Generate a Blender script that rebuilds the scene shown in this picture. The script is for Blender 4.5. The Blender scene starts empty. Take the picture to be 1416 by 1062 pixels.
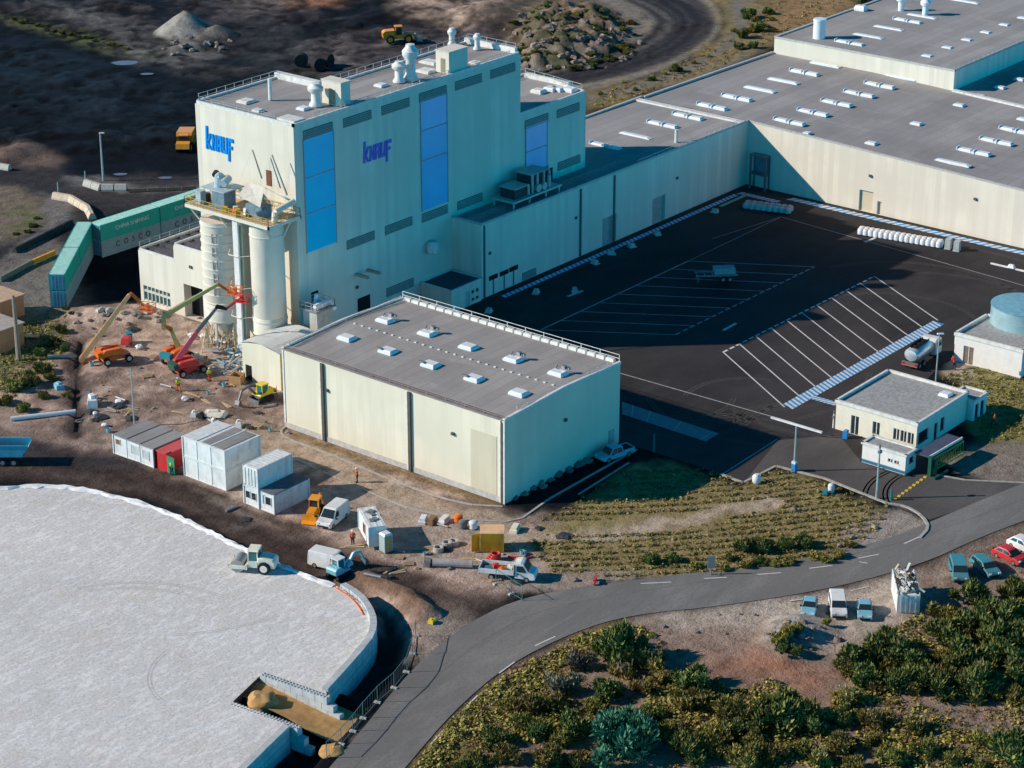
import bpy, math, random
import numpy as np
from mathutils import Vector, Matrix
random.seed(7)
RAD = math.radians
scene = bpy.context.scene
col = scene.collection

# ------------------------------------------------------------------ camera
CAM = np.array([-197.467, -159.985, 123.058]); FPX = 3217.134
YAW, PITCH = RAD(38.822), RAD(22.881)
FW = np.array([math.cos(YAW) * math.cos(PITCH), math.sin(YAW) * math.cos(PITCH), -math.sin(PITCH)])
RT = np.array([math.sin(YAW), -math.cos(YAW), 0.0]); UPV = np.cross(RT, FW)

def ray(px, py):
    return FW + RT * (px - 708.0) / FPX - UPV * (py - 531.0) / FPX
def at(px, py, z=0.0):
    d = ray(px, py); t = (z - CAM[2]) / d[2]; p = CAM + d * t
    return (float(p[0]), float(p[1]), z)
def onx(px, py, x):
    d = ray(px, py); p = CAM + d * ((x - CAM[0]) / d[0]); return float(p[1]), float(p[2])
def ony(px, py, y):
    d = ray(px, py); p = CAM + d * ((y - CAM[1]) / d[1]); return float(p[0]), float(p[2])
def at2(px, py, z=0.0):
    return at(px, py, z)[:2]
def ang(p0, p1):
    return math.atan2(p1[1] - p0[1], p1[0] - p0[0])

cd = bpy.data.cameras.new('camera'); cam = bpy.data.objects.new('camera', cd); col.objects.link(cam)
cd.sensor_width = 36.0; cd.lens = 36.0 * FPX / 1416.0; cd.clip_start = 1.0; cd.clip_end = 12000.0
cam.matrix_world = Matrix(((RT[0], UPV[0], -FW[0], CAM[0]), (RT[1], UPV[1], -FW[1], CAM[1]),
                           (RT[2], UPV[2], -FW[2], CAM[2]), (0, 0, 0, 1)))
scene.camera = cam

# ------------------------------------------------------------------ light
SUN_DIR = Vector((-13.9, 15.2, 11.0)).normalized()      # towards the sun
sd = bpy.data.lights.new('sun', 'SUN'); sd.energy = 5.0; sd.angle = RAD(0.5); sd.color = (1.0, 0.86, 0.72)
so = bpy.data.objects.new('sun', sd); col.objects.link(so)
so.rotation_euler = SUN_DIR.to_track_quat('Z', 'Y').to_euler(); so.location = (-60, 120, 150)
w = bpy.data.worlds.new('World'); scene.world = w; w.use_nodes = True
nt = w.node_tree; nt.nodes.clear()
wo = nt.nodes.new('ShaderNodeOutputWorld'); bg = nt.nodes.new('ShaderNodeBackground')
sky = nt.nodes.new('ShaderNodeTexSky'); sky.sky_type = 'NISHITA'; sky.sun_disc = False
sky.sun_elevation = math.asin(SUN_DIR.z); sky.sun_rotation = math.atan2(SUN_DIR.x, SUN_DIR.y)
sky.air_density = 1.0; sky.dust_density = 0.4; sky.ozone_density = 2.5
mx = nt.nodes.new('ShaderNodeMix'); mx.data_type = 'RGBA'; mx.blend_type = 'MULTIPLY'; mx.inputs[0].default_value = 1.0
mx.inputs[7].default_value = (0.0, 1.36, 2.05, 1)
nt.links.new(sky.outputs[0], mx.inputs[6])
tcw = nt.nodes.new('ShaderNodeTexCoord'); sxw = nt.nodes.new('ShaderNodeSeparateXYZ'); mrw = nt.nodes.new('ShaderNodeMapRange')   # deep clear zenith, paler towards the horizon
mrw.inputs[1].default_value = 0.03; mrw.inputs[2].default_value = 0.60; mrw.inputs[3].default_value = 1.0; mrw.inputs[4].default_value = 0.12
nt.links.new(tcw.outputs['Generated'], sxw.inputs[0]); nt.links.new(sxw.outputs[2], mrw.inputs[0])
m3 = nt.nodes.new('ShaderNodeMix'); m3.data_type = 'RGBA'; m3.blend_type = 'MULTIPLY'; m3.inputs[0].default_value = 1.0
nt.links.new(mx.outputs[2], m3.inputs[6]); nt.links.new(mrw.outputs[0], m3.inputs[7]); nt.links.new(m3.outputs[2], bg.inputs[0])
bg.inputs[1].default_value = 0.148
nt.links.new(bg.outputs[0], wo.inputs[0])
vs = scene.view_settings; vs.view_transform = 'Standard'; vs.look = 'None'; vs.gamma = 1.0; vs.exposure = 0.0
scene.cycles.max_bounces = 5; scene.cycles.diffuse_bounces = 2; scene.cycles.transparent_max_bounces = 6

# ------------------------------------------------------------------ materials
def srgb(r, g, b):
    f = lambda c: (c / 255 / 12.92) if c / 255 <= 0.04045 else ((c / 255 + 0.055) / 1.055) ** 2.4
    return (f(r), f(g), f(b))

def new_mat(name):
    m = bpy.data.materials.new(name); m.use_nodes = True
    return m, m.node_tree, m.node_tree.nodes['Principled BSDF']
def N(t, kind, **kw):
    n = t.nodes.new(kind)
    for k, v in kw.items(): setattr(n, k, v)
    return n
def mixc(t, a, b, fac, blend='MIX'):
    n = N(t, 'ShaderNodeMix', data_type='RGBA', blend_type=blend)
    for s, v in ((n.inputs[0], fac), (n.inputs[6], a), (n.inputs[7], b)):
        if hasattr(v, 'is_output'): t.links.new(v, s)
        elif isinstance(v, (int, float)): s.default_value = v
        else: s.default_value = (*v, 1)
    return n.outputs[2]
def noise(t, scale, detail=4, rough=0.6, vec=None, stretch=None):
    if vec is None:
        vec = N(t, 'ShaderNodeTexCoord').outputs['Object']
    if stretch:
        mp = N(t, 'ShaderNodeMapping'); mp.inputs['Scale'].default_value = stretch
        t.links.new(vec, mp.inputs[0]); vec = mp.outputs[0]
    n = N(t, 'ShaderNodeTexNoise'); n.inputs['Scale'].default_value = scale
    n.inputs['Detail'].default_value = detail; n.inputs['Roughness'].default_value = rough
    t.links.new(vec, n.inputs['Vector']); return n.outputs[0]
def ramp(t, fac, lo, hi, c0=(0, 0, 0), c1=(1, 1, 1)):
    r = N(t, 'ShaderNodeValToRGB'); e = r.color_ramp.elements
    e[0].position = lo; e[1].position = hi; e[0].color = (*c0, 1); e[1].color = (*c1, 1)
    t.links.new(fac, r.inputs[0]); return r.outputs[0]
def bump(t, b, fac, strength=0.3, dist=0.05):
    n = N(t, 'ShaderNodeBump'); n.inputs['Strength'].default_value = strength; n.inputs['Distance'].default_value = dist
    t.links.new(fac, n.inputs['Height']); t.links.new(n.outputs[0], b.inputs['Normal'])

MATS = {}
def mat(name, c, rough=0.6, metal=0.0, var=0.18, scale=1.5, dirt=None, dirt_amt=0.35, spec=0.3, bmp=0.0):
    """plain surface with procedural wear"""
    if name in MATS: return MATS[name]
    m, t, b = new_mat(name)
    n1 = noise(t, scale, 5)
    cc = mixc(t, tuple(x * (1 - var) for x in c), tuple(min(1, x * (1 + var)) for x in c), ramp(t, n1, 0.3, 0.7))
    if dirt:
        n2 = noise(t, scale * 0.6, 6, 0.7, stretch=(1, 1, 0.35))
        f = N(t, 'ShaderNodeMath', operation='MULTIPLY'); f.inputs[1].default_value = dirt_amt
        t.links.new(ramp(t, n2, 0.5, 0.75), f.inputs[0]); cc = mixc(t, cc, dirt, f.outputs[0])
    t.links.new(cc, b.inputs['Base Color'])
    b.inputs['Roughness'].default_value = rough; b.inputs['Metallic'].default_value = metal
    b.inputs['Specular IOR Level'].default_value = spec
    if bmp: bump(t, b, n1, bmp, 0.05)
    MATS[name] = m; return m

def cladding(name, c, var=0.08, pitch=1.0, rib=0.35):
    """ribbed metal wall panels: vertical ribs, panel to panel tone, faint streaks"""
    m, t, b = new_mat(name)
    tc = N(t, 'ShaderNodeTexCoord'); sx = N(t, 'ShaderNodeSeparateXYZ'); t.links.new(tc.outputs['Object'], sx.inputs[0])
    ad = N(t, 'ShaderNodeMath', operation='ADD'); t.links.new(sx.outputs[0], ad.inputs[0]); t.links.new(sx.outputs[1], ad.inputs[1])
    sn = N(t, 'ShaderNodeMath', operation='PINGPONG'); sn.inputs[1].default_value = rib / 2; t.links.new(ad.outputs[0], sn.inputs[0])
    fl = N(t, 'ShaderNodeMath', operation='SNAP'); fl.inputs[1].default_value = pitch; t.links.new(ad.outputs[0], fl.inputs[0])
    wn = N(t, 'ShaderNodeTexWhiteNoise', noise_dimensions='1D'); t.links.new(fl.outputs[0], wn.inputs['W'])
    n1 = noise(t, 0.5, 5, 0.65, stretch=(1, 1, 0.12)); n2 = noise(t, 0.12, 3)
    cc = mixc(t, tuple(x * (1 - var) for x in c), tuple(min(1, x * (1 + var)) for x in c), wn.outputs[0])
    cc = mixc(t, cc, (0.78, 0.78, 0.78), ramp(t, n1, 0.45, 0.8), 'MULTIPLY') if False else mixc(t, cc, tuple(x * 0.82 for x in c), ramp(t, n1, 0.5, 0.85))
    cc = mixc(t, cc, tuple(x * 0.9 for x in c), ramp(t, n2, 0.4, 0.7))
    t.links.new(cc, b.inputs['Base Color']); b.inputs['Roughness'].default_value = 0.6
    b.inputs['Specular IOR Level'].default_value = 0.2
    bump(t, b, sn.outputs[0], 0.25, 0.06)
    MATS[name] = m; return m

def roofing(name, c, seam=2.0):
    m, t, b = new_mat(name)
    tc = N(t, 'ShaderNodeTexCoord'); sx = N(t, 'ShaderNodeSeparateXYZ'); t.links.new(tc.outputs['Object'], sx.inputs[0])
    fl = N(t, 'ShaderNodeMath', operation='SNAP'); fl.inputs[1].default_value = seam; t.links.new(sx.outputs[1], fl.inputs[0])
    wn = N(t, 'ShaderNodeTexWhiteNoise', noise_dimensions='1D'); t.links.new(fl.outputs[0], wn.inputs['W'])
    pp = N(t, 'ShaderNodeMath', operation='PINGPONG'); pp.inputs[1].default_value = seam / 2; t.links.new(sx.outputs[1], pp.inputs[0])
    n1 = noise(t, 0.09, 5, 0.6); n2 = noise(t, 2.2, 4, 0.7); n3 = noise(t, 0.35, 5, 0.7, stretch=(1, 0.3, 1))
    cc = mixc(t, tuple(x * 0.9 for x in c), tuple(x * 1.1 for x in c), wn.outputs[0])
    cc = mixc(t, cc, tuple(x * 0.72 for x in c), ramp(t, n1, 0.42, 0.72))
    cc = mixc(t, cc, tuple(x * 1.18 for x in c), ramp(t, n3, 0.55, 0.8))
    cc = mixc(t, cc, tuple(x * 0.8 for x in c), ramp(t, n2, 0.5, 0.8))
    cc = mixc(t, tuple(x * 0.6 for x in c), cc, ramp(t, pp.outputs[0], 0.0, 0.06))
    t.links.new(cc, b.inputs['Base Color']); b.inputs['Roughness'].default_value = 0.85
    b.inputs['Specular IOR Level'].default_value = 0.15
    MATS[name] = m; return m

def glass(name, c, rough=0.12):
    if name in MATS: return MATS[name]
    m, t, b = new_mat(name); n = noise(t, 0.7, 3)
    t.links.new(mixc(t, tuple(x * 0.8 for x in c), tuple(x * 1.25 for x in c), n), b.inputs['Base Color'])
    b.inputs['Roughness'].default_value = rough; b.inputs['Specular IOR Level'].default_value = 0.6
    MATS[name] = m; return m

# ------------------------------------------------------------------ mesh builder
class MB:
    def __init__(s): s.v = []; s.f = []; s.m = []
    def add(s, vs, fs, mi=0):
        o = len(s.v); s.v += [tuple(map(float, p)) for p in vs]
        for f in fs: s.f.append(tuple(i + o for i in f)); s.m.append(mi)
        return s
    def box(s, cx, cy, cz, sx, sy, sz, rz=0.0, mi=0, top=(1, 1), ry=0.0, shift=(0, 0)):
        """box with its base centre at (cx,cy,cz)"""
        c, n = math.cos(rz), math.sin(rz); cy_, sy_ = math.cos(ry), math.sin(ry); P = []
        for z, kx, ky, ox, oy in ((0, 1, 1, 0, 0), (sz, top[0], top[1], *shift)):
            for ax, ay in ((-1, -1), (1, -1), (1, 1), (-1, 1)):
                x = ax * sx / 2 * kx + ox; y = ay * sy / 2 * ky + oy
                x2 = x * cy_ + z * sy_; z2 = -x * sy_ + z * cy_
                P.append((cx + x2 * c - y * n, cy + x2 * n + y * c, cz + z2))
        return s.add(P, [(3, 2, 1, 0), (4, 5, 6, 7), (0, 1, 5, 4), (1, 2, 6, 5), (2, 3, 7, 6), (3, 0, 4, 7)], mi)
    def box2(s, x0, y0, z0, x1, y1, z1, mi=0):
        return s.box((x0 + x1) / 2, (y0 + y1) / 2, z0, abs(x1 - x0), abs(y1 - y0), z1 - z0, 0, mi)
    def prism(s, poly, z0, z1, mi=0, mtop=None, bottom=True):
        n = len(poly)
        a = sum(poly[i][0] * poly[(i + 1) % n][1] - poly[(i + 1) % n][0] * poly[i][1] for i in range(n))
        if a < 0: poly = poly[::-1]
        P = [(p[0], p[1], z0) for p in poly] + [(p[0], p[1], z1) for p in poly]
        s.add(P, [(i, (i + 1) % n, n + (i + 1) % n, n + i) for i in range(n)] + ([tuple(range(n))[::-1]] if bottom else []), mi)
        s.add(P, [tuple(range(n, 2 * n))], mi if mtop is None else mtop); return s
    def ext(s, prof, y0, y1, mi=0):
        """side profile (x,z) extruded across y"""
        n = len(prof); a = sum(prof[i][0] * prof[(i + 1) % n][1] - prof[(i + 1) % n][0] * prof[i][1] for i in range(n))
        if a < 0: prof = prof[::-1]
        P = [(x, y0, z) for x, z in prof] + [(x, y1, z) for x, z in prof]
        return s.add(P, [(i + n, (i + 1) % n + n, (i + 1) % n, i) for i in range(n)][::1] + [tuple(range(n)), tuple(range(n, 2 * n))[::-1]], mi)
    def cyl(s, p0, p1, r0, r1=None, n=12, mi=0, cap=True):
        r1 = r0 if r1 is None else r1
        a = Vector(p0); b = Vector(p1); d = (b - a)
        if d.length < 1e-6: return s
        d.normalize(); u = d.orthogonal().normalized(); w_ = d.cross(u); P = []
        for c, r in ((a, r0), (b, r1)):
            for i in range(n):
                t = 2 * math.pi * i / n; P.append(c + (u * math.cos(t) + w_ * math.sin(t)) * r)
        F = [(i, (i + 1) % n, n + (i + 1) % n, n + i) for i in range(n)]
        if cap: F += [tuple(range(n))[::-1], tuple(range(n, 2 * n))]
        return s.add(P, F, mi)
    def tube(s, pts, r, n=6, mi=0):
        for a, b in zip(pts[:-1], pts[1:]): s.cyl(a, b, r, r, n, mi)
        return s
    def lathe(s, prof, loc=(0, 0, 0), n=20, mi=0):
        """profile of (radius, z) turned about z"""
        k = len(prof); P = []
        for r, z in prof:
            for i in range(n):
                t = 2 * math.pi * i / n; P.append((loc[0] + r * math.cos(t), loc[1] + r * math.sin(t), loc[2] + z))
        F = [(j * n + i, j * n + (i + 1) % n, (j + 1) * n + (i + 1) % n, (j + 1) * n + i) for j in range(k - 1) for i in range(n)]
        F += [tuple(range(n))[::-1], tuple(range((k - 1) * n, k * n))]
        return s.add(P, F, mi)
    def beam(s, a, b, w_, h, mi=0):
        """square section bar between two points"""
        a = Vector(a); b = Vector(b); d = (b - a).normalized()
        side = d.cross(Vector((0, 0, 1)))
        side = side.normalized() if side.length > 1e-4 else Vector((1, 0, 0))
        up = side.cross(d); P = []
        for c in (a, b):
            for i, j in ((-1, -1), (1, -1), (1, 1), (-1, 1)): P.append(c + side * i * w_ / 2 + up * j * h / 2)
        return s.add(P, [(3, 2, 1, 0), (4, 5, 6, 7), (0, 1, 5, 4), (1, 2, 6, 5), (2, 3, 7, 6), (3, 0, 4, 7)], mi)
    def blob(s, c, r, seed=0, n=(7, 10), mi=0, amp=0.25, squash=0.8):
        rnd = random.Random(seed); P = []; F = []
        k, q = n
        for i in range(k + 1):
            ph = math.pi * i / k
            for j in range(q):
                t = 2 * math.pi * j / q; rr = r * (1 + rnd.uniform(-amp, amp))
                if i in (0, k): rr = r
                P.append((c[0] + rr * math.sin(ph) * math.cos(t), c[1] + rr * math.sin(ph) * math.sin(t), c[2] + rr * squash * math.cos(ph)))
        for i in range(k):
            for j in range(q): F.append(((i + 1) * q + j, (i + 1) * q + (j + 1) % q, i * q + (j + 1) % q, i * q + j))
        return s.add(P, F, mi)
    def build(s, name, mats, parent=None, loc=(0, 0, 0), rz=0.0, smooth=False, world=False):
        off = Vector((0, 0, 0))
        if world:
            off = Vector(parent.location) if parent else Vector(loc)
        me = bpy.data.meshes.new(name)
        a_ = -parent.rotation_euler.z if (world and parent) else 0.0; ca_, sa_ = math.cos(a_), math.sin(a_)
        me.from_pydata([((p[0] - off[0]) * ca_ - (p[1] - off[1]) * sa_, (p[0] - off[0]) * sa_ + (p[1] - off[1]) * ca_, p[2] - off[2]) for p in s.v], [], s.f)
        if not isinstance(mats, (list, tuple)): mats = [mats]
        for m in mats: me.materials.append(m)
        if len(mats) > 1: me.polygons.foreach_set('material_index', s.m)
        if smooth:
            me.polygons.foreach_set('use_smooth', [True] * len(me.polygons)); me.set_sharp_from_angle(angle=RAD(40))
        me.update()
        o = bpy.data.objects.new(name, me); col.objects.link(o)
        if parent is not None: o.parent = parent
        o.location = (0, 0, 0) if (world and parent) else loc
        o.rotation_euler = (0, 0, rz)
        return o

def thing(name, label, cat, loc=(0, 0, 0), rz=0.0, group=None):
    o = bpy.data.objects.new(name, None); col.objects.link(o); o.empty_display_size = 0.3
    o.location = loc; o.rotation_euler = (0, 0, rz); o['label'] = label; o['category'] = cat
    if group: o['group'] = group
    return o
def tag(o, label, cat, group=None, kind=None):
    o['label'] = label; o['category'] = cat
    if group: o['group'] = group
    if kind: o['kind'] = kind
    return o
def struct(o):
    o['kind'] = 'structure'; return o
def dup(root, loc, rz=0.0, label=None, scale=None):
    def cp(o, par):
        c = o.copy(); col.objects.link(c)
        if par is not None: c.parent = par
        for ch in [x for x in o.children]: cp(ch, c)
        return c
    r = cp(root, None); r.location = loc; r.rotation_euler = (0, 0, rz)
    if label: r['label'] = label
    if scale is not None: r.scale = scale if isinstance(scale, (tuple, list)) else (scale,) * 3
    return r

def holewall(mb, o, u, n, U, Z, holes, depth=0.25, mi=0):
    """wall sheet from origin o along u (xy), inward normal n, size U x Z, with real openings and their reveals.
    holes: (u0, u1, z0, z1)"""
    us = sorted({0, U, *[h[0] for h in holes], *[h[1] for h in holes]}); zs = sorted({0, Z, *[h[2] for h in holes], *[h[3] for h in holes]})
    P = lambda a, z, d=0: (o[0] + u[0] * a + n[0] * d, o[1] + u[1] * a + n[1] * d, o[2] + z)
    flip = (u[0] * n[1] - u[1] * n[0]) < 0
    def q(a, b, c, d):
        mb.add([a, b, c, d], [(3, 2, 1, 0) if flip else (0, 1, 2, 3)], mi)
    for i in range(len(us) - 1):
        for j in range(len(zs) - 1):
            cu, cz = (us[i] + us[i + 1]) / 2, (zs[j] + zs[j + 1]) / 2
            if any(h[0] < cu < h[1] and h[2] < cz < h[3] for h in holes): continue
            q(P(us[i], zs[j]), P(us[i + 1], zs[j]), P(us[i + 1], zs[j + 1]), P(us[i], zs[j + 1]))
    for a, b, c, d in holes:
        q(P(a, c), P(a, d), P(a, d, depth), P(a, c, depth)); q(P(b, d), P(b, c), P(b, c, depth), P(b, d, depth))
        q(P(a, d), P(b, d), P(b, d, depth), P(a, d, depth)); q(P(b, c), P(a, c), P(a, c, depth), P(b, c, depth))
# ------------------------------------------------------------------ terrain
def vnoise(x, y, seed=0):
    xi = np.floor(x).astype(np.int64); yi = np.floor(y).astype(np.int64); fx = x - xi; fy = y - yi
    def h(a, b):
        k = (a * 374761393 + b * 668265263 + seed * 974634533) & 0xFFFFFFFF
        k = ((k ^ (k >> 13)) * 1274126177) & 0xFFFFFFFF
        return ((k ^ (k >> 16)) & 0xFFFF) / 65535.0
    sx = fx * fx * (3 - 2 * fx); sy = fy * fy * (3 - 2 * fy)
    return (h(xi, yi) * (1 - sx) + h(xi + 1, yi) * sx) * (1 - sy) + (h(xi, yi + 1) * (1 - sx) + h(xi + 1, yi + 1) * sx) * sy
def fbm(x, y, scale, seed=0, octs=4):
    v = 0; a = 0.5; s = scale
    for i in range(octs):
        v = v + a * vnoise(x * s + 100, y * s + 100, seed + i * 17); a *= 0.5; s *= 2.03
    return v / (1 - 0.5 ** octs)
def polydist(X, Y, poly):
    """signed distance, negative inside"""
    d = np.full(X.shape, 1e9); ins = np.zeros(X.shape, bool); n = len(poly)
    for i in range(n):
        ax, ay = poly[i]; bx, by = poly[(i + 1) % n]; ex, ey = bx - ax, by - ay
        L = ex * ex + ey * ey + 1e-9
        t = np.clip(((X - ax) * ex + (Y - ay) * ey) / L, 0, 1)
        d = np.minimum(d, np.hypot(X - ax - t * ex, Y - ay - t * ey))
        c = ((ay > Y) != (by > Y)) & (X < ex * (Y - ay) / (by - ay + 1e-12) + ax); ins ^= c
    return np.where(ins, -d, d)
def linedist(X, Y, pts):
    d = np.full(X.shape, 1e9)
    for (ax, ay), (bx, by) in zip(pts[:-1], pts[1:]):
        ex, ey = bx - ax, by - ay; t = np.clip(((X - ax) * ex + (Y - ay) * ey) / (ex * ex + ey * ey + 1e-9), 0, 1)
        d = np.minimum(d, np.hypot(X - ax - t * ex, Y - ay - t * ey))
    return d
def sm(e0, e1, x):
    t = np.clip((x - e0) / (e1 - e0), 0, 1); return t * t * (3 - 2 * t)
def PX(*pts, z=0.0):
    return [at2(a, b, z) for a, b in pts]

def axis(lo, hi, step):
    core = list(np.arange(lo, hi + step, step)); out = []; d = step; a = lo
    while a > -5000: d *= 1.6; a -= d; out.append(a)
    up = []; d = step; b = core[-1]
    while b < 7000: d *= 1.6; b += d; up.append(b)
    return np.array(out[::-1] + core + up)
xs = axis(-95, 262, 0.95); ys = axis(-100, 262, 0.95)
GX, GY = np.meshgrid(xs, ys)
WX = GX + (fbm(GX, GY, 0.12, 5) - 0.5) * 7 + (fbm(GX, GY, 0.5, 9, 3) - 0.5) * 2.4
WY = GY + (fbm(GX, GY, 0.12, 6) - 0.5) * 7 + (fbm(GX, GY, 0.5, 10, 3) - 0.5) * 2.4
C = np.zeros(GX.shape + (3,)); HZ = np.zeros(GX.shape)
f1 = fbm(GX, GY, 0.03, 1); f2 = fbm(GX, GY, 0.16, 2, 5); f3 = fbm(GX, GY, 0.6, 3, 3)
def paint(c, mask):
    C[:] = C * (1 - mask[..., None]) + np.array(c) * mask[..., None]
def area(poly, c, feather=1.5, amt=1.0, warp=True, tex=None):
    d = polydist(WX if warp else GX, WY if warp else GY, poly)
    m = (1 - sm(-feather, feather, d)) * amt
    if tex is not None: m = m * tex
    paint(c, m); return m
def strip(pts, width, c, feather=1.0, amt=1.0, warp=True, tex=None):
    d = linedist(WX if warp else GX, WY if warp else GY, pts)
    m = (1 - sm(width / 2 - feather, width / 2 + feather, d)) * amt
    if tex is not None: m = m * tex
    paint(c, m); return m
def lump(px, py, r, h, sharp=1.0, squash=1.0, rot=0.0, z=0.0):
    x, y = at2(px, py, z); dx, dy = GX - x, GY - y; c, s = math.cos(rot), math.sin(rot)
    u, v = dx * c + dy * s, (-dx * s + dy * c) / squash
    return h * np.clip(1 - np.hypot(u, v) / r, 0, 1) ** sharp

C[:] = np.array((0.0046, 0.0066, 0.0112))
paint((0.0030, 0.0044, 0.0082), sm(0.45, 0.62, f1))
paint((0.013, 0.0175, 0.024), sm(0.56, 0.74, f2) * 0.55)
# quarry, upper left
area(PX((-60, 40), (120, 70), (260, 130), (240, 190), (100, 170), (-60, 130)), (0.0065, 0.0135, 0.021), 8, 0.8)
area(PX((-60, -40), (520, -40), (470, 30), (300, 60), (150, 50), (-40, 20)), (0.040, 0.038, 0.042), 9, 0.75, tex=sm(0.3, 0.6, f2))
area(PX((190, 60), (300, 50), (330, 75), (250, 95), (200, 88)), (0.12, 0.12, 0.115), 4, 0.6)
strip(PX((-20, 22), (60, 38), (110, 52), (160, 70), (210, 76)), 5.5, (0.075, 0.085, 0.035), 3.2, 0.75, tex=sm(0.3, 0.55, f3))
strip(PX((210, 80), (150, 30), (60, 8)), 9, (0.10, 0.10, 0.095), 5, 0.55)
strip(PX((300, 35), (420, 90), (520, 110)), 18, (0.03, 0.03, 0.034), 6, 0.7)
area(PX((260, 95), (420, 60), (520, 70), (520, 110), (400, 120), (270, 118)), (0.055, 0.056, 0.054), 6, 0.55, tex=sm(0.35, 0.65, f2))
area(PX((440, 60), (600, 30), (700, 45), (700, 110), (560, 110), (450, 100)), (0.105, 0.09, 0.088), 7, 0.75, tex=0.55 + 0.45 * sm(0.35, 0.6, f2))
area(PX((520, -30), (720, -30), (700, 30), (640, 42), (560, 24)), (0.31, 0.235, 0.185), 4, 0.85)
area(PX((390, -20), (470, -20), (470, 8), (400, 12)), (0.22, 0.11, 0.06), 4, 0.7)
area(PX((300, -30), (420, -30), (400, 20), (330, 22)), (0.13, 0.11, 0.10), 5, 0.6)
# track bends round the planted mound
area(PX((690, -30), (890, -30), (905, 20), (890, 62), (830, 92), (720, 100), (690, 40)), (0.145, 0.115, 0.085), 4, 0.85)
def arc(*pts): return smooth_(PX(*pts))
def smooth_(pts, it=3):
    for _ in range(it):
        q = [pts[0]]
        for a, b in zip(pts[:-1], pts[1:]): q += [(a[0] * .75 + b[0] * .25, a[1] * .75 + b[1] * .25), (a[0] * .25 + b[0] * .75, a[1] * .25 + b[1] * .75)]
        pts = q + [pts[-1]]
    return pts
strip(arc((640, 124), (760, 114), (885, 88), (958, 55), (972, 20), (905, -16), (820, -44)), 33, (0.20, 0.185, 0.165), 2, 0.9, False)
strip(arc((640, 119), (760, 110), (872, 84), (938, 52), (950, 22), (888, -8), (810, -36)), 12, (0.021, 0.021, 0.026), 1.2, 0.97, False)
strip(arc((640, 113), (755, 104), (862, 78), (920, 50), (930, 24), (872, -4), (800, -30)), 1.6, (0.13, 0.125, 0.12), 1.0, 0.8, False)
strip(arc((640, 118), (760, 109), (870, 84), (932, 52), (944, 22), (884, -6), (805, -34)), .9, (0.06, 0.06, 0.065), .7, 0.8, False)
strip(arc((640, 121), (762, 113), (880, 87), (946, 54), (958, 20), (895, -12), (815, -40)), .8, (0.055, 0.055, 0.06), .7, 0.8, False)
strip(arc((640, 130), (768, 122), (892, 95), (970, 58), (985, 18), (925, -20), (840, -50)), 3.2, (0.05, 0.047, 0.05), 1.0, 0.85, False)
strip(arc((640, 134), (775, 127), (905, 99), (988, 60), (1002, 16), (940, -26)), 1.6, (0.27, 0.24, 0.19), .9, 0.85, False)
strip(arc((760, 136), (812, 130), (915, 102), (994, 60), (1008, 16), (950, -30)), 1.7, (0.016, 0.02, 0.026), .9, 0.92, False)  # shadow line of the grass bank, painted into the ground colour
strip(arc((780, 138), (818, 132), (922, 104), (1002, 62), (1017, 15), (962, -34)), 1.5, (0.10, 0.115, 0.09), .9, 0.85, False)
area(PX((980, -40), (1240, -60), (1190, 8), (1064, 60), (990, 96), (812, 160), (806, 128), (930, 92), (1003, 50)), (0.245, 0.19, 0.085), 3, 0.92, tex=0.6 + 0.4 * sm(0.3, 0.6, f2))
area(PX((1080, -40), (1240, -50), (1160, 24), (1064, 55), (1060, 25)), (0.29, 0.185, 0.10), 4, 0.75)
strip(arc((790, 142), (826, 135), (932, 106), (1012, 64), (1030, 14), (985, -40)), 2.0, (0.17, 0.165, 0.16), .9, 0.85, False)
qn = 1 - sm(-8, 6, polydist(GX, GY, PX((-400, 300), (60, 250), (270, 215), (420, 130), (640, 112), (700, 60), (700, -300), (-400, -300))))
C *= (1 + qn * (0.75 * (sm(0.35, 0.7, f3) - 0.45) + 0.9 * (sm(0.35, 0.65, fbm(GX, GY, 0.28, 71, 4)) - 0.45)))[..., None]
# left side roads and verges
area(PX((-80, 215), (90, 235), (140, 268), (100, 300), (60, 335), (-80, 390)), (0.042, 0.040, 0.043), 3, 0.85)
area(PX((-30, 200), (60, 208), (78, 232), (20, 235), (-30, 225)), (0.20, 0.145, 0.115), 3, 0.75)
area(PX((-60, 255), (30, 262), (62, 285), (60, 310), (0, 338), (-60, 340)), (0.185, 0.15, 0.115), 2.5, 0.9)
area(PX((-30, 300), (30, 285), (58, 290), (52, 312), (5, 325)), (0.11, 0.13, 0.045), 3, 0.65, tex=sm(0.3, 0.5, f2))
area(PX((62, 270), (108, 278), (126, 302), (60, 340), (0, 362), (0, 350), (58, 318)), (0.20, 0.185, 0.18), 1.5, 0.8)
strip(PX((-20, 410), (60, 360), (130, 300), (270, 248), (420, 215)), 6, (0.03, 0.03, 0.034), 2, 0.85)
area(PX((100, 255), (200, 238), (285, 246), (285, 262), (150, 285), (120, 280)), (0.06, 0.055, 0.058), 3, 0.75)
strip(PX((110, 246), (175, 262), (278, 262)), 3.0, (0.22, 0.21, 0.2), 1.5, 0.6)
area(PX((-80, 400), (75, 330), (115, 420), (95, 470), (60, 500), (-80, 560)), (0.20, 0.18, 0.165), 3, 0.8)
area(PX((-80, 455), (40, 440), (85, 425), (92, 470), (60, 520), (-80, 560)), (0.12, 0.125, 0.055), 3, 0.8, tex=0.4 + 0.6 * sm(0.3, 0.55, f2))
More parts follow.
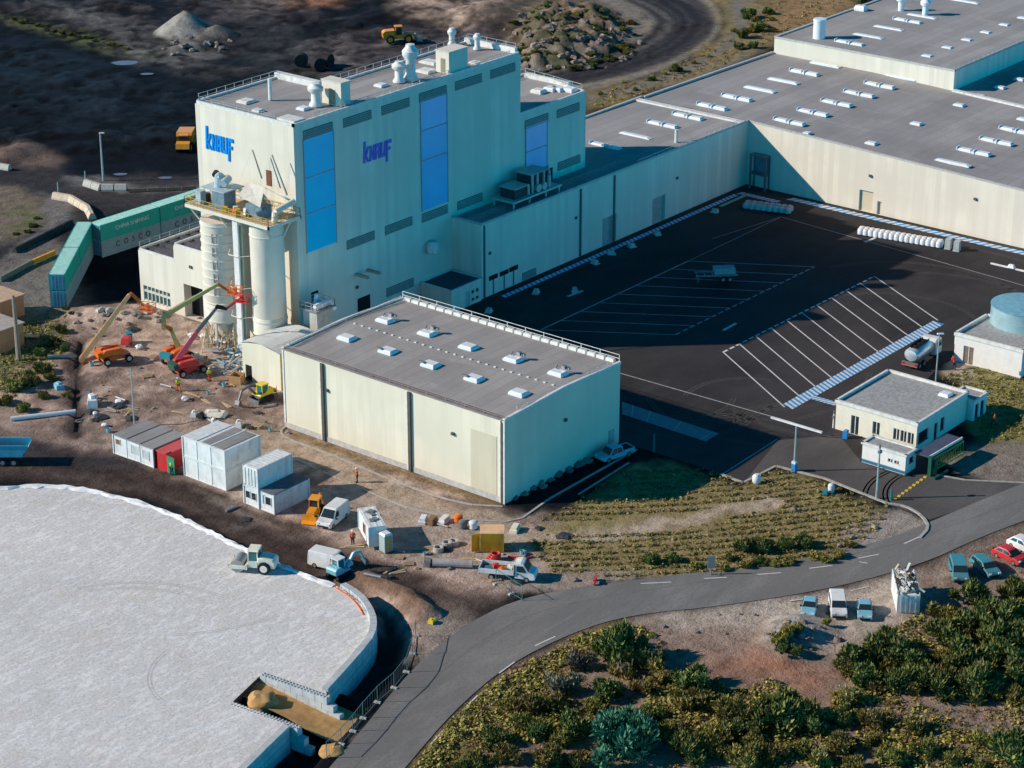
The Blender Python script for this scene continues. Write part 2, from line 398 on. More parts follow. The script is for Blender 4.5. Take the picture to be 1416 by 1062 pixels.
# building site
site = PX((98, 432), (196, 418), (300, 425), (470, 430), (470, 560), (700, 720), (860, 690), (760, 800), (650, 845), (560, 900), (520, 850), (420, 770), (240, 680), (-60, 620), (-60, 560), (70, 500))
area(site, (0.36, 0.265, 0.215), 2.5, 1.0)
area(site, (0.21, 0.155, 0.135), 3, 0.7, tex=sm(0.48, 0.66, f2))
area(site, (0.40, 0.325, 0.285), 3, 0.6, tex=sm(0.5, 0.75, f3))
area(PX((200, 455), (330, 450), (330, 520), (220, 530)), (0.40, 0.29, 0.24), 5, 0.5)
area(PX((100, 440), (200, 428), (290, 440), (240, 452), (150, 455)), (0.42, 0.36, 0.32), 3, 0.75, tex=sm(0.35, 0.6, f3))
strip(PX((112, 470), (104, 540), (108, 600)), 2.2, (0.055, 0.045, 0.045), 1.2, 0.85)
area(PX((120, 560), (330, 540), (330, 585), (150, 600)), (0.16, 0.12, 0.105), 5, 0.6)
area(PX((-60, 585), (80, 580), (165, 605), (150, 640), (-60, 612)), (0.14, 0.105, 0.095), 3, 0.7, tex=0.5 + 0.5 * sm(0.4, 0.6, f3))
sm_ = 1 - sm(-2, 3, polydist(WX, WY, site))
C *= (1 + sm_ * (0.45 * (sm(0.35, 0.68, f3) - 0.45) + 0.28 * (sm(0.35, 0.65, fbm(GX, GY, 0.3, 73, 4)) - 0.45)))[..., None]
area(PX((105, 436), (200, 426), (300, 440), (335, 470), (240, 478), (130, 466)), (0.47, 0.36, 0.29), 3, 0.75, tex=sm(0.3, 0.55, f3))
strip(PX((210, 560), (300, 545), (390, 560)), 1.2, (0.12, 0.085, 0.075), .8, .7); strip(PX((200, 548), (300, 535), (385, 548)), 1.0, (0.13, 0.09, 0.08), .8, .7)
# muddy haul road
mud = PX((-60, 605), (60, 612), (180, 632), (260, 668), (350, 710), (430, 742), (520, 775), (640, 815), (720, 835), (690, 850), (600, 820), (545, 822), (480, 806), (420, 790), (330, 752), (230, 702), (140, 678), (-60, 668))
area(mud, (0.058, 0.042, 0.038), 2.0, 0.97)
area(PX((30, 618), (150, 624), (175, 640), (120, 650), (20, 640)), (0.035, 0.036, 0.045), 2.5, 0.8)
strip(PX((-20, 640), (120, 645), (260, 690), (370, 740), (470, 785)), 1.0, (0.028, 0.02, 0.02), 0.7, 0.8)
strip(PX((-20, 652), (110, 660), (240, 700), (350, 748)), 1.1, (0.105, 0.08, 0.07), 0.7, 0.7)
strip(PX((60, 628), (200, 645), (300, 686), (420, 735)), 0.9, (0.028, 0.021, 0.02), 0.6, 0.75)
area(PX((280, 690), (355, 700), (365, 735), (320, 725)), (0.20, 0.18, 0.17), 2, 0.6, tex=sm(0.45, 0.6, f3))
area(PX((570, 820), (690, 826), (710, 845), (640, 842)), (0.075, 0.06, 0.055), 2.0, 0.6)
# light gravel between track and path
area(PX((430, 690), (470, 672), (640, 720), (740, 735), (770, 770), (760, 812), (680, 800), (560, 770), (470, 745)), (0.36, 0.305, 0.26), 1.6, 0.9)
area(PX((470, 672), (560, 668), (620, 715), (560, 712)), (0.38, 0.36, 0.34), 1.6, 0.7, tex=sm(0.35, 0.6, f3))
area(PX((570, 845), (650, 842), (705, 855), (640, 900), (560, 985), (500, 1062), (470, 1062), (540, 950), (590, 890)), (0.30, 0.255, 0.22), 1.0, 0.9)
area(PX((640, 845), (720, 848), (700, 862), (660, 862)), (0.06, 0.045, 0.04), 1.4, 0.7)
# made path round the hall
area(PX((388, 596), (402, 606), (560, 676), (640, 704), (700, 716), (740, 708), (700, 724), (640, 722), (560, 704), (470, 664), (400, 634), (330, 600), (360, 585)), (0.37, 0.295, 0.225), 0.8, 0.95)
area(PX((393, 592), (400, 604), (690, 702), (694, 697), (560, 650)), (0.215, 0.155, 0.075), 0.7, 1.0, warp=False)
# planted slope in front of the yard
slope = PX((720, 735), (800, 690), (880, 640), (940, 640), (998, 656), (1030, 668), (1073, 646), (1228, 698), (1210, 735), (1160, 768), (1000, 795), (880, 800), (760, 790))
area(slope, (0.245, 0.20, 0.095), 1.2, 1.0)
strip(PX((722, 738), (840, 728), (960, 718), (1010, 706), (1080, 698)), 2.6, (0.42, 0.345, 0.265), 0.9, 0.9)
strip(PX((840, 808), (930, 800), (1010, 796)), 1.4, (0.40, 0.35, 0.30), 0.7, 0.8)
area(PX((1175, 735), (1235, 700), (1270, 705), (1284, 728), (1240, 750), (1180, 765)), (0.32, 0.285, 0.25), 1.0, 0.95)
area(PX((740, 795), (860, 790), (870, 806), (760, 822), (735, 815)), (0.33, 0.275, 0.23), 1.2, 0.9)
# scrub, lower right
scrub = PX((560, 1075), (630, 990), (706, 922), (796, 878), (880, 853), (1010, 842), (1160, 816), (1280, 782), (1350, 748), (1500, 690), (1600, 900), (1500, 1200), (500, 1200))
area(scrub, (0.26, 0.20, 0.16), 1.0, 1.0, warp=False)
area(scrub, (0.15, 0.12, 0.095), 2.0, 0.7, tex=sm(0.45, 0.65, f2))
area(PX((900, 850), (1040, 838), (1240, 800), (1260, 850), (1180, 905), (1080, 880), (1060, 870), (930, 870)), (0.43, 0.37, 0.31), 2.5, 0.95)
area(PX((960, 890), (1060, 885), (1160, 930), (1165, 970), (1100, 960), (1000, 925)), (0.34, 0.165, 0.105), 4, 0.8, tex=0.45 + 0.55 * sm(0.35, 0.6, f2))
area(PX((900, 870), (1050, 870), (1080, 900), (960, 905)), (0.27, 0.20, 0.165), 4, 0.7)
area(PX((1280, 980), (1416, 960), (1416, 1010), (1300, 1020)), (0.22, 0.165, 0.15), 4, 0.7)
area(PX((560, 1075), (630, 992), (706, 926), (796, 882), (870, 860), (840, 900), (740, 960), (660, 1075)), (0.23, 0.175, 0.06), 2.0, 0.75, tex=0.4 + 0.6 * sm(0.35, 0.6, f2))
# right hand verge
area(PX((1330, 665), (1312, 640), (1370, 612), (1425, 600), (1600, 640), (1500, 690)), (0.215, 0.185, 0.155), 1.2, 1.0)
area(PX((1300, 520), (1345, 505), (1420, 515), (1600, 560), (1600, 640), (1425, 600), (1372, 612), (1340, 580)), (0.225, 0.205, 0.085), 1.2, 1.0)
area(PX((1296, 512), (1330, 492), (1372, 506), (1340, 522), (1310, 524)), (0.42, 0.37, 0.31), 1.0, 0.9)

# heights
site_m = 1 - sm(-2, 3, polydist(WX, WY, site))
HZ += site_m * (f2 - 0.5) * 0.5 + (f3 - 0.5) * 0.12
qz = PX((-400, 300), (60, 250), (270, 215), (420, 130), (640, 112), (800, 125), (985, 60), (1010, -60), (1000, -300), (-400, -300))
qm = 1 - sm(-8, 6, polydist(GX, GY, qz))
HZ += qm * ((f2 - 0.5) * 1.9 + (f3 - 0.5) * 1.1 + (fbm(GX, GY, 0.05, 31) - 0.5) * 1.2)
cone = lump(257, 46, 7.2, 5.2, 1.0); HZ = np.maximum(HZ, cone * (1 + 0.15 * (f3 - 0.5)))
paint((0.30, 0.285, 0.26), sm(0.2, 0.8, cone) * 0.95)
for px, py, r, h in ((300, 50, 5, 2.6), (282, 58, 3.5, 1.6), (270, 66, 3, 1.3), (245, 70, 3, 1.3), (262, 62, 3, 1.5)):
    l = lump(px, py, r, h, 0.9); HZ = np.maximum(HZ, l); paint((0.15, 0.145, 0.135), sm(0.2, 0.9, l) * 0.8)
l = lump(600, -8, 30, 3.5, 0.8, 0.5, 0.6) * (0.6 + 0.9 * f2); HZ = np.maximum(HZ, l)
l = lump(680, 22, 14, 3.0, 0.9) * (0.5 + 1.0 * f2); HZ = np.maximum(HZ, l)
mound = polydist(WX, WY, PX((690, 70), (705, 20), (760, 0), (850, 12), (885, 50), (860, 78), (790, 96), (720, 98)))
mh = (1 - sm(-12, 1, mound)) * 2.6 * (0.45 + 1.0 * f2) + (1 - sm(-3, 1, mound)) * (f3 - 0.42) * 3.4
HZ = np.where(mound < 2, np.maximum(HZ, mh), HZ)
paint((0.29, 0.22, 0.165), (1 - sm(-3, 1, mound)) * sm(0.5, 0.7, f3) * 0.7); paint((0.06, 0.075, 0.03), (1 - sm(-3, 1, mound)) * sm(0.5, 0.7, f2) * 0.75)
l = lump(20, 215, 9, 1.8, 0.9, 0.5, 0.3); HZ = np.maximum(HZ, l * (0.5 + f2))
l = lump(1098, 882, 7.0, 1.5, 0.8, 0.6, 0.2) * (0.5 + f3); HZ = np.maximum(HZ, l); paint((0.33, 0.31, 0.285), sm(0.2, 0.9, l) * 0.7)
ridge = linedist(GX, GY, PX((500, 800), (560, 826), (588, 850))); rg = np.clip(1 - ridge / 2.0, 0, 1) * 1.5 * (0.6 + 0.8 * f3)
HZ = np.maximum(HZ, rg); paint((0.17, 0.11, 0.075), sm(0.1, 0.6, rg) * 0.85)
HZ += (1 - sm(-1, 2, polydist(GX, GY, scrub))) * ((f2 - 0.5) * 0.9)
pile = lump(300, 575, 5.0, 0.9, 0.8) + lump(345, 590, 4.0, 0.7, 0.8) + lump(150, 440, 7, 1.2, 0.8) + lump(230, 436, 7, 0.8, 0.8)
HZ += pile * (0.4 + 1.2 * f3)
# ditch below the block walls
ditch = PX((486, 816), (524, 842), (552, 850), (572, 880), (566, 910), (530, 962), (492, 1005), (430, 1080), (372, 1120), (330, 1085), (400, 1005), (395, 1000), (450, 968), (482, 972), (450, 955), (515, 880), (520, 855), (500, 830), z=-0.6)
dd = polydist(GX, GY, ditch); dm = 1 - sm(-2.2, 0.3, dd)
tr_ = linedist(GX, GY, PX((112, 470), (106, 520), (104, 545), (108, 600)))
HZ -= .7 * (1 - sm(.2, 1.2, tr_)); paint((0.035, 0.03, 0.032), (1 - sm(.2, 1.0, tr_)) * .85)
# flatten under everything built
flat = np.zeros(GX.shape)
yard_poly = [(27, 47.2), (123.0, 46.9), (123.0, -120), (100, -78), at2(1440, 470), at2(1345, 482), at2(1300, 506), at2(1262, 545), at2(1290, 652), at2(1330, 663), at2(1416, 669), at2(1450, 668), at2(1416, 675), at2(1285, 720), at2(1228, 697), at2(1140, 662), at2(1073, 644.7), at2(1028.4, 668), at2(996.6, 655.3), at2(899, 623.5), (23.4, -1.0), (23.4, 36.9)]
for pol in (yard_poly, [(44, -32), (62, -32), (62, -19), (44, -19)], PX((1300, 505), (1420, 540), (1480, 480), (1350, 440)), [(-1, -1), (24, -1), (24, 38), (-1, 38)], [(19, 46), (125, 46), (260, 90), (260, -60), (122, -60), (122, 46), (19, 46)], [(19.4, 52), (70, 52), (70, 86), (19.4, 86)]):
    flat = np.maximum(flat, 1 - sm(-0.2, 1.8, polydist(GX, GY, pol)))
ru = [(455, 1062), (500, 1010), (560, 935), (620, 880), (690, 838), (760, 818), (850, 805), (980, 790), (1130, 770), (1230, 745), (1285, 722), (1380, 682), (1416, 668)]
rl = [(560, 1062), (625, 985), (700, 920), (790, 875), (870, 850), (1000, 838), (1160, 812), (1280, 778), (1350, 745), (1416, 720)]
def extend(p, k=12):
    a, b = np.array(p[0]), np.array(p[1]); c, d = np.array(p[-1]), np.array(p[-2])
    n = lambda v: v / np.linalg.norm(v)
    return [tuple(a + n(a - b) * 45)] + p + [tuple(c + n(c - d) * 90)]
RU = extend([at2(*p) for p in ru]); RL = extend([at2(*p) for p in rl])
def smooth(pts, it=2):
    for _ in range(it):
        q = [pts[0]]
        for a, b in zip(pts[:-1], pts[1:]):
            q += [(a[0] * .75 + b[0] * .25, a[1] * .75 + b[1] * .25), (a[0] * .25 + b[0] * .75, a[1] * .25 + b[1] * .75)]
        pts = q + [pts[-1]]
    return pts
RU = smooth(RU); RL = smooth(RL)
road_poly = RU + RL[::-1]
flat = np.maximum(flat, 1 - sm(0.2, 3.0, polydist(GX, GY, road_poly)))
HZ = HZ * (1 - flat) - 0.05 * flat
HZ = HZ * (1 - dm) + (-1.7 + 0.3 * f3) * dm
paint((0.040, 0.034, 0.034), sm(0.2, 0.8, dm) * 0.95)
nx, ny = len(xs), len(ys)
V = np.stack([GX, GY, HZ], -1).reshape(-1, 3)
idx = np.arange(nx * ny).reshape(ny, nx)
F = np.stack([idx[:-1, :-1], idx[:-1, 1:], idx[1:, 1:], idx[1:, :-1]], -1).reshape(-1, 4)
me = bpy.data.meshes.new('ground')
me.vertices.add(len(V)); me.vertices.foreach_set('co', V.astype(np.float32).ravel())
me.loops.add(F.size); me.loops.foreach_set('vertex_index', F.astype(np.int32).ravel())
me.polygons.add(len(F)); me.polygons.foreach_set('loop_start', np.arange(0, F.size, 4, dtype=np.int32))
me.polygons.foreach_set('use_smooth', np.ones(len(F), bool))
me.update(calc_edges=True)
ca = me.color_attributes.new('earth', 'FLOAT_COLOR', 'POINT')
ca.data.foreach_set('color', np.concatenate([np.clip(C, 0, 1).reshape(-1, 3), np.ones((nx * ny, 1))], 1).astype(np.float32).ravel())
m, t, b = new_mat('earth')
va = N(t, 'ShaderNodeVertexColor', layer_name='earth')
n1 = noise(t, 0.55, 7, 0.7); n2 = noise(t, 2.6, 5, 0.7); n3 = noise(t, 0.9, 6, 0.75, stretch=(0.4, 1.2, 1))
cc = mixc(t, va.outputs[0], (0.55, 0.53, 0.52), ramp(t, n1, 0.42, 0.66), 'MULTIPLY')
cc = mixc(t, cc, (1.45, 1.42, 1.4), ramp(t, n3, 0.52, 0.78), 'MULTIPLY')
cc = mixc(t, cc, (0.55, 0.55, 0.55), ramp(t, n2, 0.52, 0.74), 'MULTIPLY')
cc = mixc(t, cc, (1.42, 1.40, 1.40), 1.0, 'MULTIPLY')
t.links.new(cc, b.inputs['Base Color']); b.inputs['Roughness'].default_value = 0.95; b.inputs['Specular IOR Level'].default_value = 0.1
ad = N(t, 'ShaderNodeMath', operation='ADD'); t.links.new(n1, ad.inputs[0]); t.links.new(n2, ad.inputs[1]); bump(t, b, ad.outputs[0], 0.8, 0.28)
me.materials.append(m)
ground = bpy.data.objects.new('ground', me); col.objects.link(ground); struct(ground)
_X0, _Y0 = float(xs[0]), float(ys[0])
def gz(x, y):
    i = int(np.clip(np.searchsorted(xs, x), 1, nx - 1)); j = int(np.clip(np.searchsorted(ys, y), 1, ny - 1))
    fx = (x - xs[i - 1]) / (xs[i] - xs[i - 1]); fy = (y - ys[j - 1]) / (ys[j] - ys[j - 1])
    h = HZ
    return float((h[j - 1, i - 1] * (1 - fx) + h[j - 1, i] * fx) * (1 - fy) + (h[j, i - 1] * (1 - fx) + h[j, i] * fx) * fy)
def gat(px, py):
    """ground point seen at a pixel"""
    z = 0.0
    for _ in range(4):
        x, y, _z = at(px, py, z); z = gz(x, y)
    return (x, y, z)

# ------------------------------------------------------------------ paved sheets
def asphalt(name, c, patch=0.25, streak=None, coarse=0.16):
    m, t, b = new_mat(name)
    n1 = noise(t, 0.06, 5, 0.6); n2 = noise(t, 3.0, 4, 0.7); n3 = noise(t, coarse, 6, 0.7, stretch=streak or (0.35, 1.2, 1))
    cc = mixc(t, tuple(x * (1 - patch) for x in c), tuple(x * (1 + patch) for x in c), ramp(t, n1, 0.35, 0.65))
    n4 = noise(t, 0.022, 6, 0.65, stretch=(1, 1.6, 1)); n6 = noise(t, 0.5, 5, 0.8, stretch=(0.08, 1.4, 1))
    cc = mixc(t, cc, tuple(x * 1.6 for x in c), ramp(t, n3, 0.50, 0.78)); cc = mixc(t, cc, (c[0] * 1.75, c[1] * 1.68, c[2] * 1.55), ramp(t, n4, 0.5, 0.72)); cc = mixc(t, cc, tuple(x * 1.45 for x in c), ramp(t, n6, 0.56, 0.74))
    cc = mixc(t, cc, tuple(x * 0.7 for x in c), ramp(t, n2, 0.5, 0.75))
    t.links.new(cc, b.inputs['Base Color']); b.inputs['Roughness'].default_value = 0.85; b.inputs['Specular IOR Level'].default_value = 0.2
    bump(t, b, n2, 0.2, 0.02)
    MATS[name] = m; return m
M_yard = asphalt('yard_asphalt', (0.040, 0.037, 0.0395), 0.32)
M_road = asphalt('road_asphalt', (0.185, 0.18, 0.176), 0.08)
from mathutils.geometry import tessellate_polygon
def sheet(name, poly, z, m, thick=0.0):
    mb = MB(); tri = tessellate_polygon([[Vector((p[0], p[1], 0)) for p in poly]])
    mb.v = [(p[0], p[1], z) for p in poly]
    for a, b_, c in tri:
        A, B, Cc = (Vector(mb.v[i]) for i in (a, b_, c))
        mb.f.append((a, b_, c) if (B - A).cross(Cc - A).z > 0 else (a, c, b_)); mb.m.append(0)
    return mb.build(name, m)
struct(sheet('yard', yard_poly, 0.0, M_yard))
M_drive = asphalt('drive_asphalt', (0.092, 0.086, 0.084))
struct(sheet('drive', PX((1030, 666), (1075, 609), (1160, 601), (1192, 640), (1250, 660), (1290, 653), (1330, 662.5), (1416, 668.5), (1440, 668.5), (1285, 718), (1228, 696), (1140, 661), (1074, 645.5)), 0.004, M_drive))
struct(sheet('road', road_poly, 0.012, M_road))
# ------------------------------------------------------------------ shared materials
CREAM = (0.79, 0.735, 0.62)
M_wall = cladding('cream_cladding', CREAM)
M_wallh = cladding('hall_cladding', (0.785, 0.725, 0.575), var=0.05, pitch=1.1)
M_panel = cladding('tan_cladding', (0.66, 0.59, 0.44), var=0.03)
M_plinth = mat('plinth_concrete', (0.50, 0.49, 0.46), 0.9, dirt=(0.25, 0.22, 0.19))
M_roof = roofing('grey_membrane', (0.375, 0.362, 0.358))
M_roofd = roofing('dark_membrane', (0.375, 0.355, 0.345), 1.6)
M_roofl = roofing('pale_membrane', (0.72, 0.74, 0.72), 1.5)
M_trim = mat('white_trim', (0.74, 0.73, 0.69), 0.5)
M_rail = mat('galvanised_rail', (0.55, 0.56, 0.56), 0.4, 0.6)
M_pipe = mat('brown_downpipe', (0.115, 0.10, 0.085), 0.5)
M_blue = mat('blue_glazing', (0.0, 0.62, 1.0), 0.30, var=0.06, scale=0.25, spec=0.5)
M_blue2 = mat('violet_blue_glazing', (0.09, 0.56, 1.0), 0.30, var=0.10, scale=0.2, spec=0.5)
M_logo = mat('logo_blue', (0.0, 0.26, 0.78), 0.45, var=0.03)
M_logo_shaded = mat('logo_blue_shaded', (0.16, 0.17, 0.68), 0.45, var=0.03)  # the same logo blue with the shade of its wall put into the colour
M_louvre = mat('grey_green_louvre', (0.36, 0.40, 0.36), 0.55, scale=3)
M_dark = mat('dark_opening', (0.012, 0.012, 0.014), 0.9)
M_lite = mat('skylight_dome', (0.80, 0.83, 0.85), 0.25, var=0.08, spec=0.5)
M_white = mat('white_paint', (0.80, 0.80, 0.78), 0.5, var=0.06, dirt=(0.45, 0.42, 0.38), dirt_amt=0.25)
M_steel = mat('grey_steel', (0.33, 0.34, 0.35), 0.45, 0.5, dirt=(0.16, 0.12, 0.1))
M_black = mat('black_rubber', (0.018, 0.018, 0.02), 0.85)
M_glass = glass('dark_glass', (0.02, 0.035, 0.045))
M_conc = mat('pale_concrete', (0.50, 0.48, 0.44), 0.9, var=0.2, dirt=(0.22, 0.2, 0.18), bmp=0.3)
M_kerb = mat('kerb_concrete', (0.42, 0.40, 0.36), 0.9, var=0.2, dirt=(0.2, 0.18, 0.16))

def lit_box(mb, x, y, z, sx, sy, h, mi=0):
    """low skylight with bevelled top"""
    mb.box(x, y, z, sx, sy, h * 0.5, 0, mi); mb.box(x, y, z + h * 0.5, sx * 0.96, sy * 0.96, h * 0.3, 0, mi, top=(0.72, 0.85))

def rail_pts(name, pts, z, parent, h=1.0, step=2.0, mats=None, off=0.03):
    mb = MB()
    for a, b in zip(pts[:-1], pts[1:]):
        L = math.hypot(b[0] - a[0], b[1] - a[1]); n = max(1, round(L / step))
        for i in range(n + 1):
            x = a[0] + (b[0] - a[0]) * i / n; y = a[1] + (b[1] - a[1]) * i / n
            mb.box(x, y, z, 0.07, 0.07, h)
        for k in (0.5, 1.0):
            mb.beam((a[0], a[1], z + h * k), (b[0], b[1], z + h * k), 0.06, 0.06)
    return mb.build(name, mats or M_rail, parent, world=True)

# ------------------------------------------------------------------ foreground hall
LX, LY, HH = 23.23, 36.83, 11.0
hall = thing('storage_hall', 'long cream ribbed storage hall with flat grey roof and two rows of skylights', 'hall', (0, 0, 0))
mb = MB()
mb.ext([(0, 0), (LX, 0), (LX, HH), (LX / 2, HH + 0.42), (0, HH)], 0, LY)
mb.build('wall', M_wallh, hall)
mb = MB()
mb.box2(-0.06, -0.06, 0, 0.05, LY + 0.06, 0.75); mb.build('plinth', M_plinth, hall)
mb = MB(); PITCHZ = 0.42
def hz(x): return HH + 0.42 * (1 - abs(x - LX / 2) / (LX / 2))
for x0, x1 in ((0.45, LX / 2), (LX / 2, LX - 0.5)):
    mb.add([(x0, 0.4, hz(x0) + .06), (x1, 0.4, hz(x1) + .06), (x1, LY - .4, hz(x1) + .06), (x0, LY - .4, hz(x0) + .06)], [(0, 1, 2, 3)])
mb.build('roof', M_roofd, hall)
for y in (-0.08, LY - 0.32):
    mb = MB(); mb.ext([(-.06, HH - .12), (LX / 2, HH + .30), (LX + .06, HH - .12), (LX + .06, HH + .26), (LX / 2, HH + .68), (-.06, HH + .26)], y, y + 0.40)
    mb.build('gable_coping', M_trim, hall)
mb = MB(); mb.box2(-0.10, -0.02, HH - 0.08, 0.42, LY + 0.02, HH + 0.10); mb.build('eaves_gutter', mat('brown_gutter', (0.27, 0.23, 0.21), 0.6), hall)
mb = MB()
n = 24
for i in range(n):      # upstand of wrapped insulation blocks along the back eaves
    y0 = 0.6 + (LY - 1.2) * i / n; L = (LY - 1.2) / n
    mb.box(LX - 0.28, y0 + L / 2, HH + 0.10, 0.62, L * 0.86, 0.42, 0, 0, top=(0.7, 0.9))
mb.build('eaves_upstand', M_trim, hall)
rail_pts('guard_rail', [(0.1, 0.3), (0.1, LY - 0.3)], HH + 0.08, hall, 0.55, 3.0, mat('rust_rail', (0.36, 0.27, 0.24), 0.5))
rail_pts('guard_rail', [(LX + 0.05, 0.2), (LX + 0.05, LY - 0.2)], HH + 0.1, hall, 1.0, 3.0, M_trim)
rail_pts('anchor_posts', [(0.8, LY - 0.5), (LX - 0.8, LY - 0.5)], HH + 0.3, hall, 0.45, 2.2)
rail_pts('anchor_posts', [(3, 0.6), (LX - 2, 0.6)], HH + 0.3, hall, 0.4, 2.0)
mb = MB(); mb.box(0, 0, 0, 0.22, 0.34, 0.18); st = mb.build('ridge_stud', M_trim, hall, (LX / 2 - .2, 1.6, HH + .42))
for i in range(1, 26): o = st.copy(); col.objects.link(o); o.parent = hall; o.location = (LX / 2 - 0.2, 1.6 + i * 1.32, HH + 0.42)
for px in (448, 567):
    y, _ = onx(px, 560, 0)
    mb = MB(); mb.box(-0.18, y, 0.1, 0.26, 0.42, HH - 0.3); mb.box(-0.14, y + 0.36, 0.1, 0.14, 0.16, HH - 0.3, 0, 1); mb.build('downpipe', [M_pipe, M_trim], hall)
mb = MB(); mb.box(-0.1, 0.35, 0.1, 0.12, 0.3, HH - 0.4); mb.build('downpipe', mat('green_downpipe', (0.10, 0.105, 0.075), 0.5), hall)
for q in ((-0.14, -0.06, 0, -0.02, 0.16, HH), (-0.14, 0.58, 0, -0.02, 0.72, HH), (-0.08, LY - 0.25, 0.7, -0.02, LY + 0.03, HH - 0.1)): mb = MB(); mb.box2(*q); mb.build('corner_trim', M_trim, hall)
y1, _ = onx(651, 600, 0); y0, _ = onx(687, 600, 0)
mb = MB(); mb.box2(-0.05, y0, 0.78, 0.1, y1, 8.6); mb.build('door_panel', M_panel, hall)
mb = MB()
for px, py in ((627, 599), (453, 539)):
    y, z = onx(px, py, 0); mb.box(-0.15, y, z - .2, 0.3, 0.4, 0.35)
x, z = ony(781, 580, 0); mb.box(x, -0.15, z - .2, 0.4, 0.3, 0.35)
mb.build('wall_lamp', M_pipe, hall)
x, z = ony(845, 605, 0); mb = MB(); mb.box(x, -0.04, 0.1, 1.1, 0.12, 2.3); mb.build('side_door', mat('grey_door', (0.45, 0.45, 0.42), 0.5), hall)  # plain grey door leaf, one even colour
back = [(533, 443), (591, 461), (648, 480), (710, 497), (772, 516)]; front = [(480, 467), (537, 485), (596, 504), (656, 523), (718, 543)]
for i, (px, py) in enumerate(back + front):
    x, y, _ = at(px, py, HH + 0.5); zz = hz(x) + 0.05
    mb = MB(); lit_box(mb, 0, 0, 0, 1.75, 2.15, 0.62)
    s = mb.build('skylight', M_lite, hall, (x, y, zz))
    if (px, py) in ((533, 443), (591, 461), (710, 497), (772, 516)):      # smoke vents stand open
        mb = MB(); mb.box(0.75, -0.35, 0.6, 0.5, 0.5, 0.45); mb.box(1.0, -0.85, 0.55, 0.4, 0.4, 0.3); mb.cyl((0.2, 0.6, 0.6), (0.6, 0.6, 0.9), 0.12)
        mb.build('vent_opener', [M_steel], s)
    elif (px, py) in ((537, 485), (596, 504), (656, 523)):
        mb = MB(); mb.box(-0.7, 0.9, 0.5, 0.35, 0.9, 0.16); mb.build('vent_opener', M_steel, s)

# ------------------------------------------------------------------ tower
TX0, TX1, TY0, TY1, TY2, TH = 19.46, 68.5, 52.39, 71.3, 62.9, 33.3
T2X, T2H, T2Y = 85.0, 23.7, 66.3
tower = thing('factory_tower', 'tall cream plaster factory tower with blue glazed strips and blue lettering', 'tower', (TX0, TY0, 0))
mb = MB()
mb.prism([(TX0, TY0), (TX1, TY0), (TX1, TY2), (36.2, TY2), (36.2, TY1), (TX0, TY1)], 0, TH - 0.25)
mb.build('wall', M_wall, tower, world=True)
mb = MB(); mb.prism([(TX0 + .3, TY0 + .3), (TX1 - .3, TY0 + .3), (TX1 - .3, TY2 - .3), (35.9, TY2 - .3), (35.9, TY1 - .3), (TX0 + .3, TY1 - .3)], TH - 0.25, TH - 0.12)
mb.build('roof', M_roof, tower, world=True)
mb = MB()
def parapet(mb, pts, z0, z1, wd=0.3, close=True):
    q = pts + [pts[0]] if close else pts
    for a, b in zip(q[:-1], q[1:]):
        L = math.hypot(b[0] - a[0], b[1] - a[1]); mb.box((a[0] + b[0]) / 2, (a[1] + b[1]) / 2, z0, L + wd, wd, z1 - z0, ang(a, b))
in_ = 0.14
parapet(mb, [(TX0 + in_, TY0 + in_), (TX1 - in_, TY0 + in_), (TX1 - in_, TY2 - in_), (36.2 - in_, TY2 - in_), (36.2 - in_, TY1 - in_), (TX0 + in_, TY1 - in_)], TH - 0.26, TH + 0.18)
mb.box2(35.4, TY2, TH - .2, 36.4, TY1 + .1, TH + 0.75); mb.box2(TX1 - 0.6, TY0 + 0.6, TH - .2, TX1 + .05, TY2, TH + 0.7)
mb.build('parapet', M_trim, tower, world=True)
mb = MB(); mb.box2(20.0, TY0 + 0.4, TH - .1, 22.2, TY0 + 3.6, TH + 0.35); mb.build('roof_slab', M_trim, tower, world=True)
rail_pts('guard_rail', [(TX0 + .4, TY1 - .4), (35.6, TY1 - .4)], TH, tower, 1.1, 1.8)
rail_pts('guard_rail', [(36.4, TY2 - .3), (TX1 - .4, TY2 - .3)], TH, tower, 1.1, 1.8)
rail_pts('guard_rail', [(TX0 + .5, TY1 - .5), (TX0 + .5, TY0 + 4)], TH, tower, 0.7, 2.4)
rail_pts('guard_rail', [(TX1 - .4, TY0 + .6), (TX1 - .4, TY2 - .6)], TH + .5, tower, 0.9, 2.0)
rail_pts('guard_rail', [(24, TY0 + .5), (TX1 - 2, TY0 + .5)], TH, tower, 0.6, 1.6)

def facade_rect(name, px0, px1, pts, m, parent, y, thick=0.06):
    """flat panel on a wall facing -y. pts = (left top, left bottom) pixel rows taken at px0"""
    x0, zt = ony(px0, pts[0], y); x1, _ = ony(px1, pts[1], y); _, zb = ony(px0, pts[2], y)
    mb = MB(); mb.box2(x0, y - thick, zb, x1, y + 0.05, zt)
    return mb.build(name, m, parent, world=True)
def strip_window(px0, px1, ytop, ybot, m, parent, y, splits):
    x0, zt = ony(px0, ytop, y); x1, _ = ony(px1, ytop - 12, y); _, zb = ony(px0, ybot, y)
    mb = MB(); mb.box2(x0, y - 0.08, zb, x1, y + .05, zt); o = mb.build('glazed_strip', m, parent, world=True)
    mb = MB()
    for k in splits:
        z = zb + (zt - zb) * k; mb.box2(x0, y - 0.13, z - 0.09, x1, y - 0.07, z + 0.09)
    mb.box2(x0 - .12, y - .14, zb - .1, x0, y + .02, zt); mb.box2(x1, y - .14, zb - .1, x1 + .12, y + .02, zt)
    f = mb.build('frame', mat('grey_blue_frame', (0.32, 0.36, 0.38), 0.5), o)
    f.location = (-(parent.location[0]) , -(parent.location[1]), 0)
    return o
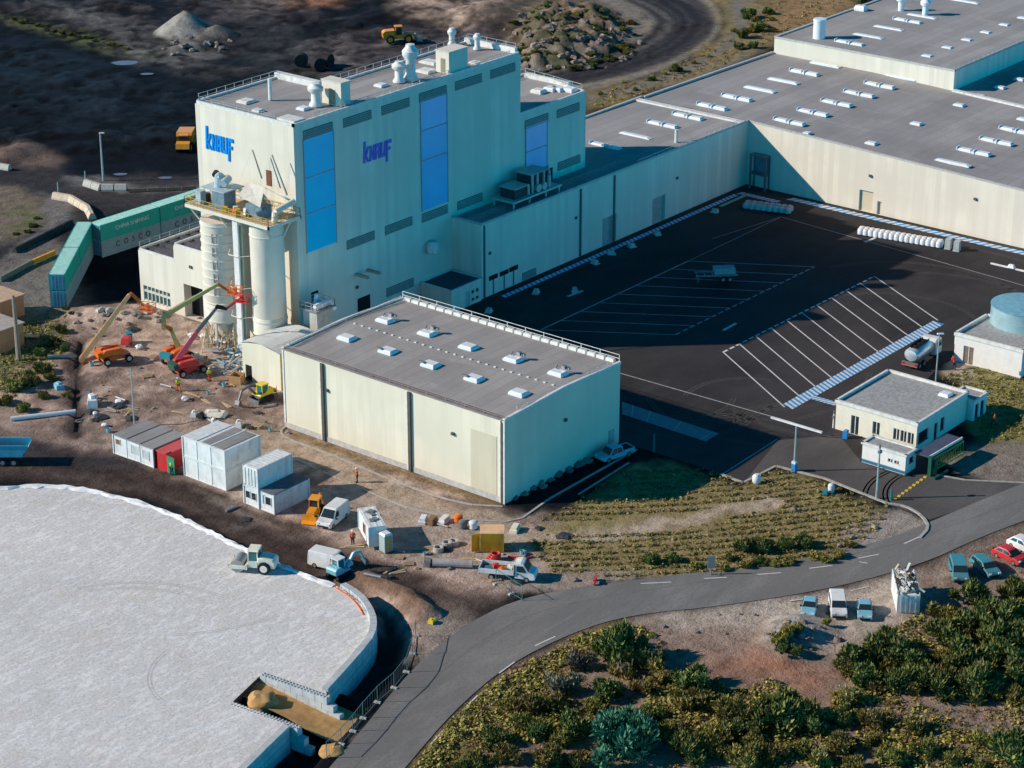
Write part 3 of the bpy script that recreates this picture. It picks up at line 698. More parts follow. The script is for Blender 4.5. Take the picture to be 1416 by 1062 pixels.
def louvre(px0, py0, px1, y, parent, hgt=1.35):
    x0, zt = ony(px0, py0, y); x1, _ = ony(px1, py0, y)
    mb = MB(); k = 5
    mb.box2(x0, y - 0.03, zt - hgt, x1, y + .05, zt, 1)
    for i in range(k): mb.box2(x0, y - 0.16, zt - hgt + hgt * i / k, x1, y - 0.02, zt - hgt + hgt * (i + 0.45) / k)
    return mb.build('louvre', [M_louvre, mat('louvre_gap', (0.17, 0.20, 0.19), 0.7)], parent, world=True)
strip_window(419, 460, 193, 352, M_blue, tower, TY0, (0.345, 0.66))
strip_window(581, 617, 140, 293, M_blue2, tower, TY0, (0.46, 0.73))
louvre(418.5, 181, 460, TY0, tower); louvre(474, 164, 513.5, TY0, tower); louvre(527, 147, 566, TY0, tower)
louvre(579, 129.5, 617.5, TY0, tower); louvre(629, 113, 666, TY0, tower); louvre(678, 97, 712, TY0, tower)
louvre(479, 333, 518, TY0, tower); louvre(532, 313, 570, TY0, tower); louvre(583, 296, 619, TY0, tower)
louvre(632, 279, 667, TY0, tower); louvre(534, 399, 572, TY0, tower)
# lettering, KNAUF drawn as the narrow slanted capitals of the sign
def lettering(parent, origin, u, nrm, hgt, wid, m, name='lettering', depth=0.14):
    G = []            # glyph bars in a 0..5 x 0..1 frame: polygons (x, y)
    def bar(x0, y0, x1, y1): G.append([(x0, y0), (x1, y0), (x1, y1), (x0, y1)])
    # K with a tall stem
    bar(0.0, 0.0, 0.30, 1.42); G.append([(0.30, 0.42), (0.62, 1.0), (0.92, 1.0), (0.50, 0.40)]); G.append([(0.30, 0.62), (0.30, 0.36), (0.70, 0.0), (1.0, 0.0)])
    # N
    bar(1.06, 0, 1.32, 1.0); bar(1.66, 0, 1.92, 1.0); G.append([(1.32, 1.0), (1.66, 0.28), (1.66, 0.0), (1.32, 0.62)])
    # A
    bar(2.02, 0, 2.26, 1.0); bar(2.60, 0, 2.84, 1.0); bar(2.26, 0.78, 2.60, 1.0); bar(2.26, 0.30, 2.60, 0.50)
    # U
    bar(2.96, 0, 3.20, 1.0); bar(3.54, 0, 3.78, 1.0); bar(3.20, 0.0, 3.54, 0.22)
    # F with a long tail
    bar(3.92, -0.42, 4.20, 1.0); bar(4.20, 0.78, 4.80, 1.0); bar(4.20, 0.34, 4.64, 0.54)
    mb = MB()
    for g in G:
        P = []
        for d in (0, depth):
            for x, y in g:
                a = (x + 0.10 * y) / 4.8 * wid; z = y * hgt / 1.84
                P.append((origin[0] + u[0] * a + nrm[0] * d, origin[1] + u[1] * a + nrm[1] * d, origin[2] + z))
        n = len(g)
        mb.add(P, [tuple(range(n)), tuple(range(n, 2 * n))[::-1]] + [(i, (i + 1) % n, n + (i + 1) % n, n + i) for i in range(n)])
    return mb.build(name, m, parent, world=True)
yl, zl = onx(285.5, 205, TX0); yr, _ = onx(323, 214, TX0)
lettering(tower, (TX0 - 0.02, yl, zl), (0, -1), (-1, 0), onx(285.5, 176.5, TX0)[1] - zl + 1.3, yl - yr, M_logo)
xl, zl = ony(502, 226, TY0); xr, _ = ony(540, 200, TY0)
lettering(tower, (xl, TY0 - 0.02, zl), (1, 0), (0, -1), ony(502, 197, TY0)[1] - zl + 1.0, xr - xl, M_logo_shaded)
# faces
def wallbox(px, py, y, w_, h_, d_, name, m, parent):
    x, z = ony(px, py, y); mb = MB(); mb.box2(x - w_ / 2, y - d_, z - h_ / 2, x + w_ / 2, y + .02, z + h_ / 2); return mb.build(name, m, parent, world=True)
x, z = ony(593, 341, TY0); mb = MB(); mb.lathe([(0.3, 0), (0.85, 0.25), (0.95, 0.8), (0.95, 1.5), (0.6, 2.0)], (x, TY0 - 0.75, z - 1.0), 14); mb.build('vent_cowl', M_trim, tower, world=True)
for px, py in ((492, 378), (508, 372)):
    x, z = ony(px, py, TY0); mb = MB(); mb.box(x, TY0 - 1.2, z - 0.3, 0.5, 2.4, 0.35); mb.build('bracket_beam', mat('tan_steel', (0.42, 0.37, 0.26), 0.6), tower, world=True)
wallbox(435, 410, TY0, 1.4, 1.5, 0.08, 'wall_hatch', M_dark, tower); wallbox(503, 420, TY0, 2.6, 2.2, 0.08, 'wall_hatch', M_dark, tower)
wallbox(493, 397, TY0, 0.45, 0.4, 0.25, 'wall_lamp', M_pipe, tower)
y, z = onx(372, 246, TX0); mb = MB(); mb.box2(TX0 - 0.1, y - 0.45, z - 1.1, TX0 + .02, y + 0.45, z + 1.1); mb.build('upper_door', mat('rust_door', (0.22, 0.08, 0.04), 0.7), tower, world=True)
# roof fittings: at(px,py,TH)
def roof_vent(px, py, h, r, parent, z, hood=1.35):
    x, y, _ = at(px, py, z); mb = MB()
    mb.lathe([(r * 1.25, 0), (r * 1.2, h * .08), (r * .85, h * .2), (r * .8, h * .55), (r * hood, h * .68), (r * hood * 1.05, h * .82), (r * .8, h * .93), (r * .75, h), (0.05, h * 1.02)], (0, 0, 0), 16)
    o = mb.build('roof_ventilator', M_trim, parent, (x - parent.location[0], y - parent.location[1], z), smooth=True); return o
roof_vent(437, 146, 3.2, 0.8, tower, TH); roof_vent(552, 113, 3.0, 0.75, tower, TH); roof_vent(568, 110, 5.2, 0.85, tower, TH)
roof_vent(625, 62, 2.6, 0.55, tower, TH, 1.2); roof_vent(660, 68, 2.4, 0.5, tower, TH, 1.2)
def stair_house(pxa, pya, pxb, pyb, sx, sy, h, parent, z):
    x, y, _ = at(pxa, pya, z)      # near lower corner
    mb = MB(); mb.box2(x, y, z, x + sx, y + sy, z + h); mb.box2(x - .1, y - .1, z + h, x + sx + .1, y + sy + .1, z + h + .12)
    o = mb.build('stair_housing', M_wall, parent, world=True)
    mb = MB(); mb.box2(x - 0.06, y + sy * .30, z + .15, x + .02, y + sy * .62, z + 2.2); d = mb.build('door', mat('tan_door', (0.33, 0.28, 0.20), 0.6), o)  # door leaf in one even tan
    d.location = (-parent.location[0], -parent.location[1], 0)
stair_house(472, 148, 0, 0, 1.9, 3.6, 3.3, tower, TH); stair_house(621, 103, 0, 0, 4.2, 2.5, 3.2, tower, TH)
x, y, _ = at(374, 138, TH); mb = MB(); mb.cyl((x, y, TH), (x, y, TH + 3.1), 0.28, 0.28, 12); mb.build('roof_flue', M_trim, tower, world=True)
for px, py, sx, sy in ((341, 140, 2.2, 2.0), (420, 150, 1.6, 1.5), (527, 118, 1.6, 1.5), (590, 98, 2.4, 2.6), (596, 86, 2.2, 3.0), (658, 87, 1.6, 1.6), (357, 153, 1.2, 1.4)):
    x, y, _ = at(px, py, TH); mb = MB(); lit_box(mb, 0, 0, 0, sx, sy, 0.45)
    mb.build('roof_hatch', M_lite if py in (150, 118) else M_trim, tower, (x - TX0, y - TY0, TH - .1))

lower = thing('lower_tower', 'lower cream tower wing with one blue glazed strip, stepped below the tall tower', 'tower', (TX1, TY0, 0))
mb = MB(); mb.prism([(TX1 + .02, TY0 + .05), (T2X, TY0 + .05), (T2X + 2, T2Y), (TX1 + .02, T2Y)], 0, T2H - .2); mb.build('wall', M_wall, lower, world=True)
mb = MB(); mb.prism([(TX1 + .1, TY0 + .3), (T2X - .3, TY0 + .3), (T2X + 1.7, T2Y - .3), (TX1 + .1, T2Y - .3)], T2H - .2, T2H - .1); mb.build('roof', M_roof, lower, world=True)
mb = MB(); parapet(mb, [(TX1 + .2, TY0 + .2), (T2X - .15, TY0 + .2), (T2X + 1.8, T2Y - .15), (TX1 + .2, T2Y - .15)], T2H - .21, T2H + .2, close=False); mb.build('parapet', M_trim, lower, world=True)
mb = MB(); mb.box2(T2X + .6, TY0 + 4, T2H - .2, T2X + 1.3, T2Y - 1, T2H + .6); mb.build('parapet_block', M_trim, lower, world=True)
rail_pts('guard_rail', [(T2X - .3, TY0 + .6), (T2X + 1.6, T2Y - .5)], T2H + .1, lower, 1.0, 2.0); rail_pts('guard_rail', [(TX1 + .5, T2Y - .4), (T2X + 1.6, T2Y - .4)], T2H, lower, 1.0, 2.0)
for px, py, m in ((745, 127, M_trim), (762, 124, M_lite), (772, 124, M_lite), (788, 125, M_lite)):
    x, y, _ = at(px, py, T2H); mb = MB(); lit_box(mb, 0, 0, 0, 1.8, 2.0, 0.7); mb.build('roof_hatch', m, lower, (x - TX1, y - TY0, T2H - .1))
strip_window(727, 756, 175, 240, M_blue2, lower, TY0 + .05, (0.45,))
louvre(725.5, 167, 758, TY0 + .05, lower); louvre(770, 152, 801, TY0 + .05, lower); louvre(771, 225, 802, TY0 + .05, lower); louvre(726, 240, 758, TY0 + .05, lower, 1.0)
wallbox(761, 245, TY0 + .05, 0.9, 3.0, 0.1, 'door', M_dark, lower)

# ------------------------------------------------------------------ annex with the workshop window
annex = thing('workshop_annex', 'low cream workshop annex with glazed front and open doorway left of the tower', 'annex', (TX0, 78, 0))
AX1 = 36.0; ya, yb, yc = 71.34, 77.5, 85.1; z1, z2 = 10.9, 8.5
mb = MB()
wy0, wz1 = onx(198, 393, TX0); wy1, wz2 = onx(235, 404, TX0); dy0, dz1 = onx(254, 397, TX0); dy1, _ = onx(282, 404, TX0)
holewall(mb, (TX0, yc, 0), (0, -1), (1, 0), yc - yb, z2, [(yc - wy0, yc - wy1, 0.6, wz1 - 0.1)], 0.3)
holewall(mb, (TX0, yb, 0), (0, -1), (1, 0), yb - ya, z1, [(max(0.3, yb - dy0), min(yb - ya - .5, yb - dy1), 0.05, 5.2)], 1.5)
mb.add([(TX0, yc, 0), (AX1, yc, 0), (AX1, yc, z2), (TX0, yc, z2)], [(0, 1, 2, 3)])
mb.add([(TX0, yb, z2 - .4), (AX1, yb, z2 - .4), (AX1, yb, z1), (TX0, yb, z1)], [(0, 1, 2, 3)])
mb.add([(AX1, yc, 0), (AX1, ya, 0), (AX1, ya, z1), (AX1, yb, z1), (AX1, yb, z2), (AX1, yc, z2)], [(0, 1, 2, 3, 4, 5)])
mb.build('wall', M_wall, annex, world=True)
mb = MB(); mb.box2(TX0 + .3, yb + .02, z2 - .5, AX1 - .3, yc - .3, z2 - .35); mb.box2(TX0 + .3, ya, z1 - .5, AX1 - .3, yb - .3, z1 - .35)
for i in range(7):
    x = TX0 + 1.5 + i * 2.1; mb.box2(x, yb + .3, z2 - .35, x + .9, yc - .6, z2 - .1); mb.box2(x, ya + .2, z1 - .35, x + .8, yb - .5, z1 - .1)
mb.build('roof', mat('annex_roof', (0.10, 0.095, 0.11), 0.8, var=0.3), annex, world=True)
mb = MB(); parapet(mb, [(TX0 + .1, yb + .1), (TX0 + .1, yc - .1), (AX1, yc - .1)], z2 - .2, z2 + .12, .25, False); parapet(mb, [(TX0 + .1, ya + .2), (TX0 + .1, yb - .1), (AX1, yb - .1)], z1 - .2, z1 + .12, .25, False)
mb.build('parapet', M_trim, annex, world=True)
rail_pts('guard_rail', [(TX0 + .2, yc - .2), (AX1 - .2, yc - .2)], z2, annex, 1.0, 2.0)
mb = MB(); mb.box2(TX0 + .22, wy1 - .05, 0.6, TX0 + .30, wy0 + .05, wz1 - .1); win = mb.build('window', glass('green_glass', (0.05, 0.12, 0.11)), annex, world=True)
mb = MB(); nb = 7
for i in range(nb + 1):
    y = wy1 + (wy0 - wy1) * i / nb; mb.box2(TX0 + .1, y - .09, 0.6, TX0 + .24, y + .09, wz1 - .1)
mb.box2(TX0 + .08, wy1, wz1 - 1.1, TX0 + .25, wy0, wz1 - .75); mb.box2(TX0 + .1, wy1, 0.55, TX0 + .25, wy0, 0.75)
o = mb.build('frame', mat('pale_green_frame', (0.58, 0.60, 0.54), 0.5), win); o.location = (-annex.location[0], -annex.location[1], 0)
mb = MB(); mb.box2(TX0 + 1.45, yb - 6, 0, TX0 + 1.6, yb - .2, 5.6); mb.build('doorway_interior', M_dark, annex, world=True)
y, z = onx(264, 369, TX0); mb = MB(); mb.box2(TX0 - .2, y - .25, z - .2, TX0 + .02, y + .25, z + .2); mb.build('wall_lamp', M_pipe, annex, world=True)

# ------------------------------------------------------------------ long low block and main factory
WXX, WYY, WH, MH = 123.2, 46.7, 11.17, 11.69
def fz(x, y): return WH if y >= WYY else WH - 0.0345 * (WYY - y)
block = thing('long_factory_block', 'long low cream factory wing running right from the tower along the dark yard', 'factory', (52.2, WYY, 0))
doors = []
for pa, pb, ph in (((833, 306), (846, 300), 4.6), ((902, 286), (914, 282), 4.4)):
    x0, _ = ony(pa[0], pa[1], WYY); x1, _ = ony(pb[0], pb[1], WYY); doors.append((x0 - 52.2, x1 - 52.2 + 1.2, 0.03, ph))
mb = MB(); mb.v = []
def slopewall(mb, x0, x1, y, za, zb): mb.add([(x0, y, 0), (x1, y, 0), (x1, y, zb), (x0, y, za)], [(0, 1, 2, 3)])
holewall(mb, (52.2, WYY, 0), (1, 0), (0, 1), WXX - 52.2, 11.0, doors, 0.5)
mb.add([(52.2, WYY, 11.0), (WXX, WYY, 11.0), (WXX, WYY, WH), (52.2, WYY, MH)], [(0, 1, 2, 3)])
mb.add([(52.2, TY0, 0), (52.2, WYY, 0), (52.2, WYY, MH), (52.2, TY0, MH)], [(0, 1, 2, 3)])
mb.add([(WXX, 69.5, 0), (85.0, 69.5, 0), (85.0, 69.5, WH), (WXX, 69.5, WH)], [(0, 1, 2, 3)])
mb.build('wall', M_wall, block, world=True)
mb = MB()
def rz(x): return MH + (WH - MH) * (x - 52.2) / (WXX - 52.2)
mb.add([(52.5, WYY + .3, MH - .12), (WXX, WYY + .3, WH - .12), (WXX, 69.3, WH - .12), (T2X + .1, 69.3, rz(86) - .12), (T2X + .1, TY0 - .1, rz(86) - .12), (52.5, TY0 - .1, MH - .12)], [(0, 1, 2, 3, 4, 5)])
mb.build('roof', M_roof, block, world=True)
mb = MB()
mb.beam((52.1, WYY + .12, MH + .02), (WXX, WYY + .12, WH + .02), 0.34, 0.34); mb.beam((52.32, TY0, MH + .03), (52.32, WYY, MH + .03), 0.34, 0.32); mb.beam((85, 69.4, WH), (WXX + 0.6, 69.4, WH), 0.5, 0.5)
mb.build('parapet', mat('grey_coping', (0.50, 0.49, 0.46), 0.6), block, world=True)
mb = MB(); mb.box2(121.4, WYY + .3, WH - .12, 122.6, 69.2, WH + .16); mb.build('roof_joint', M_trim, block, world=True)
rail_pts('guard_rail', [(53, WYY + 1.6), (88, WYY + 1.6)], MH - .1, block, 0.9, 2.2, mat('dull_rail', (0.2, 0.2, 0.22), 0.6)); rail_pts('guard_rail', [(92, WYY + .5), (122, WYY + .5)], WH, block, 0.6, 1.7)
for (a, b, c, d) in doors:
    mb = MB(); mb.box2(52.2 + a, WYY + .42, 0.03, 52.2 + b, WYY + .5, d); mb.build('roller_door', mat('yard_door', (0.42, 0.42, 0.38), 0.6), block, world=True)
for px, py in ((802, 330), (849, 270)):
    x, _ = ony(px, py, WYY); mb = MB(); mb.box2(x - .16, WYY - .2, 0.1, x + .16, WYY + .02, 11.1); mb.build('downpipe', mat('slate_downpipe', (0.10, 0.13, 0.14), 0.5), block, world=True)
x, _ = ony(668.5, 350, WYY); mb = MB(); mb.box2(x, WYY - .15, 0.1, x + .3, WYY + .02, 11.4); mb.build('downpipe', mat('slate_downpipe', (0.10, 0.13, 0.14), 0.5), block, world=True)
for px, py in ((682, 383), (697, 377), (710, 371)):
    x, z = ony(px, py, WYY); mb = MB(); mb.box2(x - 1.0, WYY - .1, z - .35, x + 1.0, WYY + .02, z + .35); mb.build('vent_slot', M_dark, block, world=True)
    mb = MB(); mb.box2(x - .1, WYY - .07, 0.1, x + .1, WYY + .02, z - .4); mb.build('drop_pipe', mat('slate_downpipe', (0.10, 0.13, 0.14), 0.5), block, world=True)
for px, py in ((677, 350), (796, 301), (936, 246)): wallbox(px, py, WYY, 0.45, 0.4, 0.2, 'wall_lamp', M_pipe, block)
louvre(722, 378, 741, WYY, block, 1.2)
x, y, _ = at(935, 197, WH); mb = MB(); mb.cyl((x, y, WH - .1), (x, y, WH + 2.2), 0.28, 0.28, 10); mb.build('roof_flue', M_trim, block, world=True)

def long_light(px, py, parent, double, zf, L=6.2, wd=1.3, nameit='rooflight'):
    z = WH
    for _ in range(4):
        x, y, _z = at(px, py, z); z = zf(x, y)
    mb = MB()
    if double:
        lit_box(mb, 0, L * .26, 0, wd, L * .40, .6); lit_box(mb, 0, -L * .26, 0, wd, L * .40, .6); mb.box(0, 0, 0, wd * .9, L * .14, .3); mb.box(-.2, -L * .03, 0, wd * .9, .16, .7); mb.box(-.2, L * .47, .0, wd * .8, .12, .7)
    else: lit_box(mb, 0, 0, 0, wd * .85, L, .45)
    return mb.build(nameit, M_lite, parent, (x - parent.location[0], y - parent.location[1], z - .1))
for i, (px, py) in enumerate(((838, 203), (879, 188), (917, 173), (952, 161.6), (985.5, 148))):
    long_light(px, py, block, i != 1, fz)

factory = thing('main_factory', 'huge cream factory hall with broad grey roof dotted with white rooflights', 'factory', (WXX, WYY, 0))
YE = -105.0; XE = 262.0
dy0, _ = onx(1187, 290, WXX); dy1, _ = onx(1206, 297, WXX); ey0, _ = onx(1212, 298, WXX); ey1, _ = onx(1218, 300, WXX)
mb = MB()
holewall(mb, (WXX, WYY, 0), (0, -1), (1, 0), WYY - YE, 5.9, [(WYY - dy0, WYY - dy1, 0.03, 3.6), (WYY - ey0, WYY - ey1, 0.03, 2.3)], 0.45)
mb.add([(WXX, WYY, 5.9), (WXX, YE, 5.9), (WXX, YE, fz(0, YE)), (WXX, WYY, WH)], [(0, 1, 2, 3)])
mb.build('wall', M_wall, factory, world=True)
for a, b, h in ((dy0, dy1, 3.6), (ey0, ey1, 2.3)):
    mb = MB(); mb.box2(WXX + .36, b, .03, WXX + .44, a, h); mb.build('door', M_panel, factory, world=True)
for px, py in ((1204, 243), (1349, 275)):
    y, z = onx(px, py, WXX); mb = MB(); mb.box2(WXX - .25, y - .25, z - .2, WXX + .02, y + .25, z + .2); mb.build('wall_lamp', M_pipe, factory, world=True)
mb = MB(); d = -.1
mb.add([(WXX + .3, WYY, WH + d), (WXX + .3, YE, fz(0, YE) + d), (XE, YE, fz(0, YE) + d), (XE, WYY, WH + d)], [(0, 1, 2, 3)])
mb.add([(WXX + .3, WYY, WH + d), (XE, WYY, WH + d), (XE, 68.3, WH + d), (WXX + .3, 69.0, WH + d)], [(0, 1, 2, 3)])
mb.build('roof', M_roof, factory, world=True)
mb = MB(); mb.beam((WXX + .12, WYY + .1, WH), (WXX + .12, YE, fz(0, YE)), .3, .3); mb.beam((WXX + .6, 69.0, WH), (163.4, 68.0, WH), .5, .5)
mb.build('parapet', mat('grey_coping', (0.50, 0.49, 0.46), 0.6), factory, world=True)
mb = MB(); mb.beam((163.4, 30.0, fz(0, 30) + .05), (162.9, YE, fz(0, YE) + .05), .9, .4); mb.build('roof_joint', M_trim, factory, world=True)
upper = thing('raised_roof_hall', 'raised cream factory hall with pale roof set back on the main roof', 'factory', (163.6, 30.1, 0))
UX0, UX1, UY0, UY1, UZ = 163.6, 262.0, 30.1, 67.8, 14.15
mb = MB(); mb.box2(UX0, UY0, 10.4, UX1, UY1, UZ - .1); mb.build('wall', M_wall, upper, world=True)
mb = MB(); mb.box2(UX0 + .3, UY0 + .3, UZ - .1, UX1, UY1 - .3, UZ + .02); mb.build('roof', M_roof, upper, world=True)
mb = MB(); mb.beam((UX0 + .1, UY0 - .05, UZ), (UX0 + .1, UY1 + .05, UZ), .34, .34); mb.beam((UX0, UY0 + .12, UZ), (UX1, UY0 + .12, UZ), .34, .34); mb.beam((UX0, UY1 - .2, UZ), (UX1, UY1 - .2, UZ), .5, .5)
mb.build('parapet', mat('grey_coping', (0.50, 0.49, 0.46), 0.6), upper, world=True)
rail_pts('guard_rail', [(UX0 + .6, UY0 + .5), (UX1, UY0 + .5)], UZ, upper, .5, 1.8)
o4 = lambda a, b: (996 + a / 3.371, b / 3.371)
for i, q in enumerate(((490, 302), (395, 340), (295, 378), (185, 417), (80, 458))): long_light(*o4(*q), factory, i in (1, 4), fz)
for i, q in enumerate(((845, 362), (745, 400), (650, 440), (545, 483), (435, 527), (325, 570))): long_light(*o4(*q), factory, i > 0, fz)
for i, q in enumerate(((1380, 612), (1290, 662), (1185, 710), (1085, 760))): long_light(*o4(*q), factory, i < 3, fz)
for q in ((1115, 490), (1210, 448), (1305, 408), (1395, 370), (915, 577), (705, 668), (1412, 556), (405, 622)):
    long_light(*o4(*q), factory, False, fz, 1.9 if q[0] != 405 else 1.2, 1.6)
uz = lambda x, y: UZ
for i, q in enumerate(((605, 203), (690, 170), (785, 133), (875, 100), (940, 78), (1140, 8))): long_light(*o4(*q), upper, i in (0, 3), uz)
for q in ((965, 262), (1060, 223), (1150, 187), (1238, 152), (1325, 117), (1410, 85)): long_light(*o4(*q), upper, False, uz, 1.9, 1.6)
x, y, _ = at(*o4(460, 178), UZ); mb = MB(); mb.lathe([(1.15, 0), (1.15, 3.3), (1.25, 3.35), (1.2, 3.7), (.5, 3.75)], (x, y, UZ), 18); mb.build('roof_flue', M_lite, upper, world=True, smooth=True)
for q in ((842, 50), (955, 70)):
    x, y, _ = at(*o4(*q), UZ); mb = MB(); mb.lathe([(.6, 0), (.6, 1.8), (1.0, 2.0), (1.1, 2.6), (.7, 3.0), (.6, 3.4)], (x, y, UZ), 16); mb.build('roof_ventilator', M_lite, upper, world=True, smooth=True)
x, y, _ = at(*o4(655, 48), UZ); mb = MB(); lit_box(mb, x, y, UZ, 1.6, 2.2, 1.2); mb.build('roof_hatch', M_lite, upper, world=True)

# air handling unit on the low roof
ax, ay, _ = at(668, 286, MH); bx, by, _ = at(752, 262, MH)
ah = thing('air_handling_unit', 'dark air handling unit on a steel platform on the low roof beside the tower', 'air unit', (60.6, 47.3, MH)); 
mb = MB(); mb.box2(0, 0, .9, 11.5, 4.2, 1.05)
for x in (.2, 4, 8, 11.2):
    for y in (.2, 4.0): mb.box(x, y, -.2, .22, .22, 1.1)
mb.box2(-.1, -.12, .85, 11.6, 0, 1.12); mb.box2(-.12, 0, .85, 0, 4.3, 1.12); mb.build('platform', mat('unit_steel', (.55, .56, .52), .5), ah)
M_unit = mat('unit_housing', (.52, .52, .48), .5); M_und = mat('unit_dark', (.06, .055, .06), .7)
mb = MB(); mb.box2(1.2, .8, 1.05, 4.4, 3.6, 2.6); mb.box2(5.2, .8, 1.05, 9.2, 3.6, 3.9); mb.build('housing', M_und, ah)
mb = MB(); mb.box2(1.0, .6, 2.6, 4.5, 3.8, 2.75); mb.box2(4.2, .55, 1.05, 4.5, .8, 2.6); mb.box2(5.0, .6, 3.9, 9.4, 3.8, 4.0)
for x in (5.1, 6.3, 7.9, 9.2): mb.box2(x, .5, 1.05, x + .28, .8, 3.9)
mb.build('frame', M_unit, ah)
for x in (6.0, 7.4): mb = MB(); mb.cyl((x + .4, .2, 1.7), (x + .4, .9, 1.7), .62, .55, 16); mb.build('fan', M_unit, ah)
mb = MB(); mb.cyl((8.9, .3, 1.5), (8.9, .3, 3.2), .3, .3, 10); mb.build('duct', M_unit, ah)
# ------------------------------------------------------------------ helpers for placing things seen in the photograph
VH = np.array([math.cos(YAW), math.sin(YAW)])
def vp(px, py, base):
    """point of the ray through a pixel on the upright plane through base that faces along the view"""
    d = ray(px, py); k = ((base[0] - CAM[0]) * VH[0] + (base[1] - CAM[1]) * VH[1]) / (d[0] * VH[0] + d[1] * VH[1]); p = CAM + d * k
    return Vector((float(p[0]), float(p[1]), float(p[2])))
def paint_mat(name, c, rough=0.4, dirt=(0.16, 0.12, 0.09), amt=0.4):
    return mat(name, c, rough, 0.0, 0.08, 1.2, dirt, amt, 0.45)
P_white = paint_mat('vehicle_white', (0.78, 0.79, 0.78)); P_blue = paint_mat('vehicle_light_blue', (0.22, 0.50, 0.62)); P_teal = paint_mat('vehicle_teal', (0.06, 0.27, 0.32))
P_red = paint_mat('vehicle_red', (0.60, 0.03, 0.035)); P_yellow = paint_mat('machine_yellow', (0.88, 0.33, 0.012)); P_yel2 = paint_mat('lemon_yellow', (0.80, 0.66, 0.04))
P_orange = paint_mat('machine_orange', (0.85, 0.17, 0.015)); P_red2 = paint_mat('machine_red', (0.66, 0.05, 0.05)); P_olive = paint_mat('boom_olive', (0.46, 0.40, 0.14)); P_peach = paint_mat('boom_peach', (0.88, 0.46, 0.20))
P_teal2 = paint_mat('machine_teal', (0.03, 0.26, 0.32)); P_cream = paint_mat('machine_cream', (0.86, 0.80, 0.66)); P_grey = paint_mat('machine_grey', (0.16, 0.16, 0.17))
P_lampg = mat('headlight_lens', (0.75, 0.76, 0.74), 0.15, spec=0.6); P_lampr = mat('tail_lens', (0.45, 0.02, 0.02), 0.25)
M_tyre = mat('tyre_rubber', (0.020, 0.019, 0.019), 0.9); M_rim = mat('wheel_rim', (0.42, 0.42, 0.43), 0.4, 0.6)

def wheel(parent, x, y, r, wd, rim=M_rim, big=False):
    mb = MB()
    prof = [(r * .62, -wd / 2), (r * .93, -wd / 2), (r, -wd * .32), (r, wd * .32), (r * .93, wd / 2), (r * .62, wd / 2)]
    n = 18; k = len(prof); P = []
    for rr, yy in prof:
        for i in range(n):
            t = 2 * math.pi * i / n; q = rr * (1.03 if (big and i % 2 and rr == r) else 1); P.append((q * math.cos(t), yy, q * math.sin(t)))
    mb.add(P, [(j * n + i, j * n + (i + 1) % n, (j + 1) * n + (i + 1) % n, (j + 1) * n + i) for j in range(k - 1) for i in range(n)])
    mb.add(P[:n], [tuple(range(n))]); mb.add(P[-n:], [tuple(range(n))[::-1]])
    o = mb.build('wheel', M_tyre, parent, (x, y, r))
    m2 = MB(); m2.cyl((0, -wd * .53, 0), (0, wd * .53, 0), r * .58, r * .58, 14); m2.cyl((0, -wd * .56, 0), (0, wd * .56, 0), r * .2, r * .2, 8)
    m2.build('rim', rim, o)
    return o
def body_of(prof, W, name, m, parent, z_w=0.9, tap=0.14, H=None):
    """side profile across the width, drawn in above the waist"""
    mb = MB(); mb.ext(prof, -W / 2, W / 2); H = H or max(z for _, z in prof)
    # split the flanks at the waist so that the upper body leans inwards
    me_v = []
    for x, y, z in mb.v:
        k = 1 - tap * max(0, (z - z_w)) / max(.1, H - z_w); me_v.append((x, y * k, z))
    mb.v = me_v
    o = mb.build(name, m, parent)
    bv = o.modifiers.new('soft_edges', 'BEVEL'); bv.width = 0.06; bv.segments = 2; bv.limit_method = 'ANGLE'; bv.angle_limit = RAD(25)
    return o
def quadpatch(name, pts, m, parent, thick=0.03):
    a, b, c, d = (Vector(p) for p in pts); n = (b - a).cross(d - a).normalized() * thick
    mb = MB(); mb.add([a, b, c, d, a + n, b + n, c + n, d + n], [(0, 1, 2, 3)[::-1], (4, 5, 6, 7), (0, 1, 5, 4), (1, 2, 6, 5), (2, 3, 7, 6), (3, 0, 4, 7)])
    return mb.build(name, m, parent)
def glazing(parent, W, zw, zt, xr0, xr1, xf0, xf1, tap, zH, zb=0.9, rear=True, side_split=(0.5,)):
    """windscreen, rear and side windows. x of rear pillar at waist/top, front pillar at waist/top"""
    wy = lambda z: W / 2 * (1 - tap * max(0, z - zb) / max(.1, zH - zb))
    a, b = wy(zw) * .90, wy(zt) * .90
    quadpatch('windscreen', [(xf0 + .02, -a, zw), (xf0 + .02, a, zw), (xf1 + .02, b, zt), (xf1 + .02, -b, zt)], M_glass, parent)
    if rear: quadpatch('rear_window', [(xr0 - .02, a, zw), (xr0 - .02, -a, zw), (xr1 - .02, -b, zt), (xr1 - .02, b, zt)], M_glass, parent)
    cuts = [0, *side_split, 1]
    for s in (-1, 1):
        for k0, k1 in zip(cuts[:-1], cuts[1:]):
            g = 0.045; f = lambda k, lo, hi: lo + (hi - lo) * k
            lo0, hi0 = xr0 + .15, xf0 - .18; lo1, hi1 = xr1 + .12, xf1 - .08
            q = [(f(k0 + g, lo0, hi0), s * (wy(zw) + .005), zw), (f(k1 - g, lo0, hi0), s * (wy(zw) + .005), zw), (f(k1 - g, lo1, hi1), s * (wy(zt) + .005), zt), (f(k0 + g, lo1, hi1), s * (wy(zt) + .005), zt)]
            quadpatch('side_window', q if s < 0 else q[::-1], M_glass, parent)
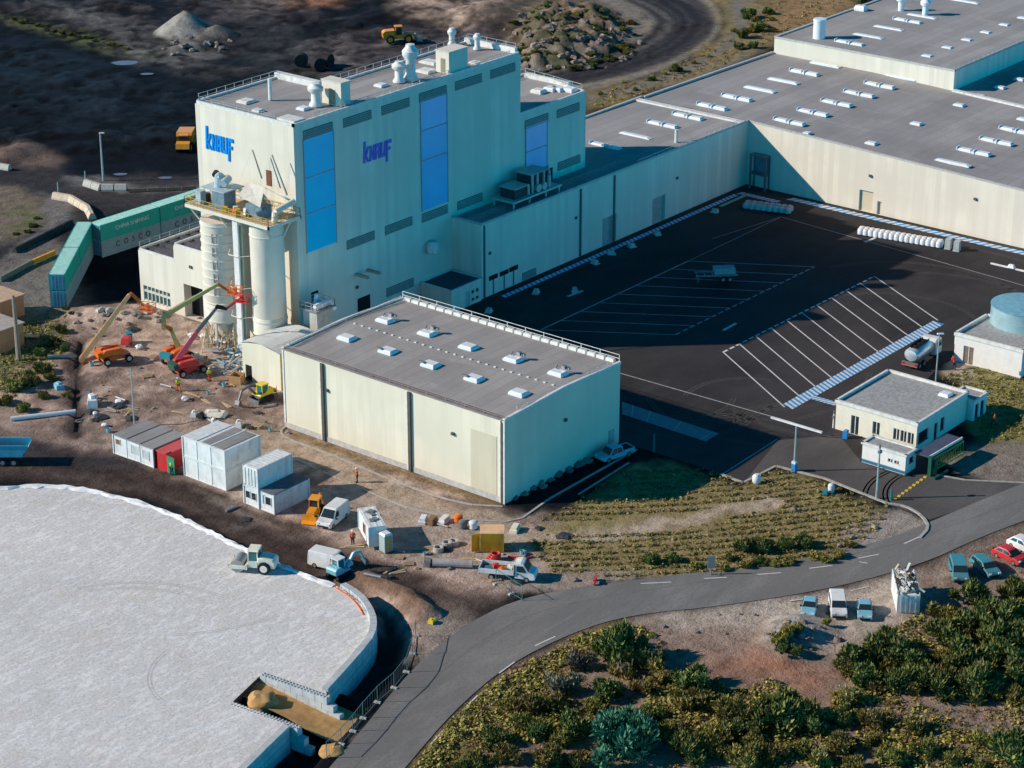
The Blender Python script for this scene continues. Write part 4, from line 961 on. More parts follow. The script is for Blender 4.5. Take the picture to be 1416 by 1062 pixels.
def lights(parent, L, W, z=0.68, zr=0.8):
    for s in (-1, 1):
        mb = MB(); mb.box(L / 2 - .06, s * (W / 2 - .28), z, .16, .36, .17); mb.build('headlight', P_lampg, parent)
        mb = MB(); mb.box(-L / 2 + .03, s * (W / 2 - .16), zr, .12, .2, .34); mb.build('tail_light', P_lampr, parent)
        mb = MB(); mb.box(L * .2, s * (W / 2 + .09), .98, .12, .2, .16); mb.build('mirror', M_black, parent)
def car(label, loc, rz, paint, L=4.0, W=1.74, H=1.46, group=None, estate=False):
    t = thing('car', label, 'car', loc, rz, group); h = L / 2; tap = .22
    rr = -h + (.10 if estate else .22); rt = -h + (.35 if estate else .75)
    body_of([(-h, .32), (-h, .78), (rr, .93), (rt, H - .04), (rt + .3, H), (h - 2.05, H), (h - 1.75, H - .05), (h - 1.02, .95), (h - .25, .82), (h, .62), (h, .32), (h - .3, .24), (-h + .3, .24)], W, 'body', paint, t, .88, tap, H)
    glazing(t, W, .98, H - .12, rr + .02, rt - .02, h - 1.06, h - 1.70, tap, H, .88)
    for x in (-h + .75, h - .8):
        for s in (-1, 1): wheel(t, x, s * (W / 2 - .08), .31, .2)
    lights(t, L, W, .58, .72)
    mb = MB(); mb.box(h + .0, 0, .34, .05, W * .7, .16); mb.box(-h, 0, .36, .05, W * .7, .14); mb.build('bumper', M_black, t)
    return t
def van(label, loc, rz, paint, L=4.9, W=1.9, H=2.0, group=None, nose=1.1, name='van', windows=False, roofm=None):
    t = thing(name, label, 'van', loc, rz, group); h = L / 2; tap = .12
    body_of([(-h, .38), (-h + .02, 1.1), (-h + .10, H - .06), (-h + .25, H), (h - nose - .95, H), (h - nose - .72, H - .05), (h - nose + .12, 1.18), (h - .2, 1.0), (h, .75), (h, .38), (h - .3, .28), (-h + .3, .28)], W, 'body', paint, t, 1.05, tap, H)
    wy = lambda z: W / 2 * (1 - tap * max(0, z - 1.05) / (H - 1.05))
    a, b = wy(1.22) * .9, wy(H - .15) * .88
    quadpatch('windscreen', [(h - nose + .11, -a, 1.22), (h - nose + .11, a, 1.22), (h - nose - .64, b, H - .15), (h - nose - .64, -b, H - .15)], M_glass, t)
    quadpatch('rear_window', [(-h + .00, a * .85, 1.2), (-h + .00, -a * .85, 1.2), (-h + .07, -b * .85, H - .25), (-h + .07, b * .85, H - .25)], M_glass, t)
    for s in (-1, 1):
        x1, x0 = h - nose - .18, h - nose - 1.15
        q = [(x0, s * (wy(1.2) + .005), 1.2), (x1, s * (wy(1.2) + .005), 1.2), (x1 - .45, s * (wy(H - .3) + .005), H - .3), (x0, s * (wy(H - .3) + .005), H - .3)]
        quadpatch('side_window', q if s < 0 else q[::-1], M_glass, t)
        if windows:
            q = [(-h + .4, s * (wy(1.2) + .005), 1.2), (x0 - .15, s * (wy(1.2) + .005), 1.2), (x0 - .15, s * (wy(H - .3) + .005), H - .3), (-h + .45, s * (wy(H - .3) + .005), H - .3)]
            quadpatch('side_window', q if s < 0 else q[::-1], M_glass, t)
        for x in (-h + .95, h - .85): wheel(t, x, s * (W / 2 - .1), .34, .22)
    lights(t, L, W, .72, .9)
    mb = MB(); mb.box(h, 0, .4, .06, W * .8, .2); mb.box(-h, 0, .42, .06, W * .8, .16); mb.build('bumper', M_black, t)
    return t
def heading(p0, p1, z=0.0):
    a, b = at(*p0, z), at(*p1, z); return ang(a, b), ((a[0] + b[0]) / 2, (a[1] + b[1]) / 2)
def put(px, py, z=None):
    x, y, zz = gat(px, py); return (x, y, zz + .02)

# cars and vans
rz_v = ang(at(1118, 842), at(1122, 852))
TOCAM = ang(at(1158, 830), at(1160, 860))
car('small pale blue hatchback parked left of the white van on the gravel verge', put(1119, 846), TOCAM - .12, P_blue, 3.6, 1.62, 1.45)
van('white van parked between two small blue cars on the gravel verge', put(1158, 846), TOCAM + .05, P_white, 4.3, 1.78, 1.85, windows=True, nose=.95)
car('pale blue hatchback parked between the white van and the rubbish skip', put(1195, 850), TOCAM, P_blue, 3.6, 1.62, 1.45)
van('dark teal van parked on the verge right of the rubbish skip', put(1325, 797), TOCAM + .05, P_teal, 4.4, 1.8, 1.85, nose=.95, windows=True)
car('teal estate car half hidden by shrubs beside the dark teal van', put(1362, 790), TOCAM + .45, P_teal, 4.3, 1.75, 1.45, estate=True)
rz_r = ang(at(1375, 765), at(1412, 782))
car('red hatchback parked at the roadside in front of the white car', put(1396, 774), rz_r, P_red, 4.0)
car('white car cut by the right edge, parked behind the red hatchback', put(1416, 760), rz_r, P_white, 4.0)
rz, c = heading((449, 730), (476, 708)); van('white panel van parked beside the white site cabin with the dark window in its side', (*put(461, 722)[:2], .02), rz + math.pi, P_white, 5.0, 1.9, 2.15)
rz, c = heading((435, 780), (482, 795)); van('white box van standing beside the mini excavator on the mud track', (*put(457, 785)[:2], .02), rz + .12, P_white, 5.0, 1.95, 2.1, nose=.75)

def pickup():
    rz, c = heading((828, 640), (872, 626)); t = thing('pickup', 'pale double cab pickup parked in the hall shadow by its long shaded wall', 'pickup', (c[0], c[1], .03), rz + math.pi)
    L, W, h, tap = 5.2, 1.82, 2.6, .2
    body_of([(-h, .45), (-h, .95), (h - 1.1, .98), (h - .15, .92), (h, .7), (h, .42), (h - .4, .32), (-h + .4, .36)], W, 'body', P_blue, t, .95, .02)
    body_of([(-.75, .95), (-.62, 1.7), (-.4, 1.76), (.65, 1.76), (.85, 1.7), (1.5, .97)], W * .98, 'cab', P_blue, t, .98, tap, 1.76)
    glazing(t, W, 1.02, 1.64, -.76, -.65, 1.47, .92, tap, 1.76, .98)
    mb = MB(); mb.box2(-h + .12, -W / 2 + .12, .97, -.85, W / 2 - .12, 1.0); mb.build('load_bed', M_black, t)
    mb = MB(); mb.box2(-h, -W / 2, .95, -.8, -W / 2 + .1, 1.12); mb.box2(-h, W / 2 - .1, .95, -.8, W / 2, 1.12); mb.box2(-h, -W / 2, .95, -h + .1, W / 2, 1.12); mb.build('bed_rail', P_blue, t)
    for x in (-h + 1.0, h - .95):
        for s in (-1, 1): wheel(t, x, s * (W / 2 - .1), .37, .25)
    lights(t, L, W, .68, .7)
pickup()

def flatbed():
    a, b = at(665, 795), at(742, 802); t = thing('flatbed_truck', 'white dropside truck loaded with site gear, parked below the orange container', 'truck', ((a[0] + b[0]) / 2, (a[1] + b[1]) / 2, .03), ang(a, b))
    L = math.hypot(b[0] - a[0], b[1] - a[1]); h = L / 2; W = 2.05
    body_of([(h - 2.35, .45), (h - 2.35, 2.2), (h - 1.7, 2.3), (h - 1.35, 2.2), (h - .75, 1.3), (h - .12, 1.08), (h, .8), (h, .42), (h - .3, .32)], W, 'cab', P_white, t, 1.1, .16, 2.3)
    wy = lambda z: W / 2 * (1 - .16 * max(0, z - 1.1) / 1.2)
    quadpatch('windscreen', [(h - .79, -wy(1.32) * .9, 1.34), (h - .79, wy(1.32) * .9, 1.34), (h - 1.30, wy(2.1) * .88, 2.12), (h - 1.30, -wy(2.1) * .88, 2.12)], M_glass, t)
    for s in (-1, 1):
        q = [(h - 2.1, s * (wy(1.3) + .006), 1.3), (h - 1.0, s * (wy(1.3) + .006), 1.3), (h - 1.42, s * (wy(2) + .006), 2.0), (h - 2.1, s * (wy(2) + .006), 2.0)]
        quadpatch('side_window', q if s < 0 else q[::-1], M_glass, t)
    mb = MB(); mb.box2(-h + .1, -.5, .5, h - 2.4, .5, .72); mb.build('chassis', P_grey, t)
    mb = MB(); mb.box2(-h, -W / 2 - .05, .85, h - 2.45, W / 2 + .05, .97); mb.build('load_bed', P_grey, t)
    mb = MB(); mb.box2(-h, -W / 2 - .1, .85, h - 2.45, -W / 2 - .02, 1.42); mb.box2(-h, W / 2 + .02, .85, h - 2.45, W / 2 + .1, 1.42); mb.box2(-h - .06, -W / 2 - .1, .85, -h + .02, W / 2 + .1, 1.42); mb.box2(h - 2.5, -W / 2, .85, h - 2.42, W / 2, 2.1); mb.build('dropside', P_white, t)
    for x in (-h + 1.4, h - 1.0):
        for s in (-1, 1): wheel(t, x, s * (W / 2 - .12), .36, .24)
    lights(t, L, W, .66, .6)
    c, s_ = math.cos(t.rotation_euler.z), math.sin(t.rotation_euler.z)
    cols = [(P_teal2, 'teal tool box lying in the bed of the white dropside truck'), (P_red2, 'red fuel can lying in the bed of the white dropside truck'), (P_orange, 'orange barrier board lying in the bed of the white dropside truck'), (P_cream, 'cream sack lying in the bed of the white dropside truck')]
    for i, (m, lab) in enumerate(cols):
        lx, ly = -h + .9 + i * .8, (-.45, .4, -.3, .35)[i]
        mb = MB(); mb.box(0, 0, 0, .75, .6, .38, 0, 0, top=(.85, .85)); mb.box(0, 0, .38, .3, .12, .09)
        o = mb.build(('tool_box', 'fuel_can', 'barrier_board', 'sack')[i], m, None, (t.location.x + lx * c - ly * s_, t.location.y + lx * s_ + ly * c, 1.0), t.rotation_euler.z + i * .5); tag(o, lab, ('tool box', 'fuel can', 'board', 'sack')[i])
flatbed()

def tanker():
    a, b = at(1258, 511), at(1290, 489); t = thing('tanker_truck', 'white and silver tanker truck parked beside the flat roofed gatehouse', 'tanker', (*[(a[i] + b[i]) / 2 for i in (0, 1)], .02), ang(a, b) )
    L = 7.6; W = 2.4; h = L / 2
    mb = MB(); mb.box2(-h + .1, -.5, .75, h - .3, .5, 1.02); mb.box2(-h, -W / 2, .7, -h + .3, W / 2, 1.1); mb.build('chassis', P_grey, t)
    mb = MB(); n = 20; P = []
    prof = [(-h + .1, .35), (-h + .25, .8), (-h + .6, 1.0), (h - 2.6, 1.0), (h - 2.3, .8), (h - 2.15, .35)]
    for x, k in prof:
        for i in range(n):
            q = 2 * math.pi * i / n; P.append((x, 1.16 * k * math.cos(q), 2.0 + .95 * k * math.sin(q)))
    mb.add(P, [(j * n + i, (j + 1) * n + i, (j + 1) * n + (i + 1) % n, j * n + (i + 1) % n) for j in range(5) for i in range(n)] + [tuple(range(n)), tuple(range(5 * n, 6 * n))[::-1]])
    mb.build('tank', mat('polished_tank', (0.72, 0.76, 0.78), .28, .5), t, smooth=True)
    mb = MB(); mb.box2(-h + .9, -.45, 2.92, h - 2.8, .45, 3.0); mb.box2(-h + .9, -.5, 3.0, h - 2.8, -.44, 3.25); mb.box2(-h + .9, .44, 3.0, h - 2.8, .5, 3.25)
    for i in range(3): mb.cyl((-h + 1.4 + i * 1.2, 0, 3.0), (-h + 1.4 + i * 1.2, 0, 3.16), .28, .28, 12)
    mb.build('walkway', M_black, t)
    body_of([(h - 2.0, .6), (h - 2.0, 2.75), (h - 1.5, 2.9), (h - .2, 2.75), (h - .02, 1.6), (h, .5)], W, 'cab', P_white, t, 1.5, .05)
    quadpatch('windscreen', [(h + .0, -1.05, 1.65), (h + .0, 1.05, 1.65), (h - .17, 1.0, 2.6), (h - .17, -1.0, 2.6)], M_glass, t)
    for s in (-1, 1):
        q = [(h - 1.5, s * 1.205, 1.65), (h - .25, s * 1.205, 1.65), (h - .35, s * 1.18, 2.45), (h - 1.5, s * 1.18, 2.45)]; quadpatch('side_window', q if s < 0 else q[::-1], M_glass, t)
        for x in (-h + 1.0, -h + 2.3, h - 1.1): wheel(t, x, s * (W / 2 - .2), .5, .32)
        mb = MB(); mb.box(-h - .02, s * .95, .75, .08, .35, .25); mb.build('tail_light', P_lampr, t)
    mb = MB(); mb.box2(-h - .04, -W / 2, .55, -h, W / 2, .72); mb.build('bumper', mat('rust_bumper', (.4, .16, .09), .6), t)
tanker()

def tipper():
    a, b = at(-45, 640), at(44, 640); t = thing('tipper_trailer', 'pale blue tipper trailer cut by the left edge on the mud track', 'trailer', (*[(a[i] + b[i]) / 2 for i in (0, 1)], .02), ang(a, b)); L = math.hypot(b[0] - a[0], b[1] - a[1]); h = L / 2; W = 2.45
    mb = MB(); prof = [(-h, 1.35), (h - .9, 1.35), (h, 2.7), (h - .15, 2.9), (-h, 2.9)]
    for s in (-1, 1): mb.ext(prof, s * W / 2 - .05, s * W / 2 + .05)
    mb.box2(-h, -W / 2, 1.3, h - .9, W / 2, 1.42); mb.add([(h - .9, -W / 2, 1.35), (h - .9, W / 2, 1.35), (h, W / 2, 2.7), (h, -W / 2, 2.7)], [(0, 1, 2, 3)])
    for s in (-1, 1): mb.box2(-h, s * (W / 2 + .06) - .05, 2.8, h - .1, s * (W / 2 + .06) + .05, 2.95)
    mb.build('tipping_body', paint_mat('tipper_blue', (0.10, 0.42, 0.55)), t)
    mb = MB(); mb.box2(-h, -W / 2 + .1, 1.45, h - .7, W / 2 - .1, 1.9); mb.build('load', M_dark, t)
    mb = MB(); mb.box2(-h, -.45, .85, h - 1.2, .45, 1.28); mb.build('chassis', P_grey, t)
    for x in (h - 2.0, h - 3.4):
        for s in (-1, 1): wheel(t, x, s * (W / 2 - .18), .5, .34)
tipper()

# ------------------------------------------------------------------ people
def person(label, loc, rz, top, legs, helmet=None, pose='stand', scale=1.0):
    root = thing('person', label, 'person', loc, rz); root.scale = (scale,) * 3
    bend = {'stand': 0.0, 'walk': 0.28, 'bend': 0.1}[pose]; lean = .35 if pose == 'bend' else 0.0
    def skin(name, joints, edges, m, sub=1):
        me = bpy.data.meshes.new(name); me.from_pydata([j[:3] for j in joints], edges, []); o = bpy.data.objects.new(name, me); col.objects.link(o)
        o.modifiers.new('skin', 'SKIN').use_smooth_shade = True
        for i, j in enumerate(joints): me.skin_vertices[0].data[i].radius = (j[3], j[4] if len(j) > 4 else j[3])
        me.skin_vertices[0].data[0].use_root = True
        s = o.modifiers.new('sub', 'SUBSURF'); s.levels = s.render_levels = sub
        dg = bpy.context.evaluated_depsgraph_get(); me2 = bpy.data.meshes.new_from_object(o.evaluated_get(dg)); me2.name = name
        bpy.data.objects.remove(o); me2.materials.clear(); me2.materials.append(m); q = bpy.data.objects.new(name, me2); col.objects.link(q); q.parent = root; return q
    lx = lean
    J = [(0, 0, .95, .135, .16), (.02 + lx * .4, 0, 1.15, .12, .15), (.03 + lx, 0, 1.38, .13, .19), (.03 + lx * 1.2, 0, 1.50, .055), (.05 + lx * 1.3, 0, 1.58, .085, .075), (.05 + lx * 1.35, 0, 1.68, .10, .085), (.04 + lx * 1.35, 0, 1.755, .065)]
    E = [(0, 1), (1, 2), (2, 3), (3, 4), (4, 5), (5, 6)]
    for s in (-1, 1):
        k = len(J); b = bend * s
        J += [(0, s * .10, .88, .095), (b * .8 + .02, s * .105, .50, .065), (b * 1.2 - .03 - abs(b) * .3, s * .11, .09, .045), (b * 1.2 + .12, s * .12, .045, .04, .045)]
        E += [(0, k), (k, k + 1), (k + 1, k + 2), (k + 2, k + 3)]
        a = -b * .8; k = len(J); r = .22 if pose != 'stand' else .06
        J += [(.03 + lx, s * .20, 1.42, .065), (.0 + lx + a * .4, s * .27, 1.16, .048), (r + lx + a * .8, s * .25, .95, .036), (r + .04 + lx + a * .9, s * .245, .87, .03, .018)]
        E += [(2, k), (k, k + 1), (k + 1, k + 2), (k + 2, k + 3)]
        hx, hy, hz = r + .05 + lx + a * .9, s * .245, .85
        for f in range(4):
            k2 = len(J); off = -.03 + f * .02; J += [(hx + off * .9, hy, hz, .009), (hx + off + .012, hy - s * .012, hz - .055 - (.012 if f in (1, 2) else 0), .007)]; E += [(k + 3, k2), (k2, k2 + 1)]
        k2 = len(J); J += [(hx + .035, hy - s * .02, hz + .02, .009), (hx + .055, hy - s * .03, hz - .02, .008)]; E += [(k + 3, k2), (k2, k2 + 1)]
    b = skin('body', J, E, mat('skin', (0.45, 0.25, 0.17), .6))
    fc = MB(); z0 = 1.655; x0 = .05 + lx * 1.35
    fc.box(x0 + .098, 0, z0 - .03, .03, .022, .045, 0, 0, top=(.5, .6)); fc.build('nose', mat('skin', (0.45, 0.25, 0.17), .6), b)
    for s in (-1, 1):
        fc = MB(); fc.blob((x0 + .088, s * .032, z0 + .012), .011, 1, (4, 6), 0, 0); fc.build('eye', M_dark, b)
        fc = MB(); fc.box(x0 - .005, s * .088, z0 - .03, .04, .018, .06); fc.build('ear', mat('skin', (0.45, 0.25, 0.17), .6), b)
    fc = MB(); fc.box(x0 + .09, 0, z0 - .07, .015, .05, .012); fc.build('mouth', mat('lips', (.3, .1, .09), .6), b)
    JT = [(0, 0, .92, .155, .185), (.02 + lx * .4, 0, 1.15, .15, .19), (.03 + lx, 0, 1.38, .145, .21), (.03 + lx * 1.1, 0, 1.47, .09)]; ET = [(0, 1), (1, 2), (2, 3)]
    for s in (-1, 1):
        a = -bend * s * .8; k = len(JT); r = .22 if pose != 'stand' else .06
        JT += [(.03 + lx, s * .20, 1.42, .085), (lx + a * .4, s * .27, 1.16, .066), (r * .85 + lx + a * .75, s * .252, .98, .05)]; ET += [(2, k), (k, k + 1), (k + 1, k + 2)]
    skin('jacket', JT, ET, top)
    JL = [(0, 0, .93, .15, .175)]; EL = []
    for s in (-1, 1):
        bb = bend * s; k = len(JL); JL += [(0, s * .10, .86, .115), (bb * .8 + .02, s * .105, .50, .085), (bb * 1.2 - .03 - abs(bb) * .3, s * .11, .11, .068)]; EL += [(0, k), (k, k + 1), (k + 1, k + 2)]
    skin('trousers', JL, EL, legs)
    for s in (-1, 1):
        bb = bend * s; mb = MB(); mb.box(bb * 1.2 + .04 - abs(bb) * .2, s * .115, 0, .28, .11, .10, 0, 0, top=(.8, .9)); mb.build('boot', M_black, root)
    mb = MB(); hx = .05 + lx * 1.35
    if helmet: mb.lathe([(.15, 1.70), (.125, 1.71), (.12, 1.78), (.08, 1.83), (.02, 1.85)], (hx, 0, 0), 14); mb.box(hx + .12, 0, 1.70, .1, .16, .015); mb.build('helmet', helmet, root, smooth=True)
    else: mb.lathe([(.10, 1.66), (.112, 1.71), (.10, 1.76), (.03, 1.79)], (hx - .015, 0, 0), 14); mb.build('hair', mat('dark_hair', (.03, .02, .015), .8), root, smooth=True)
    return root
V_or = mat('orange_hivis', (0.85, 0.14, 0.02), .7); V_ye = mat('yellow_hivis', (0.62, 0.75, 0.05), .7); T_dk = mat('navy_trousers', (.03, .035, .06), .8); T_or = mat('orange_trousers', (0.75, 0.13, .02), .8); H_w = mat('white_helmet', (.8, .8, .8), .4)
S = 1.1
person('person in orange jacket and dark trousers standing on the path below the hall', put(494, 667), 2.4, V_or, T_dk, H_w, 'stand', S)
person('person in yellow vest and orange trousers standing in front of the red telescopic lift', put(247, 541), 1.2, V_ye, T_or, H_w, 'walk', S)
person('person in yellow vest and orange trousers standing right of the red lift wheels', put(290, 527), -2.0, V_ye, T_or, H_w, 'stand', S)
person('person in yellow green jacket standing at the open red container', put(237, 656), .6, V_ye, mat('teal_trousers', (.03, .12, .14), .8), H_w, 'bend', S)
person('person in orange jacket standing in the shadow right of the gatehouse', put(1374, 590), -1.5, V_or, T_dk, None, 'walk', S)
person('person in orange jacket standing in the doorway side of the white site cabin', put(488, 754), -2.4, V_or, T_dk, H_w, 'stand', S)
person('person in orange top working at the mini excavator on the track edge', put(459, 797), 0.4, V_or, T_dk, None, 'bend', S)
person('person in red top crouching over gear by the pump house door', put(1319, 511), 0.9, mat('red_top', (.7, .04, .04), .7), T_dk, None, 'bend', S)
def lerp_(a, b, k): return (a[0] + (b[0] - a[0]) * k, a[1] + (b[1] - a[1]) * k)
# ------------------------------------------------------------------ gravel platform and its block walls
PZ = 1.6
plat = PX((-60, 690), (0, 673), (70, 670), (140, 680), (230, 705), (330, 755), (420, 795), (470, 812), (500, 835), (515, 860), (512, 882), (449, 950), (452, 960), (363, 931), (322, 970), (396, 1000), (333, 1064), (270, 1130), (-200, 1200), (-300, 800), z=PZ)
m, t, b = new_mat('platform_gravel')
tc = N(t, 'ShaderNodeTexCoord').outputs['Object']
mp = N(t, 'ShaderNodeMapping'); mp.inputs['Rotation'].default_value = (0, 0, -.75); mp.inputs['Scale'].default_value = (.30, 1, 1); t.links.new(tc, mp.inputs[0])
n1 = noise(t, 1.7, 6, .75, vec=mp.outputs[0]); n2 = noise(t, .10, 5, .6); n3 = noise(t, 2.6, 5, .75); n4 = noise(t, .35, 4, .6)
cc = mixc(t, (.73, .725, .72), (.83, .825, .82), ramp(t, n2, .35, .68)); cc = mixc(t, cc, (.78, .70, .63), ramp(t, n4, .52, .9)); cc = mixc(t, cc, mixc(t, cc, (1.06, 1.06, 1.06), 1.0, 'MULTIPLY'), ramp(t, n1, .5, .62)); cc = mixc(t, cc, mixc(t, cc, (.84, .83, .82), 1.0, 'MULTIPLY'), ramp(t, n1, .47, .3))
n5 = noise(t, 5.5, 3, .7); cc = mixc(t, cc, mixc(t, cc, (.80, .79, .78), 1.0, 'MULTIPLY'), ramp(t, n3, .50, .62)); cc = mixc(t, cc, mixc(t, cc, (1.15, 1.14, 1.12), 1.0, 'MULTIPLY'), ramp(t, n5, .52, .66)); t.links.new(cc, b.inputs['Base Color']); b.inputs['Roughness'].default_value = .95; b.inputs['Specular IOR Level'].default_value = .1
ad = N(t, 'ShaderNodeMath', operation='ADD'); t.links.new(n1, ad.inputs[0]); t.links.new(n3, ad.inputs[1]); bump(t, b, ad.outputs[0], .4, .12)
M_plat = m
mb = MB(); tri = tessellate_polygon([[Vector((p[0], p[1], 0)) for p in plat]]); mb.v = [(p[0], p[1], PZ) for p in plat]
for q in tri:
    A, B, Cc = (Vector(mb.v[i]) for i in q); q = q if (B - A).cross(Cc - A).z > 0 else (q[0], q[2], q[1]); mb.f.append(tuple(q)); mb.m.append(0)
M_bank = mat('mud_bank', (0.105, 0.075, 0.062), .95, var=.35, scale=2.0, bmp=.5)
far = plat[:9]; cen = np.array(at2(150, 900, PZ))
for a, b_ in zip(far[:-1], far[1:]):        # sloping earth bank on the far side
    o_ = lambda p: tuple(np.array(p) + (np.array(p) - cen) / np.linalg.norm(np.array(p) - cen) * 2.6)
    mb.add([(*a, PZ), (*b_, PZ), (*o_(b_), -.3), (*o_(a), -.3)], [(0, 3, 2, 1)], 1)
for i in range(8, len(plat) - 1): mb.add([(*plat[i], PZ), (*plat[i + 1], PZ), (*plat[i + 1], -2), (*plat[i], -2)], [(0, 3, 2, 1)], 1)
struct(mb.build('gravel_platform', [M_plat, M_bank]))
mb = MB(); rnd = random.Random(3); E_ = smooth(PX((-40, 682), (0, 675), (70, 671), (140, 681), (230, 706), (330, 756), (420, 796), (472, 813), z=PZ), 2)
E2 = []
for a, b_ in zip(E_[:-1], E_[1:]):
    n = max(1, int(math.hypot(b_[0] - a[0], b_[1] - a[1]) / .7)); E2 += [lerp_(a, b_, i / n) for i in range(n)]
P = []
for i, p in enumerate(E2):
    q = E2[min(i + 1, len(E2) - 1)]; r = ang(p, q) if q != p else 0; nx_, ny_ = -math.sin(r), math.cos(r); w_ = rnd.uniform(.25, .75)
    for k, z in ((-w_, .02), (-w_ * .4, rnd.uniform(.1, .3)), (w_ * .3, rnd.uniform(.12, .34)), (w_ * .8, -.15)): P.append((p[0] + nx_ * k + rnd.uniform(-.08, .08), p[1] + ny_ * k + rnd.uniform(-.08, .08), PZ + z))
mb.add(P, [(4 * i + k, 4 * i + 4 + k, 4 * i + 5 + k, 4 * i + 1 + k) for i in range(len(E2) - 2) for k in range(3)])
tag(mb.build('geotextile_edge', mat('white_geotextile', (.82, .82, .84), .8)), 'crumpled white geotextile strip along the far edge of the gravel platform', 'textile strip')

M_block = mat('wall_block', (.50, .53, .54), .9, var=.15, scale=.9, dirt=(.25, .25, .26), bmp=.2)
M_joint = mat('wall_joint', (.12, .12, .12), .9)
def block_wall(label, pts, z0, courses, studs=False, step=0.0, L=1.6, H=.72, D=.75, group=None):
    mb = MB(); dense = []
    tot = sum(math.hypot(b[0] - a[0], b[1] - a[1]) for a, b in zip(pts[:-1], pts[1:]))
    def pos(s):
        for a, b in zip(pts[:-1], pts[1:]):
            l = math.hypot(b[0] - a[0], b[1] - a[1])
            if s <= l or (b is pts[-1]): return (a[0] + (b[0] - a[0]) * s / l, a[1] + (b[1] - a[1]) * s / l), ang(a, b)
            s -= l
    for c in range(courses):
        s = -(c % 2) * L / 2
        e = tot - step * c
        while s < e - .1:
            s0, s1 = max(0, s), min(e, s + L); (x, y), r = pos((s0 + s1) / 2)
            mb.box(x, y, z0 + c * H, (s1 - s0) - .05, D * rnd.uniform(.95, 1.02), H - .04, r); s += L
    if studs:
        s = .2
        while s < tot - step * (courses - 1) - .1:
            (x, y), r = pos(s)
            for o_ in (-.18, .18): mb.cyl((x - math.sin(r) * o_, y + math.cos(r) * o_, z0 + courses * H - .05), (x - math.sin(r) * o_, y + math.cos(r) * o_, z0 + courses * H + .12), .11, .10, 8)
            s += .42
    t = mb.build('block_wall', M_block); return tag(t, label, 'block wall', group)
W1 = smooth(PX((474, 806), (500, 822), (515, 846), (517, 866), (508, 886), (449, 951), z=PZ + .4), 2)
block_wall('curved pale concrete block wall holding the gravel platform above the black ditch', W1, -1.9, 5, L=1.7, H=.78)
block_wall('studded block wall along the upper side of the sandy ramp', PX((362, 931), (481, 973), z=PZ + .3), -1.0, 4, True, step=.8)
block_wall('studded block wall along the lower side of the sandy ramp', PX((319, 972), (395, 999), (432, 1013), z=PZ), -1.0, 3, True, step=.8, H=.85)
block_wall('straight pale block wall running down to the bottom edge of the photo', PX((396, 1002), (332, 1064), (270, 1130), z=PZ + .2), -1.9, 5, L=1.7, H=.74)
mb = MB(); e0, e1 = W1[1], W1[-1]
pts = [(p[0] - .9, p[1] + .3, PZ + .06) for p in W1[:int(len(W1) * .45)]]; mb.tube(pts, .07, 5)
for p in pts[::2]: mb.cyl((p[0], p[1], PZ), (p[0], p[1], PZ + .5), .05, .05, 5)
tag(mb.build('safety_mesh', mat('orange_mesh', (.80, .16, .06), .7)), 'orange safety line strung along the inside of the curved block wall', 'safety line')
sand = PX((322, 968), (352, 938), (400, 950), (478, 978), (505, 985), (494, 1010), (475, 1026), (430, 1012), (395, 998), z=0.2)
mb = MB(); zs_ = [1.2, 1.35, .7, .0, -.35, -.3, -.45, .1, .7]
cx_, cy_ = sum(p[0] for p in sand) / 9, sum(p[1] for p in sand) / 9
mb.add([(p[0], p[1], z) for p, z in zip(sand, zs_)] + [(cx_, cy_, .25)], [(i, 9, (i + 1) % 9) for i in range(9)]); M_sand = mat('ochre_sand', (.50, .30, .12), .95, var=.25, scale=1.2, bmp=.5)
struct(mb.build('sandy_ramp', M_sand, smooth=True))
mb = MB(); p = at(362, 968, 1.0); mb.blob((p[0], p[1], .7), 1.7, 4, (7, 12), 0, .18, .65); p = at(346, 985, 1.0); mb.blob((p[0], p[1], .5), 1.4, 5, (7, 12), 0, .18, .6)
tag(mb.build('sand_heap', M_sand, smooth=True), 'ochre sand heap between the two studded block walls', 'sand heap')
mb = MB(); p = at(462, 1040, -.3); mb.blob((p[0], p[1], -.4), 1.5, 8, (7, 12), 0, .2, .5); tag(mb.build('sand_heap', M_sand, smooth=True), 'small ochre sand heap by the road below the sandy ramp', 'sand heap')

# ------------------------------------------------------------------ yard markings and kerbs
M_mark = mat('road_paint', (.70, .71, .70), .7, var=.2, scale=3, dirt=(.2, .2, .2), dirt_amt=.45)
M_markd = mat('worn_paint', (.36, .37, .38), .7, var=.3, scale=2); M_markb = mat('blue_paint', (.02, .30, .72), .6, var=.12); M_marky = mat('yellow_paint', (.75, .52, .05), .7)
def line(mb, a, b, w_, z=.01, dash=None, mi=0):
    L = math.hypot(b[0] - a[0], b[1] - a[1]); d = ((b[0] - a[0]) / L, (b[1] - a[1]) / L); n = (-d[1] * w_ / 2, d[0] * w_ / 2); s = 0
    while s < L - 1e-3:
        e = L if not dash else min(L, s + dash[0]); p, q = (a[0] + d[0] * s, a[1] + d[1] * s), (a[0] + d[0] * e, a[1] + d[1] * e)
        mb.add([(p[0] - n[0], p[1] - n[1], z), (q[0] - n[0], q[1] - n[1], z), (q[0] + n[0], q[1] + n[1], z), (p[0] + n[0], p[1] + n[1], z)], [(0, 1, 2, 3)], mi); s = L if not dash else e + dash[1]
def lerp(a, b, k): return (a[0] + (b[0] - a[0]) * k, a[1] + (b[1] - a[1]) * k)
mb = MB(); A, B, Cc, D = at2(1000, 487), at2(1209, 382), at2(1085, 563), at2(1297, 443)
for i in range(11): line(mb, lerp(A, B, i / 10), lerp(Cc, D, i / 10), .2, .008)
line(mb, A, B, .34, .012, (1.1, .5))
